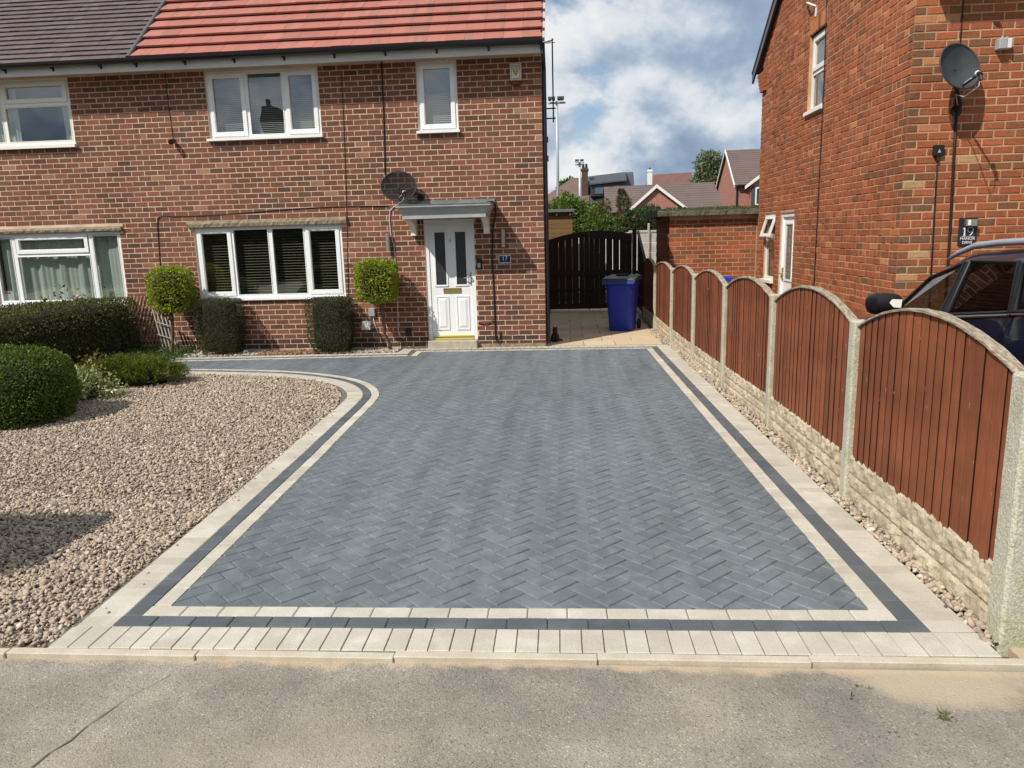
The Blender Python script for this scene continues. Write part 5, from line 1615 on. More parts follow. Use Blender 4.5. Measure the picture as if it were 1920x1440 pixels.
# ------------------------------------------------------------------ brick outhouse behind the fence
OY = 2.80
OUT = thing('brick_outhouse', 'flat roofed brick outhouse with a mossy concrete slab roof', 'outhouse', (3.3, 4.0, 0))
OXL = 2.448
FO = lambda u, v, n: (u, OY - n, v)
FL_ = lambda u, v, n: (OXL - n, u, v)
mb = MB(); cells_wall(mb, FO, [OXL, 4.3], [-.05, 2.19], [], 0.2)
mb.add([(OXL, OY, -.05), (OXL, 5.0, -.05), (OXL, 5.0, 2.19), (OXL, OY, 2.19)], [(0, 1, 2, 3)])
wo = mb.build('wall', m_mortar19, OUT)


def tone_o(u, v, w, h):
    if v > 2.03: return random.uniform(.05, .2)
    return random.uniform(.02, .15) if random.random() < .12 else min(.8, max(.15, random.gauss(.38, .15)))


lay_bricks(FO, OXL, 4.16, 0.03, 2.18, [], m_brick19, wo, origin=OXL, visible=lambda P: P[2] > .7, toner=tone_o, nobj=230)
gm = MB()
for r_ in range(24):
    v = 0.03 + (r_ + .5) * COURSE
    for k in range(9):
        u = OY + (k + (r_ % 2) * .5 + .5) * PITCH_B
        brick_mb(gm, FL_, u, v, PITCH_B - .011, COURSE - .011, brick_tone(v), 0.006)
gm.build('end_brickwork', m_brick19, wo, kind='stuff')
sl = MB(); n = 44; vv, ff = [], []
for i in range(n + 1):
    x = OXL - .23 + (4.45 - OXL + .23) * i / n
    for (y, z) in ((OY - .16, 2.185), (OY - .17, 2.275), (OY + .3, 2.31), (5.2, 2.31), (5.2, 2.185)):
        vv.append((x, y + random.uniform(-.008, .008), z + (random.uniform(-.012, .012) if z > 2.2 else 0)))
for i in range(n):
    for j in range(5): ff.append((i * 5 + j, (i + 1) * 5 + j, (i + 1) * 5 + (j + 1) % 5, i * 5 + (j + 1) % 5))
ff += [(4, 3, 2, 1, 0), tuple(n * 5 + k for k in range(5))]
sl.add(vv, ff); sl.build('roof_slab', m_slabroof, OUT)
P = np.stack([RNG.uniform(OXL - .15, 4.4, 2600), OY - .16 + np.abs(RNG.normal(0, .25, 2600)), np.full(2600, 2.275)], 1)
P[:, 2] += 0.02 + .0 * P[:, 0]
leaves('moss', P, np.tile([0, 0, 1.0], (len(P), 1)), 0.035, 0.012, m_moss, OUT, spread=.9, kind='stuff')
P = np.stack([np.r_[np.repeat(RNG.uniform(3.1, 4.4, 40), 12) + RNG.normal(0, .02, 480), RNG.uniform(4.12, 4.4, 320)], RNG.uniform(OY, OY + .5, 800), np.full(800, 2.30)], 1)
leaves('weeds', P, np.tile([0, 0, 1.0], (len(P), 1)), 0.07, 0.012, m_grass, OUT, spread=.45, kind='stuff')

# pale concrete panel fence behind the gate
t = thing('concrete_fence', 'pale concrete panel fence between the gate and outhouse', 'fence', (3.0, 9.6, 0))
for k in range(7):
    a = MB(); z0 = 1.595 - 0.29 * k
    a.bbox(2.2, 5.4, 9.6, 9.65, z0 + .004, z0 + .286, c=.01); a.build('panel', m_concpanel, t)
a = MB(); a.bbox(2.18, 5.4, 9.57, 9.68, 1.89, 1.945, c=.008); a.build('coping', m_concpanel, t)
a = MB(); a.bbox(2.72, 2.78, 9.52, 9.59, 0, 2.14, c=.012); a.build('post', m_post, t)
t = thing('garden_wall', 'pale rendered garden wall glimpsed through the slits of the gate', 'wall', (1.5, 12.2, 0))
a = MB(); a.box(.3, 3.4, 12.2, 12.4, -.05, 1.84); a.build('wall', m_render, t)
a = MB(); a.bbox(.25, 3.45, 12.15, 12.45, 1.842, 1.90, c=.01); a.build('coping', m_concpanel, t)

# ------------------------------------------------------------------ arched panel fence
FEN = thing('panel_fence', 'brown arched panel fence with concrete posts and stone-faced bases', 'fence', (2.25, -3.8, 0))
PB = [(2.067, 2.084), (2.098, -0.102), (2.147, -2.012), (2.209, -3.821), (2.280, -5.635), (2.300, -7.605), (2.320, -9.474)]
PBx = PB + [(2.335, -11.4)]
for i, (x, y) in enumerate(PB):
    a = MB(); top = 1.27 + random.uniform(-.015, .02) + (-.02 if i == 6 else 0)
    if i == 6: a.bbox(x, x + .125, y - .02, y + .11, -.1, top, c=0.014)
    else: a.bbox(x, x + .10, y, y + .10, -.1, top, c=0.012)
    a.build('post', m_postold if i >= 5 else m_post, FEN)


def fence_panel(x0, y0, x1, y1, zb, zend, zpk, nsl, grav_top):
    """between two posts; u from the far post towards the road"""
    d = np.array([x1 - x0, y1 - y0]); L_ = np.linalg.norm(d); d = d / L_
    nrm = np.array([d[1], -d[0]])
    if nrm[0] > 0: nrm = -nrm
    P3 = lambda u, v, n: (x0 + d[0] * u + nrm[0] * n, y0 + d[1] * u + nrm[1] * n, v)
    arch = lambda u: zend + (zpk - zend) * (1 - abs(2 * u / L_ - 1) ** 2.0)
    pm = MB(); nbox(pm, P3, 0.0, L_, zb + .10, zb + .15, -.05, -.022); nbox(pm, P3, 0.0, L_, zend - .2, zend - .15, -.05, -.022)
    nbox(pm, P3, 0.0, .035, zb, zend - .03, -.05, -.022); nbox(pm, P3, L_ - .035, L_, zb, zend - .03, -.05, -.022)
    panel = pm.build('panel', m_slat, FEN)
    w = L_ / nsl
    for k in range(nsl):
        a, b_ = k * w - .006, (k + 1) * w + .006
        a, b_ = max(a, 0.002), min(b_, L_ - .002)
        za, zb_ = arch(a) - .012, arch(b_) - .012
        bo = zb + random.uniform(-.014, .010); bo2 = bo + random.uniform(-.012, .012)
        na, nb_ = 0.005 + random.uniform(-.002, .002), 0.0105 + random.uniform(-.003, .003)
        mid = (a + b_) / 2; nm_ = (na + nb_) / 2 + .001
        s_ = MB()
        v_ = []
        for (u, n_, zt, z_) in ((a, na, za, bo), (mid, nm_, (za + zb_) / 2, min(bo, bo2) - .006), (b_, nb_, zb_, bo2)):
            v_ += [P3(u, z_, n_), P3(u, zt, n_), P3(u, z_, n_ - .012), P3(u, zt, n_ - .012)]
        s_.add(v_, [(0, 4, 5, 1), (4, 8, 9, 5), (2, 3, 7, 6), (6, 7, 11, 10), (0, 1, 3, 2), (1, 5, 7, 3), (5, 9, 11, 7), (0, 2, 6, 4), (4, 6, 10, 8)], min(1, max(.15, random.gauss(.5, .22))))
        s_.F.append((8, 10, 11, 9)); s_.T.append(0.0)          # near-black edge face at the overlap
        s_.build('slat', m_slat, panel)
    c_ = MB(); n = 26; v_ = []
    for i in range(n + 1):
        u = L_ * i / n; z = arch(u)
        jx = random.uniform(-.003, .003)
        for (n_, dz) in ((.026 + jx, -.007), (.026 + jx, .005), (.012, .010 + jx), (-.034, .009 + jx), (-.038, -.007)):
            v_.append(P3(u, z + dz, n_))
    c_.add(v_, [(i * 5 + j, (i + 1) * 5 + j, (i + 1) * 5 + (j + 1) % 5, i * 5 + (j + 1) % 5) for i in range(n) for j in range(5)] + [(4, 3, 2, 1, 0), tuple(n * 5 + k for k in range(5))])
    c_.build('capping', m_cap, panel)
    # stone-faced gravel board: relief of pitched blocks
    nu, nv = int(L_ / 0.022), 15
    blocks = []
    z = 0.0
    for hh in (0.10, 0.09, 0.12):
        u = -random.uniform(0, .15)
        while u < L_:
            wd = random.uniform(.14, .36); blocks.append((u, u + wd, z, z + hh, random.uniform(.006, .018), random.uniform(0, 9))); u += wd
        z += hh
    gb_ = MB(); v_ = []; zt = grav_top
    for i in range(nu + 1):
        u = L_ * i / nu
        for j in range(nv + 1):
            z = zt * j / nv; n_ = 0.0
            zs = z / zt * 0.31
            for (a, b_, c, d_, h_, sd_) in blocks:
                if a <= u < b_ and c <= zs < d_ + 1e-6:
                    ed = min(u - a, b_ - u, zs - c, d_ - zs)
                    n_ = h_ * min(1, ed / .02) * (1 + .5 * math.sin(u * 41 + sd_) * math.sin(zs * 67 + sd_)) + random.uniform(-.0025, .0025)
                    break
            v_.append(P3(u, z - .02, n_ + 0.004))
    f_ = [(i * (nv + 1) + j, (i + 1) * (nv + 1) + j, (i + 1) * (nv + 1) + j + 1, i * (nv + 1) + j + 1) for i in range(nu) for j in range(nv)]
    b0 = len(v_)
    v_ += [P3(0, zt - .02, -.045), P3(L_, zt - .02, -.045), P3(0, -.02, -.045), P3(L_, -.02, -.045)]
    f_ += [tuple([i * (nv + 1) + nv for i in range(nu + 1)] + [b0 + 1, b0]), (b0, b0 + 1, b0 + 3, b0 + 2)]
    gb_.add(v_, f_); gb_.build('gravel_board', m_rock, FEN)


for i in range(6):
    (xa_, ya_), (xb_, yb_) = PB[i], PB[i + 1]
    fence_panel(xa_ + .045, ya_ - .0, xb_ + .045, yb_ + (.10 if i < 5 else .11), np.interp(i, [0, 1, 2, 3, 4, 5], [.27, .27, .28, .295, .295, .31]), 1.225, np.interp(i, [0, 1, 2, 3, 4, 5], [1.34, 1.36, 1.375, 1.385, 1.41, 1.41]), 19, np.interp(i, [0, 5], [.28, .35]))
fence_panel(2.07, 4.10, 2.10, 2.19, .27, 1.22, 1.345, 19, .28)
a = MB(); a.bbox(2.05, 2.14, 4.10, 4.19, -.1, 1.30, c=.01); a.build('post', m_gate, FEN, label='dark timber post where the arched panels end')

# ------------------------------------------------------------------ gate and dark boarding beside it
GY = 5.95
GT = thing('garden_gate', 'tall dark double gate of vertical boards with arched top', 'gate', (1.0, GY, 0))
gtop = lambda x: 1.955 - 0.17 * ((x - 1.12) / 1.12) ** 2
edges = [-0.07, 0.01, 0.172, 0.336, 0.505, 0.672, 0.80, 0.925, 1.045, 1.172, 1.332, 1.498, 1.664, 1.83, 1.965]
for k, (a, b_) in enumerate(zip(edges[:-1], edges[1:])):
    gp0 = .0085 if k in (2, 3, 4, 5, 10, 11, 12) else .001
    gp1 = .0085 if k in (1, 2, 3, 4, 9, 10, 11) else .001
    s_ = MB(); s_.prism([(a + gp0 * .8, 0.05), (b_ - gp1 * .8, 0.05), (b_ - gp1 * .8, gtop(b_) - .03), (a + gp0 * .8, gtop(a) - .03)], 1, GY, GY + .02)
    s_.build('board', m_gate, GT)
for (x0, x1) in ((-0.07, 0.923), (0.927, 1.965)):
    for z0, z1 in ((.06, .19), (.50, .56), (.86, 1.0)):
        s_ = MB(); s_.box(x0, x1, GY - .035, GY - .001, z0, z1); s_.build('rail', m_gate, GT)
    s_ = MB(); xs = np.linspace(x0, x1, 14); up_ = [(x, gtop(x)) for x in xs]; lo_ = [(x, gtop(x) - .20 if x0 > .5 else gtop(x) - .13) for x in xs[::-1]]
    v_ = [(x, GY - .03, z) for x, z in up_ + lo_] + [(x, GY - .001, z) for x, z in up_ + lo_]; n = 28
    f_ = [(i, i + 1, n - 2 - i, n - 1 - i) for i in range(13)] + [(n + n - 1 - i, n + n - 2 - i, n + i + 1, n + i) for i in range(13)] + [(i, (i + 1) % n, n + (i + 1) % n, n + i) for i in range(n)]
    s_.add(v_, f_); s_.build('arched_rail', m_gate, GT)
s_ = MB(); s_.tube([(0.93, GY - .05, 0.02), (0.93, GY - .05, 0.95)], 0.012, 6); s_.build('drop_bolt', m_rubber, GT)
s_ = MB(); s_.bbox(1.975, 2.075, GY - .06, GY + .06, -.05, 1.98, c=.01); s_.build('gate_post', m_gate, GT)
s_ = MB(); s_.bbox(-0.135, -0.075, GY - .05, GY + .05, -.05, 1.8, c=.01); s_.build('gate_post', m_gate, GT)
t = thing('side_screen', 'sloping dark boarded screen joining the gate to the fence', 'fence', (2.1, 5, 0))
for k in range(12):
    y0, y1 = 4.2 + k * .142, 4.2 + (k + 1) * .142
    z = lambda y: 1.27 + (y - 4.2) / 1.7 * .62
    a = MB(); a.prism([(y0 + .002, 0.08), (y1 - .002, 0.08), (y1 - .002, z(y1)), (y0 + .002, z(y0))], 0, 2.10, 2.12); a.build('board', m_gate, t)
a = MB(); a.prism([(4.2, 1.25), (5.9, 1.87), (5.9, 1.93), (4.2, 1.31)], 0, 2.085, 2.135); a.build('capping', m_gate, t)
for z in (.35, .9):
    a = MB(); a.box(2.07, 2.099, 4.2, 5.9, z, z + .07); a.build('rail', m_gate, t)

# ------------------------------------------------------------------ bin


def wheelie_bin(x, y, rz, label, lidmat, group):
    t = thing('wheelie_bin', label, 'wheelie bin', (0, 0, 0), group)
    b_ = MB(); sec = [(0.0, .215, .23), (.03, .225, .24), (.62, .262, .285), (.90, .278, .325), (.905, .30, .345), (.95, .305, .35)]
    v_ = []; n = 20
    for (z, hx, hy) in sec:
        for k in range(n):
            th_ = 2 * math.pi * (k + .5) / n; c, s = math.cos(th_), math.sin(th_)
            e = 0.24
            v_.append((hx * math.copysign(abs(c) ** e, c), hy * math.copysign(abs(s) ** e, s) + .02, z))
    b_.add(v_, [(i * n + k, i * n + (k + 1) % n, (i + 1) * n + (k + 1) % n, (i + 1) * n + k) for i in range(len(sec) - 1) for k in range(n)] + [tuple(range(n - 1, -1, -1))])
    b_.build('body', m_bin, t, smooth=True, sharp=35)
    l = MB(); v_ = []
    prof_ = [(-.37, .955, 1.00), (-.36, .965, 1.03), (-.20, .97, 1.055), (.1, .975, 1.07), (.30, .975, 1.075), (.385, .97, 1.06)]
    for (yy, z0, z1) in prof_:
        for (xx, z) in ((-.325, z0), (-.32, z1 - .02), (-.27, z1), (.27, z1), (.32, z1 - .02), (.325, z0)): v_.append((xx, yy, z))
    m_ = 6
    l.add(v_, [(i * m_ + j, (i + 1) * m_ + j, (i + 1) * m_ + j + 1, i * m_ + j + 1) for i in range(5) for j in range(5)] + [(i * m_, i * m_ + 5, (i + 1) * m_ + 5, (i + 1) * m_) for i in range(5)] + [(5, 4, 3, 2, 1, 0), tuple(30 + k for k in range(6))])
    l.build('lid', lidmat[0], t, smooth=True, sharp=30)
    lf2 = MB(); lf2.bbox(-.31, .31, -.385, -.30, .915, .965, c=.012); lf2.build('lid_lip', m_bin, t)
    hd_ = MB(); hd_.tube([(-.25, .37, 1.0), (-.25, .44, 1.03), (.25, .44, 1.03), (.25, .37, 1.0)], .016, 8); hd_.bbox(-.12, .12, -.05, .12, 1.06, 1.10, c=.015); hd_.build('handle', lidmat[1], t)
    for sx in (-1, 1):
        w = MB(); w.lathe([(0, -.028), (.085, -.028), (.10, -.018), (.10, .018), (.085, .028), (0, .028)], (sx * .27, .30, .10), axis=0, n=20); w.build('wheel', m_rubber, t, smooth=True, sharp=35)
    ax = MB(); ax.tube([(-.27, .30, .10), (.27, .30, .10)], .012, 6); ax.build('axle', m_rubber, t)
    t.location = (x, y, 0); t.rotation_euler = (0, 0, rz)
    return t


wheelie_bin(1.455, 2.06, math.radians(-17), 'blue wheelie bin with grey-green lid in front of the dark gate', (m_binlid, m_rubber), 'blue wheelie bins')
wheelie_bin(2.86, 1.15, math.radians(-80), 'blue wheelie bin on the far side of the fence, only its lid showing', (m_bin, m_bin), 'blue wheelie bins')

# small dark cat ornament by the gable
CAT = MB()
cx, cy = 0.15, 0.60
rings = [(0.0, .075, .10, 0), (.03, .085, .11, 0), (.08, .075, .095, 0.01), (.13, .055, .065, -.01), (.165, .038, .045, -.02), (.185, .045, .05, -.03), (.215, .048, .05, -.035), (.24, .038, .042, -.035), (.252, .018, .02, -.03)]
v_ = []; n = 14
for (z, rx, ry, dy) in rings:
    for k in range(n):
        a_ = 2 * math.pi * k / n; v_.append((cx + rx * math.cos(a_), cy + dy + ry * math.sin(a_), z + .002))
CAT.add(v_, [(i * n + k, i * n + (k + 1) % n, (i + 1) * n + (k + 1) % n, (i + 1) * n + k) for i in range(len(rings) - 1) for k in range(n)] + [tuple(range(n - 1, -1, -1)), tuple(8 * n + k for k in range(n))])
for sx in (-1, 1):
    CAT.add([(cx + sx * .04, cy - .045, .235), (cx + sx * .012, cy - .045, .248), (cx + sx * .026, cy - .02, .24), (cx + sx * .032, cy - .04, .285)], [(0, 1, 3), (1, 2, 3), (2, 0, 3), (0, 2, 1)])
    CAT.tube([(cx + sx * .03, cy - .07, .14), (cx + sx * .03, cy - .10, .05), (cx + sx * .03, cy - .115, .015), (cx + sx * .03, cy - .14, .012)], [.022, .018, .018, .012], 8)
CAT.tube([(cx + .05, cy + .09, .02), (cx + .12, cy + .06, .018), (cx + .13, cy - .02, .016), (cx + .10, cy - .07, .014)], [.016, .014, .012, .008], 8)
tag(CAT.build('cat_ornament', m_catfur, None, smooth=True, sharp=50), 'small dark seated cat figure at the foot of the house corner', 'ornament')

# ------------------------------------------------------------------ car
CARG = thing('parked_car', 'dark navy estate car with silver roof rails beyond the fence', 'car', (3.8, -7.4, 0))
XC = 3.80; HW = 0.90


def side(fn):
    return [fn(1), fn(-1)]


# columns along the car (nose first); rows from sill to roof edge: (y, z, half width)
C0 = [  # y at belt, z belt, y at window top, z window top, y roof edge, z roof edge
]
yb_ = [-4.55, -4.75, -5.35, -6.05, -6.52, -7.42, -7.53, -8.22, -8.27, -8.85, -9.1, -9.35]
zb_ = [0.72, 0.86, 0.98, 1.07, 1.155, 1.266, 1.281, 1.368, 1.376, 1.44, 1.45, 1.30]
yt_ = [-4.56, -4.78, -5.40, -6.10, -6.95, -7.42, -7.50, -8.03, -8.08, -8.72, -8.98, -9.33]
zt_ = [0.75, 0.90, 1.01, 1.10, 1.50, 1.617, 1.632, 1.645, 1.64, 1.60, 1.54, 1.34]
yr_ = [-4.58, -4.80, -5.42, -6.12, -6.88, -7.30, -7.45, -8.00, -8.08, -8.75, -9.0, -9.33]
zr_ = [0.76, 0.92, 1.03, 1.12, 1.55, 1.675, 1.690, 1.722, 1.722, 1.68, 1.60, 1.36]
hb_ = [.60, .78, .84, .86, .865, .87, .87, .865, .86, .82, .78, .70]
ht_ = [.55, .72, .76, .74, .72, .73, .73, .73, .725, .69, .66, .62]
hr_ = [.50, .68, .70, .66, .61, .62, .62, .62, .62, .58, .56, .54]
rowsP = []
for i in range(12):
    hx = [min(.9, hb_[i] + .02), min(.91, hb_[i] + .04), min(.905, hb_[i] + .035), hb_[i] + .012, hb_[i], ht_[i], hr_[i], hr_[i] * .55, 0.0]
    zc = zr_[i] + .025
    zz_ = [.22, .55, zb_[i] - .26 if zb_[i] > .9 else .62, zb_[i] - .10 if zb_[i] > .9 else zb_[i] - .04, zb_[i], zt_[i], zr_[i], zc, zc + .012]
    yy_ = [yb_[i], yb_[i], yb_[i], yb_[i], yb_[i], yt_[i], yr_[i], yr_[i] + (.10 if i < 5 else 0), yr_[i] + (.14 if i < 5 else 0)]
    rowsP.append([(hx[j], yy_[j], zz_[j]) for j in range(9)])
body = MB()
win = {}
for sgn in (-1, 1):
    vs_ = [(XC + sgn * p[0], p[1], p[2]) for col in rowsP for p in col]
    fs = []
    for i in range(11):
        for j in range(8):
            if j == 4 and i in (4, 6, 8): continue          # side windows
            if i == 3 and j >= 6: continue                    # windscreen
            q = (i * 9 + j, (i + 1) * 9 + j, (i + 1) * 9 + j + 1, i * 9 + j + 1)
            fs.append(q if sgn < 0 else q[::-1])
    body.add(vs_, fs)
cb = body.build('body', m_car, CARG, smooth=True, sharp=28)
md = cb.modifiers.new('smooth_panels', 'SUBSURF'); md.levels = 1; md.render_levels = 1; md.subdivision_type = 'SIMPLE'
for sgn in (-1, 1):
    for i, gm_, nm_ in ((4, m_glass_car, 'front_window'), (6, m_glass_dark, 'rear_window'), (8, m_glass_dark, 'quarter_window')):
        a = MB(); q = [rowsP[i][4], rowsP[i + 1][4], rowsP[i + 1][5], rowsP[i][5]]
        if i == 4: q = [(.868, -6.62, 1.17), rowsP[5][4], rowsP[5][5], (.722, -6.93, 1.49)]
        a.add([(XC + sgn * (p[0] - .004), p[1], p[2]) for p in q], [(0, 1, 2, 3)]); a.build(nm_, gm_, CARG)
        tr_ = MB(); ring = [(XC + sgn * (p[0] + .002), p[1], p[2]) for p in q]
        tr_.tube(ring + [ring[0]], .013, 6); tr_.build('window_trim', m_carblack, CARG)
    a = MB(); a.tube([(XC + sgn * (rowsP[i][4][0] + .008), rowsP[i][4][1], rowsP[i][4][2] - .018) for i in range(4, 10)], .011, 6); a.build('belt_strip', m_chrome, CARG)
    a = MB()
    q = [rowsP[5][4], rowsP[6][4], rowsP[6][5], rowsP[5][5]]; a.add([(XC + sgn * (p[0] + .006), p[1], p[2]) for p in q], [(0, 1, 2, 3)])
    q = [rowsP[7][4], rowsP[8][4], rowsP[8][5], rowsP[7][5]]; a.add([(XC + sgn * (p[0] + .006), p[1], p[2]) for p in q], [(0, 1, 2, 3)]); a.build('pillar_trim', m_carblack, CARG)
    a = MB(); a.tube([(XC + sgn * .60, -6.93, 1.625), (XC + sgn * .605, -7.08, 1.675), (XC + sgn * .61, -7.30, 1.728), (XC + sgn * .61, -7.6, 1.752), (XC + sgn * .61, -8.1, 1.772), (XC + sgn * .60, -8.6, 1.75), (XC + sgn * .58, -8.85, 1.67)], [.012, .02, .022, .022, .022, .022, .014], 8); a.build('roof_rail', m_rail, CARG, smooth=True)
    a = MB(); a.tube([(XC + sgn * .905, -7.50, 1.22), (XC + sgn * .915, -7.56, 1.0), (XC + sgn * .92, -7.60, .5)], .004, 4); a.tube([(XC + sgn * .88, -8.25, 1.36), (XC + sgn * .905, -8.15, 1.15), (XC + sgn * .92, -8.05, .5)], .004, 4); a.build('door_gap', m_blackplastic, CARG)
    # door mirror
    mx = XC + sgn * 0.99
    sec_ = [(-.115, .55), (-.09, .95), (0, 1.0), (.08, .92), (.115, .55)]
    a = MB(); v_ = []
    for (dx, k) in sec_:
        for q in range(12):
            th_ = 2 * math.pi * q / 12; c, s = math.cos(th_), math.sin(th_)
            v_.append((mx + dx, -6.80 + .115 * k * math.copysign(abs(c) ** .6, c), 1.292 + .082 * k * math.copysign(abs(s) ** .6, s)))
    a.add(v_, [(i * 12 + k, i * 12 + (k + 1) % 12, (i + 1) * 12 + (k + 1) % 12, (i + 1) * 12 + k) for i in range(4) for k in range(12)] + [tuple(range(11, -1, -1)), tuple(48 + k for k in range(12))])
    mir = a.build('door_mirror', m_carblack, CARG, smooth=True, sharp=50)
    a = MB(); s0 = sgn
    a.add([(mx - s0 * .085, -6.918, 1.332), (mx - s0 * .01, -6.922, 1.336), (mx + s0 * .01, -6.924, 1.31), (mx - s0 * .02, -6.930, 1.275), (mx - s0 * .075, -6.926, 1.27)], [(0, 1, 2, 3, 4)]); a.build('mirror_sky_patch', m_lens_mirror_sky, mir)  # white patch painted in for the sky reflected by the mirror
    a = MB(); a.tube([(XC + sgn * .86, -6.76, 1.17), (XC + sgn * .92, -6.79, 1.205)], .025, 6); a.build('mirror_stalk', m_carblack, mir)
    for yy in (-5.35, -8.55):
        w = MB(); w.lathe([(0, -.11), (.30, -.11), (.335, -.08), (.335, .08), (.30, .11), (0, .11)], (XC + sgn * .80, yy, .335), axis=0, n=24); wh = w.build('wheel', m_rubber, CARG, smooth=True, sharp=40)
        w = MB(); w.lathe([(0, -.115), (.20, -.115), (.215, .0), (.20, .115), (0, .115)], (XC + sgn * .803, yy, .335), axis=0, n=20); w.build('rim', m_chrome, wh, smooth=True, sharp=40)
    a = MB(); a.bbox(XC + sgn * .62 - .12, XC + sgn * .62 + .12, -4.72, -4.60, .68, .80, c=.03); a.build('headlight', m_lens_mirror_sky, CARG)
ws = MB(); q = [rowsP[3][6], rowsP[3][7], rowsP[3][8], rowsP[4][8], rowsP[4][7], rowsP[4][6]]
pts_ = [(XC - p[0], p[1], p[2]) for p in q]; pts2 = [(XC + p[0], p[1], p[2]) for p in q]
ws.add(pts_ + pts2, [(0, 1, 4, 5), (1, 2, 3, 4), (7, 6, 11, 10), (8, 7, 10, 9)]); ws.build('windscreen', m_glass_car, CARG)
st_ = MB()
for sx in (-.38, .38):
    st_.bbox(XC + sx - .25, XC + sx + .25, -7.75, -7.62, .55, 1.28, c=.05); st_.bbox(XC + sx - .25, XC + sx + .25, -7.65, -7.1, .5, .62, c=.05); st_.bbox(XC + sx - .13, XC + sx + .13, -7.77, -7.68, 1.30, 1.48, c=.04)
st_.bbox(XC - .68, XC + .68, -8.7, -8.55, .55, 1.30, c=.05); st_.bbox(XC - .72, XC + .72, -6.6, -6.1, .70, 1.04, c=.06)
st_.build('seats', m_seat, CARG)

# ------------------------------------------------------------------ planting


def topiary_ball(label, base, top_c, r, seed):
    t = thing('topiary_tree', label, 'topiary', base, 'lime green topiary balls')
    P, N_ = ellipsoid_pts(7600, top_c, r, e=4.0, amp=0.07, freq=5, depth=.22, seed=seed)
    tone = 0.42 + 0.30 * N_[:, 2] * 0 + RNG.normal(0, .22, len(P)) + .12 * wob(P, 7, seed)
    leaves('crown', P, N_, 0.036, 0.021, m_leaf_lime, t, tone=tone, spread=.75)
    core_ellipsoid('shade_filler_core', top_c, r, 3.0, m_shade_filler, t, k=.80)
    tr_ = MB(); b0, c0 = np.array(base), np.array(top_c)
    pts = [b0, b0 + [(-.015), .0, .12], b0 * .6 + c0 * .4 + [-.02, 0, 0], b0 * .35 + c0 * .65, c0]
    pts[2][2] = .3; pts[3][2] = c0[2] - r[2] * .9
    tr_.tube(pts, [.038, .03, .027, .03, .035], 9)
    for k in range(5):
        a_ = k * 1.3 + seed; tr_.tube([pts[3], c0 + np.array([math.cos(a_) * r[0] * .6, math.sin(a_) * r[1] * .6, -r[2] * .55])], [.02, .008], 6)
    tr_.build('trunk', m_trunk, t, smooth=True)


def at_depth(px, py, y):
    d = ray(px, py); k = (y - CAM[1]) / d[1]; return CAM + d * k


c1 = at_depth(706, 527, -0.42)
topiary_ball('lime green ball topiary on a bare trunk beside the front door', (-2.69, -0.16, 0), (c1[0], c1[1], c1[2]), (.325, .30, .345), 1.0)
c2 = at_depth(322, 543, -0.50)
topiary_ball('lime green ball topiary on a trunk next to the trellis', (-6.44, -0.46, 0), (c2[0], c2[1], c2[2]), (.335, .31, .365), 2.4)


def clipped(label, cx, cy, hx, hy, h, seed, tilt):
    t = thing('clipped_shrub', label, 'shrub', (cx, cy, 0), 'dark clipped shrubs under the big window')
    c = (cx, cy, h * .52); r = (hx, hy, h * .50)
    P, N_ = box_pts(15000, cx - hx, cx + hx, cy - hy, cy + hy, .02, h, amp=.022, freq=6, depth=.05, rnd=.085, seed=seed); kp = P[:, 2] > .015; P, N_ = P[kp], N_[kp]
    k = 1 - .22 * np.clip((.35 - P[:, 2]) / .35, 0, 1); P[:, 0] = cx + (P[:, 0] - cx) * k; P[:, 1] = cy + (P[:, 1] - cy) * k
    tone = .40 + RNG.normal(0, .18, len(P)) + .22 * wob(P, 4, seed)
    leaves('foliage', P, N_, .026, .010, m_leaf_yew, t, tone=tone, spread=.9)
    core_ellipsoid('shade_filler_core', c, (r[0] * .80, r[1] * .80, r[2]), 7.0, m_shade_filler, t, k=.92, zmin=.03)
    s_ = MB(); s_.tube([(cx, cy, -.01), (cx, cy, .2)], .05, 8); s_.build('stem', m_trunk, t)


cc = at_depth(411, 615, -0.42); clipped('dark clipped shrub under the big window, nearest the trellis', cc[0], -0.36, .345, .28, .95, 5.0, 0)
cc = at_depth(619, 610, -0.40); clipped('dark clipped shrub under the big window, beside the door topiary', cc[0], -0.34, .350, .28, .94, 8.0, 0)

# privet hedge between the gardens, running towards the road
t = thing('privet_hedge', 'clipped privet hedge in front of the net curtained window', 'hedge', (-7.65, -2.4, 0))
P, N_ = box_pts(38000, -8.05, -7.10, -4.9, -0.22, .0, 1.03, amp=.035, freq=4, depth=.10, rnd=.13, seed=4.0)
P[:, 2] += .03 * np.sin(P[:, 1] * 2.1)
keep = P[:, 2] > .01; P, N_ = P[keep], N_[keep]
leaves('foliage', P, N_, .036, .017, m_leaf_hedge, t, tone=.42 + RNG.normal(0, .2, len(P)) + .18 * wob(P, 3, 2), spread=.85)
b_ = MB(); b_.bbox(-7.96, -7.19, -4.8, -.32, .02, .92, c=.08); b_.build('shade_filler_core', m_shade_filler, t)  # added filler box, stops light passing between the leaves
# round box bush
t = thing('box_bush', 'round clipped dark green bush on the gravel, nearest the road', 'bush', (-5.76, -5.02, 0))
rbC, rbR = (-5.76, -5.02, .33), (.56, .56, .49)
P, N_ = ellipsoid_pts(26000, rbC, rbR, e=2.5, amp=.05, freq=5, depth=.16, zmin=.01, seed=6)
leaves('foliage', P, N_, .030, .017, m_leaf_round, t, tone=.42 + RNG.normal(0, .22, len(P)) + .15 * wob(P, 5, 1), spread=.8)
core_ellipsoid('shade_filler_core', rbC, rbR, 2.4, m_shade_filler, t, k=.84, zmin=.0)
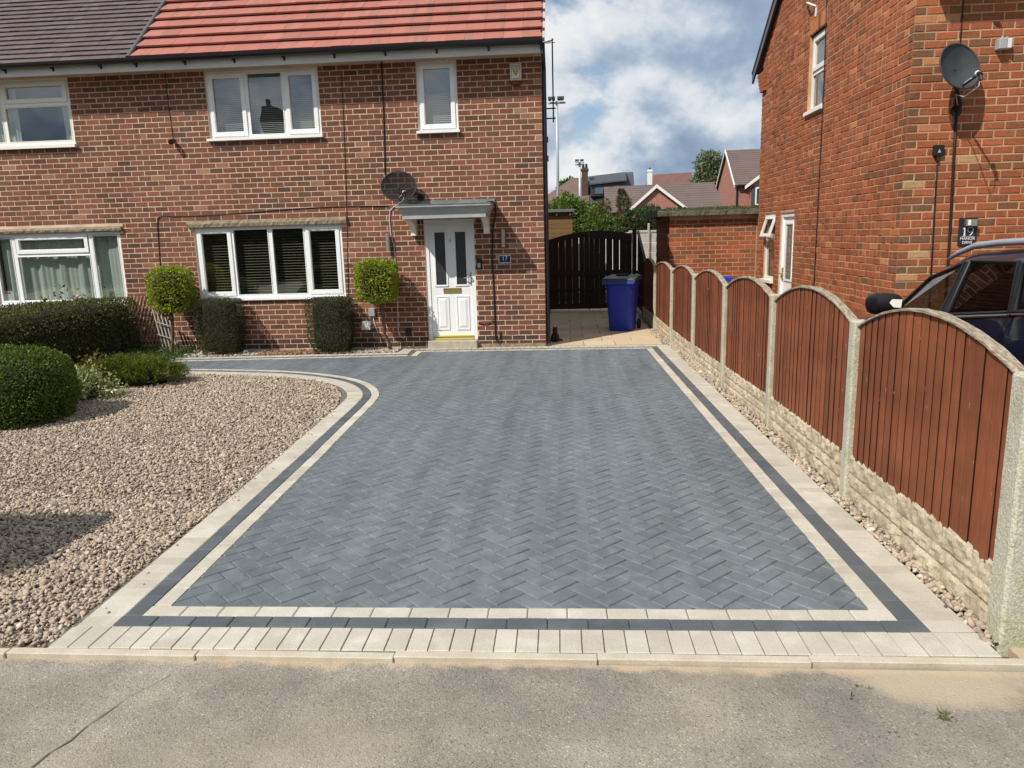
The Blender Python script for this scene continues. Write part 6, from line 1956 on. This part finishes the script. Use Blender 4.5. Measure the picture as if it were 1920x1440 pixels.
# variegated shrub
t = thing('variegated_shrub', 'loose pale variegated shrub between the round bush and the low evergreen', 'shrub', (-5.74, -3.85, 0))
st_ = MB(); PP, NN = [], []
for k in range(130):
    a_ = RNG.uniform(0, 2 * math.pi); rr = RNG.uniform(.05, .46); hgt = RNG.uniform(.18, .46) * (1 - .45 * (rr / .4) ** 2)
    e = np.array([-5.74 + rr * math.cos(a_) * 1.15, -3.95 + rr * math.sin(a_), hgt]); s0 = np.array([-5.74 + .25 * rr * math.cos(a_), -3.95 + .25 * rr * math.sin(a_), 0])
    st_.tube([s0, (s0 + e) / 2 + [0, 0, .05], e], [.005, .004, .002], 4)
    for f in np.linspace(.35, 1.05, 24):
        PP.append(s0 + (e - s0) * f + RNG.normal(0, .022, 3)); NN.append((e - s0) / np.linalg.norm(e - s0))
PP, NN = np.array(PP), np.array(NN); PP[:, 2] = np.maximum(PP[:, 2], .01)
leaves('foliage', PP, NN, .042, .024, m_leaf_var, t, tone=.45 + RNG.normal(0, .28, len(PP)), spread=1.0)
st_.build('stems', m_trunk, t)
# reddish shoot within it
t = thing('bronze_shrub', 'small bronze tipped sprig above the pale variegated shrub', 'shrub', (-5.95, -3.35, 0))
P = np.array([-5.95, -3.35, .32]) + RNG.normal(0, 1, (380, 3)) * [.09, .09, .08]
leaves('foliage', P, np.tile([0, 0, 1.], (len(P), 1)), .045, .022, leafmat('bronze_sprig', (.05, .06, .01), (.14, .13, .02), (.25, .15, .04)), t, spread=.9)
st_ = MB(); st_.tube([(-5.95, -3.35, 0), (-5.95, -3.35, .3)], [.008, .004], 5); st_.build('stems', m_trunk, t)
# low juniper
t = thing('low_juniper', 'low spreading bright green evergreen at the edge of the gravel', 'shrub', (-5.66, -2.92, 0))
PP, NN = [], []
st_ = MB()
for k in range(520):
    a_ = RNG.uniform(0, 2 * math.pi); rr = math.sqrt(RNG.uniform(0, 1))
    c = np.array([-5.66 + .72 * rr * math.cos(a_), -2.92 + .38 * rr * math.sin(a_), .10 + .20 * (1 - rr ** 2) + RNG.uniform(-.03, .04)])
    d = np.array([math.cos(a_) * .5 + .25, math.sin(a_) * .5 - .2, .45 + RNG.uniform(-.15, .25)]); d /= np.linalg.norm(d)
    for f in np.linspace(-.10, .10, 44):
        PP.append(c + d * f + RNG.normal(0, .012, 3)); NN.append(d)
    if k % 6 == 0: st_.tube([(-5.66 + .2 * rr * math.cos(a_), -2.92 + .1 * rr * math.sin(a_), 0), c], [.008, .003], 4)
PP, NN = np.array(PP), np.array(NN); PP[:, 2] = np.maximum(PP[:, 2], .012)
leaves('foliage', PP, NN, .038, .009, m_leaf_juni, t, tone=.42 + RNG.normal(0, .22, len(PP)) + .25 * wob(PP, 8, 1), spread=.6)
st_.build('stems', m_trunk, t)
core_ellipsoid('shade_filler_core', (-5.66, -2.92, .02), (.56, .28, .22), 2.0, m_shade_filler, t, k=.80, zmin=.0, n=9)
# grasses and ground plants at the foot of the trellis
P = np.stack([RNG.uniform(-7.2, -6.2, 2400), RNG.uniform(-1.9, -.15, 2400), np.zeros(2400)], 1)
P = P[wob(P, 4, 2) > -.15]
leaves('weeds', P, np.tile([0, 0, 1.], (len(P), 1)), .17, .010, m_grass, None, spread=.35, kind='stuff')
P = np.stack([RNG.uniform(-7.25, -6.1, 2600), RNG.uniform(-2.2, -.1, 2600), np.abs(RNG.normal(0, .07, 2600))], 1)
leaves('ground_cover', P, np.tile([0, 0, 1.], (len(P), 1)), .045, .026, m_leaf_rose, None, spread=1.1, kind='stuff')
# rose in front of the curtains
t = thing('rose_bush', 'thin rose stems rising above the hedge before the curtained window', 'rose', (-8.3, -0.5, 0))
PP, NN = [], []
for k, (xx, zt_2, lean) in enumerate(((-8.32, 1.30, -.05), (-8.22, 1.16, .08), (-8.05, 1.06, .12), (-7.62, 1.22, .06), (-7.7, 1.1, -.08), (-7.95, 1.08, -.02), (-8.5, 1.08, -.1))):
    s_ = MB(); p = [(xx, -.42, 0), (xx + lean * .3, -.42, .6), (xx + lean, -.40, zt_2)]; s_.tube(p, [.008, .006, .003], 5); s_.build('stem', m_trunk, t)
    for z in np.linspace(.55, zt_2, 26):
        PP.append([xx + lean * z / zt_2 + RNG.normal(0, .05), -.41 + RNG.normal(0, .04), z + RNG.normal(0, .02)]); NN.append([RNG.normal(), RNG.normal(), .3])
PP, NN = np.array(PP), np.array(NN); NN /= np.linalg.norm(NN, axis=1)[:, None]
leaves('foliage', PP, NN, .068, .044, m_leaf_rose, t, spread=.7)
fw = MB()
for (xx, zz_) in ((-8.02, 1.06), (-8.07, 1.02), (-7.98, 1.03)):
    fw.lathe([(.006, zz_ - .03), (.03, zz_ - .015), (.036, zz_ + .01), (.02, zz_ + .03), (.004, zz_ + .02)], (xx, -.45, 0), n=9)
fw.build('rose_bloom', M('faded_pink_petal', (.45, .33, .30), rough=.8), t, smooth=True)
# willow trellis panels
t = thing('willow_trellis', 'expanding willow trellis panel against the bricks by the topiary', 'trellis', (-7.05, -.12, 0))
for k in range(-7, 13):
    for sg in (1, -1):
        pts = []
        for z in (0.08, 1.02):
            x = -7.40 + k * .065 + (.33 * (z - .08) / .94 * sg if sg > 0 else .33 - .33 * (z - .08) / .94)
            pts.append((x, z))
        (xa_, za_), (xb_, zb2) = pts
        lo, hi = -7.38, -6.78
        f0, f1 = 0.0, 1.0
        dx = xb_ - xa_
        if abs(dx) > 1e-6:
            t0, t1 = (lo - xa_) / dx, (hi - xa_) / dx
            f0, f1 = max(0, min(t0, t1)), min(1, max(t0, t1))
        if f1 - f0 < .1: continue
        A = np.array([xa_ + dx * f0, -.13 - .012 * sg, za_ + (zb2 - za_) * f0]); B = np.array([xa_ + dx * f1, -.13 - .012 * sg, za_ + (zb2 - za_) * f1])
        s_ = MB(); s_.tube([A, (A + B) / 2 + [random.uniform(-.004, .004), random.uniform(-.004, .004), 0], B], .0125, 5); s_.build('slat', m_trellis, t)
t = thing('trellis_offcut', 'folded grey trellis leaning behind the topiary trunk', 'trellis', (-6.6, -.3, 0))
for k in range(5):
    s_ = MB(); x = -6.74 + k * .07; s_.tube([(x + .10, -.36 - .02 * k, .02), (x - .06, -.30, .80 - .05 * k)], .017, 5); s_.build('slat', M('grey_lath', (.36, .33, .28), rough=.9) if k == 0 else bpy.data.materials['grey_lath'], t)
for k in range(3):
    s_ = MB(); z = .15 + .22 * k; s_.tube([(-6.72, -.39, z), (-6.42, -.39, z - .10)], .010, 5); s_.build('cross_slat', bpy.data.materials['grey_lath'], t)

# paper in the neighbour's window
t = thing('window_poster', 'paper sign with a red band inside the curtained window', 'paper sign', (-9.72, .1, 1.0))
a = MB(); a.box(-9.86, -9.60, .085, .088, .955, 1.15); a.build('sheet', m_paper, t)
a = MB(); a.box(-9.83, -9.66, .083, .0845, 1.095, 1.125); a.build('red_band', m_redink, t)
# hedge off to the side that throws its shadow on the gravel
t = thing('roadside_hedge', 'clipped hedge whose shadow falls across the gravel', 'hedge', (-5.0, -9.2, 0))
P, N_ = box_pts(9000, -7.4, -3.53, -9.55, -8.66, 0, 1.2, amp=.05, freq=4, depth=.1, rnd=.12, seed=9)
leaves('foliage', P, N_, .05, .028, m_leaf_hedge, t)
b_ = MB(); b_.bbox(-7.3, -3.57, -9.5, -8.70, .0, 1.16, c=.05); b_.build('shade_filler_core', m_shade_filler, t)  # added filler box, makes the hedge's cast shadow solid

# ------------------------------------------------------------------ garden beyond the gate
SH = thing('garden_room', 'timber clad garden room with dark flat roof edge', 'shed', (-.6, 9.5, 0))
for k in range(20):
    a = MB(); z = .05 + k * .125
    a.bbox(-2.2, .545, 8.86, 8.89, z + .002, z + .123, c=.005, tone=random.random()); a.build('cladding_board', m_shed, SH)
a = MB(); a.box(-2.2, .54, 8.895, 11.4, .0, 2.5); a.build('frame', m_shedtrim, SH)
a = MB(); a.bbox(-2.35, .60, 8.72, 11.5, 2.50, 2.585, c=.01); a.build('roof_edge', m_shedtrim, SH)
for x in (.10, .47):
    a = MB(); a.lathe([(0, -.02), (.022, -.02), (.026, .02), (.012, .04), (0, .04)], (x, 8.83, 2.43), n=10); a.build('spotlight', m_lens_mirror_sky, SH, smooth=True)


def shrub(name, label, cat, c, r, n, L_, W_, mat, e=2.0, amp=.16, freq=5, depth=.45, seed=0, trunk=True, group=None, tone0=.45):
    t = thing(name, label, cat, (c[0], c[1], 0), group)
    P, N_ = ellipsoid_pts(n, c, r, e=e, amp=amp, freq=freq, depth=depth, zmin=.05, seed=seed)
    leaves('crown', P, N_, L_, W_, mat, t, tone=tone0 + RNG.normal(0, .22, len(P)) + .25 * wob(P, 3.0, seed), spread=1.0)
    core_ellipsoid('shade_filler_core', c, r, e, m_shade_filler, t, k=.62, zmin=.0, n=9)
    s_ = MB(); s_.tube([(c[0], c[1], -.03), (c[0] + .03, c[1], c[2] * .5), c], [.08, .06, .03], 8); s_.build('trunk', m_trunk, t)
    return t


shrub('leafy_bush', 'tall yellow-green leafy bush behind the timber garden room', 'bush', (.45, 14.0, 2.0), (1.0, .9, 1.25), 9000, .13, .06, m_leaf_back, seed=1, tone0=.55)
shrub('leafy_bush', 'lower bright green bush in front of the slender conifer', 'bush', (1.3, 13.2, 1.35), (.9, .7, 1.25), 8000, .11, .045, m_leaf_back, seed=5, tone0=.42)
shrub('bronze_bush', 'olive bronze shrub between the bright bush and the conifer', 'bush', (1.62, 14.2, 1.55), (.52, .5, 1.42), 5200, .10, .045, m_leaf_brown, seed=3, amp=.2)
shrub('bronze_bush', 'broad olive shrub just above the middle of the gate', 'bush', (2.15, 13.9, 1.3), (.72, .55, 1.15), 6000, .10, .045, m_leaf_brown, seed=7, amp=.2, tone0=.38)
# slender conifer
t = thing('conifer', 'slender upright conifer in front of the bungalow roof', 'conifer', (2.3, 14.3, 0))
P, N_ = [], []
zz2 = RNG.uniform(.6, 3.38, 5200); rr = .10 + .34 * ((3.4 - zz2) / 2.4) ** .8 + .05 * np.sin(zz2 * 9); a_ = RNG.uniform(0, 2 * math.pi, 5200)
rr = rr * np.sqrt(RNG.uniform(.25, 1.1, 5200))
P = np.stack([2.34 + rr * np.cos(a_) + .05 * np.sin(zz2 * 5), 14.3 + rr * np.sin(a_), zz2], 1); N_ = np.stack([np.cos(a_), np.sin(a_), np.full(5200, .7)], 1)
leaves('crown', P, N_, .09, .03, m_leaf_brown, t, spread=.7)
s_ = MB(); s_.tube([(2.34, 14.3, 0), (2.36, 14.3, 3.3)], [.05, .01], 6); s_.build('trunk', m_trunk, t)
t = thing('garden_hedge', 'dark green hedge running behind the concrete fence', 'hedge', (3.2, 14.4, 0))
P, N_ = box_pts(15000, 2.35, 6.5, 13.9, 14.9, 0, 2.62, amp=.10, freq=3, depth=.2, rnd=.2, seed=3)
leaves('foliage', P, N_, .10, .04, m_leaf_dark, t, tone=.45 + RNG.normal(0, .2, len(P)) + .2 * wob(P, 3, 1), spread=.9)
b_ = MB(); b_.bbox(2.5, 6.4, 14.05, 14.8, 0, 2.4, c=.1); b_.build('shade_filler_core', m_shade_filler, t)  # added dark filler, blocks light behind the leaves
shrub('leafy_bush', 'rounded bush above the hedge in front of the white gable', 'bush', (3.35, 14.6, 2.2), (.55, .5, .62), 3600, .10, .04, m_leaf_dark, seed=11, trunk=False)

# ------------------------------------------------------------------ far houses, poles, trees
# bungalow
B = thing('bungalow', 'low brown roofed bungalow with a white edged brick gable', 'bungalow', (6.0, 37, 0))
xL, xR, yE, yRg = 2.75, 9.75, 33.5, 37.0
a = MB(); a.box(xL + .3, xR - .3, yE + .5, yRg + 3, -.05, 3.1); a.build('wall', m_farbrick, B)
a = MB(); a.add([(xL, yE, 3.1), (xR, yE, 3.15), (xR - .0, yRg, 4.92), (xL, yRg, 4.85)], [(0, 1, 2, 3)]); a.add([(xL, yRg, 4.85), (xR, yRg, 4.92), (xR, yRg + 3.5, 3.1), (xL, yRg + 3.5, 3.1)], [(0, 1, 2, 3)])
a.add([(xL + .1, yE + .1, 3.08), (xL + .1, yRg + 3.4, 3.08), (xL + .1, yRg, 4.8)], [(0, 1, 2)]); ro = a.build('roof', m_farroof, B)
a = MB(); gx, gl_, gr_ = 5.62, 3.92, 7.55; gz = 4.56; yg_ = 32.6
a.add([(gl_, yg_, 3.05), (gr_, yg_, 3.05), (gx, yg_, gz - .05)], [(0, 1, 2)]); a.box(gl_ + .1, gr_ - .1, yg_, yE + .6, -.05, 3.05); a.build('gable_wall', m_farbrick, B)
a = MB(); a.add([(gl_ - .2, yg_ - .15, 2.95), (gx, yg_ - .15, gz + .05), (gx, yRg, gz + .05), (gl_ - .2, yRg - 1.5, 2.95)], [(0, 1, 2, 3)]); a.add([(gr_ + .2, yg_ - .15, 2.95), (gx, yg_ - .15, gz + .05), (gx, yRg, gz + .05), (gr_ + .2, yRg - 1.5, 2.95)], [(3, 2, 1, 0)]); a.build('gable_roof', m_farroof, B)
a = MB()
for sx, ex_ in ((gl_ - .2, gx), (gr_ + .2, gx)):
    a.add([(sx, yg_ - .2, 2.80), (sx, yg_ - .2, 2.98), (ex_, yg_ - .2, gz + .06), (ex_, yg_ - .2, gz - .14), (sx, yg_ - .12, 2.80), (sx, yg_ - .12, 2.98), (ex_, yg_ - .12, gz + .06), (ex_, yg_ - .12, gz - .14)], [(0, 1, 2, 3), (7, 6, 5, 4), (1, 5, 6, 2), (0, 3, 7, 4), (0, 4, 5, 1), (3, 2, 6, 7)])
a.build('bargeboard', m_render, B)
# two storey brick house beside it
B = thing('brick_house', 'tall brick house with steep brown roof beyond the outhouse', 'house', (14, 42, 0))
x0, yS, yN = 11.70, 39.6, 45.8; rdz, rdy = 7.42, 42.7; ez = 4.92
a = MB(); a.add([(x0, yS, -.05), (x0, yN, -.05), (x0, yN, ez), (x0, rdy, rdz - .12), (x0, yS, ez)], [(0, 1, 2, 3, 4)]); a.box(x0 + .001, 20, yS, yN, -.05, ez); a.build('wall', m_farbrick, B)
a = MB(); a.add([(x0 - .15, yS - .25, ez - .12), (20, yS - .25, ez - .12), (20, rdy, rdz), (x0 - .15, rdy, rdz)], [(0, 1, 2, 3)]); a.add([(x0 - .15, yN + .25, ez - .12), (20, yN + .25, ez - .12), (20, rdy, rdz), (x0 - .15, rdy, rdz)], [(3, 2, 1, 0)]); a.build('roof', m_farroof, B)
a = MB()
for (ya, yb2) in ((yS - .27, rdy), (yN + .27, rdy)):
    a.add([(x0 - .19, ya, ez - .22), (x0 - .19, ya, ez - .08), (x0 - .19, yb2, rdz + .03), (x0 - .19, yb2, rdz - .14), (x0 - .13, ya, ez - .22), (x0 - .13, ya, ez - .08), (x0 - .13, yb2, rdz + .03), (x0 - .13, yb2, rdz - .14)], [(0, 1, 2, 3), (7, 6, 5, 4), (1, 5, 6, 2), (0, 3, 7, 4)])
a.build('bargeboard', m_render, B)
a = MB(); a.tube([(x0, yS - .3, ez - .12), (12.5, yS - .3, ez - .12)], .06, 6); a.tube([(x0 + .05, yS - .08, ez - .2), (x0 + .05, yS - .08, .0)], .05, 6); a.build('gutter', m_gutter, B)
a = MB(); a.box(12.45, 17, yS - .9, yS - .001, -.05, 4.75); a.add([(12.45, yS - .9, 4.75), (16.4, yS - .9, 4.75), (14.4, yS - .9, 6.2)], [(0, 1, 2)]); a.build('bay_wall', m_farbrick, B)
a = MB(); a.add([(12.15, yS - 1.1, 4.68), (14.4, yS - 1.1, 6.38), (14.4, rdy - 1.0, 6.38), (12.15, yS + .2, 4.68)], [(0, 1, 2, 3)]); a.build('bay_roof', m_farroof, B)
a = MB(); a.add([(12.05, yS - 1.15, 4.50), (12.05, yS - 1.15, 4.70), (14.4, yS - 1.15, 6.46), (14.4, yS - 1.15, 6.22), (12.05, yS - 1.05, 4.50), (12.05, yS - 1.05, 4.70), (14.4, yS - 1.05, 6.46), (14.4, yS - 1.05, 6.22)], [(0, 1, 2, 3), (7, 6, 5, 4), (1, 5, 6, 2), (0, 3, 7, 4)]); a.build('bay_bargeboard', m_render, B)
a = MB(); frame_ring(a, 12.75, 14.0, 3.45, 4.6, .09, 0, .06, lambda u, v, n: (u, yS - .9 - n, v)); wi = a.build('window', m_upvc, B)
a = MB(); a.add([(12.84, yS - .93, 3.54), (13.9, yS - .93, 3.54), (13.9, yS - .93, 4.51), (12.84, yS - .93, 4.51)], [(0, 1, 2, 3)]); a.build('pane', m_frost, wi)
a = MB(); a.box(12.50, 12.74, yS - .96, yS - .9, 2.6, 4.7); a.build('render_strip', m_slatefar, B)
# house with dark dormer on the far side
B = thing('old_house', 'old house with brown hipped roof, brick chimney and dark dormer', 'house', (1.0, 52, 0))
a = MB(); a.box(-3.2, 5.8, 49.0, 57, -.05, 4.2); a.build('wall', m_farbrick2, B)
a = MB(); a.add([(-2.6, 48.6, 4.15), (2.2, 48.6, 4.15), (2.2, 51.6, 6.55), (0.85, 51.6, 6.5)], [(0, 1, 2, 3)]); a.add([(-2.6, 48.6, 4.15), (0.85, 51.6, 6.5), (.85, 54, 6.5), (-2.6, 57, 4.1)], [(0, 1, 2, 3)]); a.build('roof', m_farroof3, B)
a = MB(); a.add([(2.2, 48.6, 4.0), (5.9, 48.6, 4.0), (5.9, 51.6, 6.85), (2.2, 51.6, 6.6)], [(0, 1, 2, 3)]); a.add([(5.9, 48.6, 4.0), (6.1, 54.6, 4.0), (5.9, 51.6, 6.85)], [(0, 1, 2)]); a.build('slate_roof', m_slatefar, B)
a = MB(); a.box(1.62, 2.12, 49.6, 50.4, 4.5, 7.15); a.box(1.56, 2.18, 49.55, 50.45, 6.9, 7.05); ch = a.build('chimney', m_farbrick2, B)
for x in (1.75, 2.0):
    a = MB(); a.lathe([(.11, 7.15), (.09, 7.42), (.12, 7.45), (.0, 7.46)], (x, 50.0, 0), n=8); a.build('chimney_pot', m_blackplastic, ch)
a = MB(); a.box(2.3, 5.05, 48.9, 51, 4.85, 5.85); dorm = a.build('dormer', m_dormer, B)
a = MB(); a.add([(2.2, 48.7, 5.83), (5.15, 48.7, 6.05), (5.3, 51.6, 6.86), (2.4, 51.6, 6.62)], [(0, 1, 2, 3)]); a.add([(2.2, 48.69, 5.72), (5.15, 48.69, 5.95), (5.15, 48.7, 6.05), (2.2, 48.7, 5.83)], [(0, 1, 2, 3)]); a.build('dormer_roof', m_slatefar, dorm)
for (xa_, xb_) in ((2.55, 3.35), (3.65, 4.6)):
    a = MB(); frame_ring(a, xa_, xb_, 4.98, 5.65, .07, 0, .05, lambda u, v, n: (u, 48.9 - n, v)); a.build('dormer_window', m_dormer, dorm)
    a = MB(); a.add([(xa_ + .07, 48.88, 5.05), (xb_ - .07, 48.88, 5.05), (xb_ - .07, 48.88, 5.58), (xa_ + .07, 48.88, 5.58)], [(0, 1, 2, 3)]); a.build('dormer_pane', M('dormer_pane_glass', (0.10, 0.13, 0.16), rough=0.1), dorm)
# farthest roof with a white chimney
B = thing('far_house', 'far red-brown roof with a slim white chimney', 'house', (12, 74, 0))
a = MB(); a.box(9.6, 14.2, 72, 78, -.05, 6.2); a.build('wall', m_farbrick2, B)
a = MB(); a.add([(9.55, 71.5, 5.9), (14.4, 71.5, 5.9), (14.4, 75, 8.4), (9.55, 75, 8.25)], [(0, 1, 2, 3)]); a.add([(9.55, 75, 8.25), (14.4, 75, 8.4), (14.4, 78.5, 5.9), (9.55, 78.5, 5.9)], [(0, 1, 2, 3)]); a.build('roof', m_farroof2, B)
a = MB(); a.box(9.15, 9.62, 71.2, 71.9, 5, 8.55); a.box(9.1, 9.67, 71.15, 71.95, 8.3, 8.4); chm = a.build('chimney', m_render, B)
a = MB(); a.lathe([(.1, 8.55), (.09, 8.75), (0, 8.76)], (9.38, 71.5, 0), n=8); a.build('chimney_pot', m_blackplastic, chm)
a = MB(); a.tube([(9.72, 71.2, 7.6), (9.72, 71.2, 9.45)], .025, 5); a.tube([(9.55, 71.2, 9.42), (10.1, 71.2, 9.5)], .03, 5); a.tube([(9.85, 71.0, 9.46), (9.85, 71.4, 9.46)], .02, 4); tag(a.build('roof_aerial', m_boxgrey), 'thin aerial beside the white chimney', 'aerial')


def floodpole(label, px, ptop, pbot, dep, group, heads):
    d = CAM + ray(px, ptop) * dep; d0 = CAM + ray(px, pbot) * dep
    x, y, zt = d0[0] * .5 + d[0] * .5, d[1], d[2]
    t = thing('floodlight_mast', label, 'floodlight mast', (x, y, 0), group)
    a = MB(); k9 = dep / 74; a.tube([(x, y, -.05), (x, y, zt * .65), (x, y, zt)], [.19 * k9, .15 * k9, .11 * k9], 10); a.build('pole', m_pole, t, smooth=True)
    k = dep / FPX
    a = MB(); a.tube([(x - 22 * k * heads, y, zt - .1), (x + 22 * k * heads, y, zt - .1)], .09 * dep / 74, 6); a.tube([(x - 22 * k * heads, y + .8, zt + .1), (x + 22 * k * heads, y + .8, zt + .1)], .07 * dep / 74, 6); a.build('crossbar', m_pole, t)
    for dx in (-17, -8, 6, 14):
        a = MB(); X_ = x + dx * k * heads; a.add([(X_ - 4.5 * k * heads, y - .3, zt + .1), (X_ + 4.5 * k * heads, y - .3, zt + .1), (X_ + 4.5 * k * heads, y - .1, zt + .1 + 7 * k * heads), (X_ - 4.5 * k * heads, y - .1, zt + .1 + 7 * k * heads),
                  (X_ - 3.5 * k * heads, y + .4, zt + .1), (X_ + 3.5 * k * heads, y + .4, zt + .1), (X_ + 3.5 * k * heads, y + .5, zt + .1 + 6 * k * heads), (X_ - 3.5 * k * heads, y + .5, zt + .1 + 6 * k * heads)],
                  [(0, 1, 2, 3), (7, 6, 5, 4), (0, 4, 5, 1), (1, 5, 6, 2), (2, 6, 7, 3), (3, 7, 4, 0)]); a.build('lamp_head', m_lamphead, t)


floodpole('taller floodlight mast close to the house corner', 1045, 190, 395, 44, 'sports floodlight masts', .75)
floodpole('shorter floodlight mast in front of the brick chimney', 1087.5, 305, 395, 43, 'sports floodlight masts', .4)


def tree(name, label, c, r, n, L_, W_, mat, seed, clumps=9, group='far trees'):
    t = thing(name, label, 'tree', (c[0], c[1], 0), group)
    PP, NN = [], []
    s_ = MB(); s_.tube([(c[0], c[1], -.05), (c[0] + .1, c[1], c[2] * .55), (c[0], c[1], c[2])], [.28, .2, .1], 8)
    rg = np.random.default_rng(seed)
    for k in range(clumps):
        d = rg.normal(size=3); d /= np.linalg.norm(d); q = np.array(c) + d * np.array(r) * rg.uniform(.35, .75)
        rr = np.array(r) * rg.uniform(.32, .5)
        P, N_ = ellipsoid_pts(n // clumps, q, rr, e=2, amp=.25, freq=4, depth=.6, seed=seed + k)
        PP.append(P); NN.append(N_)
        s_.tube([(c[0], c[1], c[2] * .6), (np.array(c) + q) / 2, q], [.1, .06, .02], 5)
    PP, NN = np.vstack(PP), np.vstack(NN)
    leaves('crown', PP, NN, L_, W_, mat, t, tone=.45 + RNG.normal(0, .2, len(PP)) + .3 * wob(PP, .9, seed), spread=1.0, droop=.3)
    s_.build('trunk', m_trunk, t, smooth=True)


tree('willow_tree', 'grey-green tree rising beside the steep brown roof', (14.1, 61.5, 7.2), (2.2, 1.8, 2.7), 9000, .34, .12, m_leaf_willow, 3, clumps=12)
tree('far_tree', 'dark tree crown behind the brick chimney', (1.6, 65.0, 6.6), (2.3, 2, 2.0), 6000, .34, .16, m_leaf_dark, 5)
# the other side of the road, mirrored in the windows
OP = thing('opposite_house', 'dark roofed house across the road, mirrored in the upstairs panes', 'house', (-19, -38, 0))
a = MB(); a.box(-25, -13, -42, -34, -.05, 5.2); a.build('wall', m_farbrick2, OP)
a = MB(); a.add([(-25.3, -33.6, 5.1), (-12.7, -33.6, 5.1), (-12.7, -42.4, 5.1), (-25.3, -42.4, 5.1), (-20.3, -38, 9.0), (-18.0, -38, 9.0)], [(0, 1, 5, 4), (1, 2, 5), (2, 3, 4, 5), (3, 0, 4)]); a.build('roof', m_slatefar, OP)
a = MB(); a.box(-19.6, -18.6, -38.4, -37.4, 7.5, 10.6); a.box(-19.3, -18.9, -38.1, -37.7, 10.6, 11.3); a.build('chimney', m_farbrick2, OP)
t = thing('opposite_hedge', 'hedge across the road, mirrored in the ground floor panes', 'hedge', (-4, -24, 0))
P, N_ = box_pts(12000, -30, 14, -26, -24, 0, 4.2, amp=.2, freq=1, depth=.3, rnd=.4, seed=2)
leaves('foliage', P, N_, .22, .12, m_leaf_hedge, t)
b_ = MB(); b_.bbox(-29.8, 13.8, -25.8, -24.2, 0, 3.9, c=.2); b_.build('shade_filler_core', m_shade_filler, t)  # added dark filler, closes the leaf shell to light

# ------------------------------------------------------------------ small loose things on the ground


def stone(px, py, size, mat, label, z=-.028):
    d = ray(px, py); k = (z - CAM[2]) / d[2]; p = CAM + d * k
    V_, F_, T_ = pebbles(np.array([[p[0], p[1], z + size * .35]]), np.array([size]), ICO2)
    o_ = bpy.data.objects.new('stone', fast_mesh('stone', V_, F_, T_, mat, smooth=True)); COL.objects.link(o_)
    tag(o_, label, 'stone')


stone(828, 1231, .017, m_stone, 'pale rounded stone on the footway against the concrete edging')
stone(1230, 1238, .015, m_stone, 'flat whitish chip on the footway right of the pale stone')
stone(1773, 1138, .011, m_stonedark, 'small dark stone on the pale edging near the last post', z=0.0)


def weed(px, py, n, L_, label):
    d = ray(px, py); k = (-.03 - CAM[2]) / d[2]; p = CAM + d * k
    P = np.tile(p, (n, 1)) + RNG.normal(0, .012, (n, 3)) * [1, 1, 0]
    N_ = np.stack([RNG.normal(0, 1, n), RNG.normal(0, 1, n), np.full(n, .35)], 1)
    o_ = leaves('weed_tuft', P, N_, L_, .006, m_grass, None, spread=.3); tag(o_, label, 'weed')


weed(1770, 1345, 26, .038, 'largest grass tuft growing through the footway')
weed(1675, 1372, 7, .02, 'tiny grass sprig at the seam, nearest the camera')
weed(1617, 1289, 8, .026, 'small dry grass sprig on the sandy patch by the edging')
weed(1590, 1305, 7, .03, 'wispy dry stalk beside the asphalt seam')
weed(1216, 612, 40, .08, 'little weed at the foot of the far concrete post')
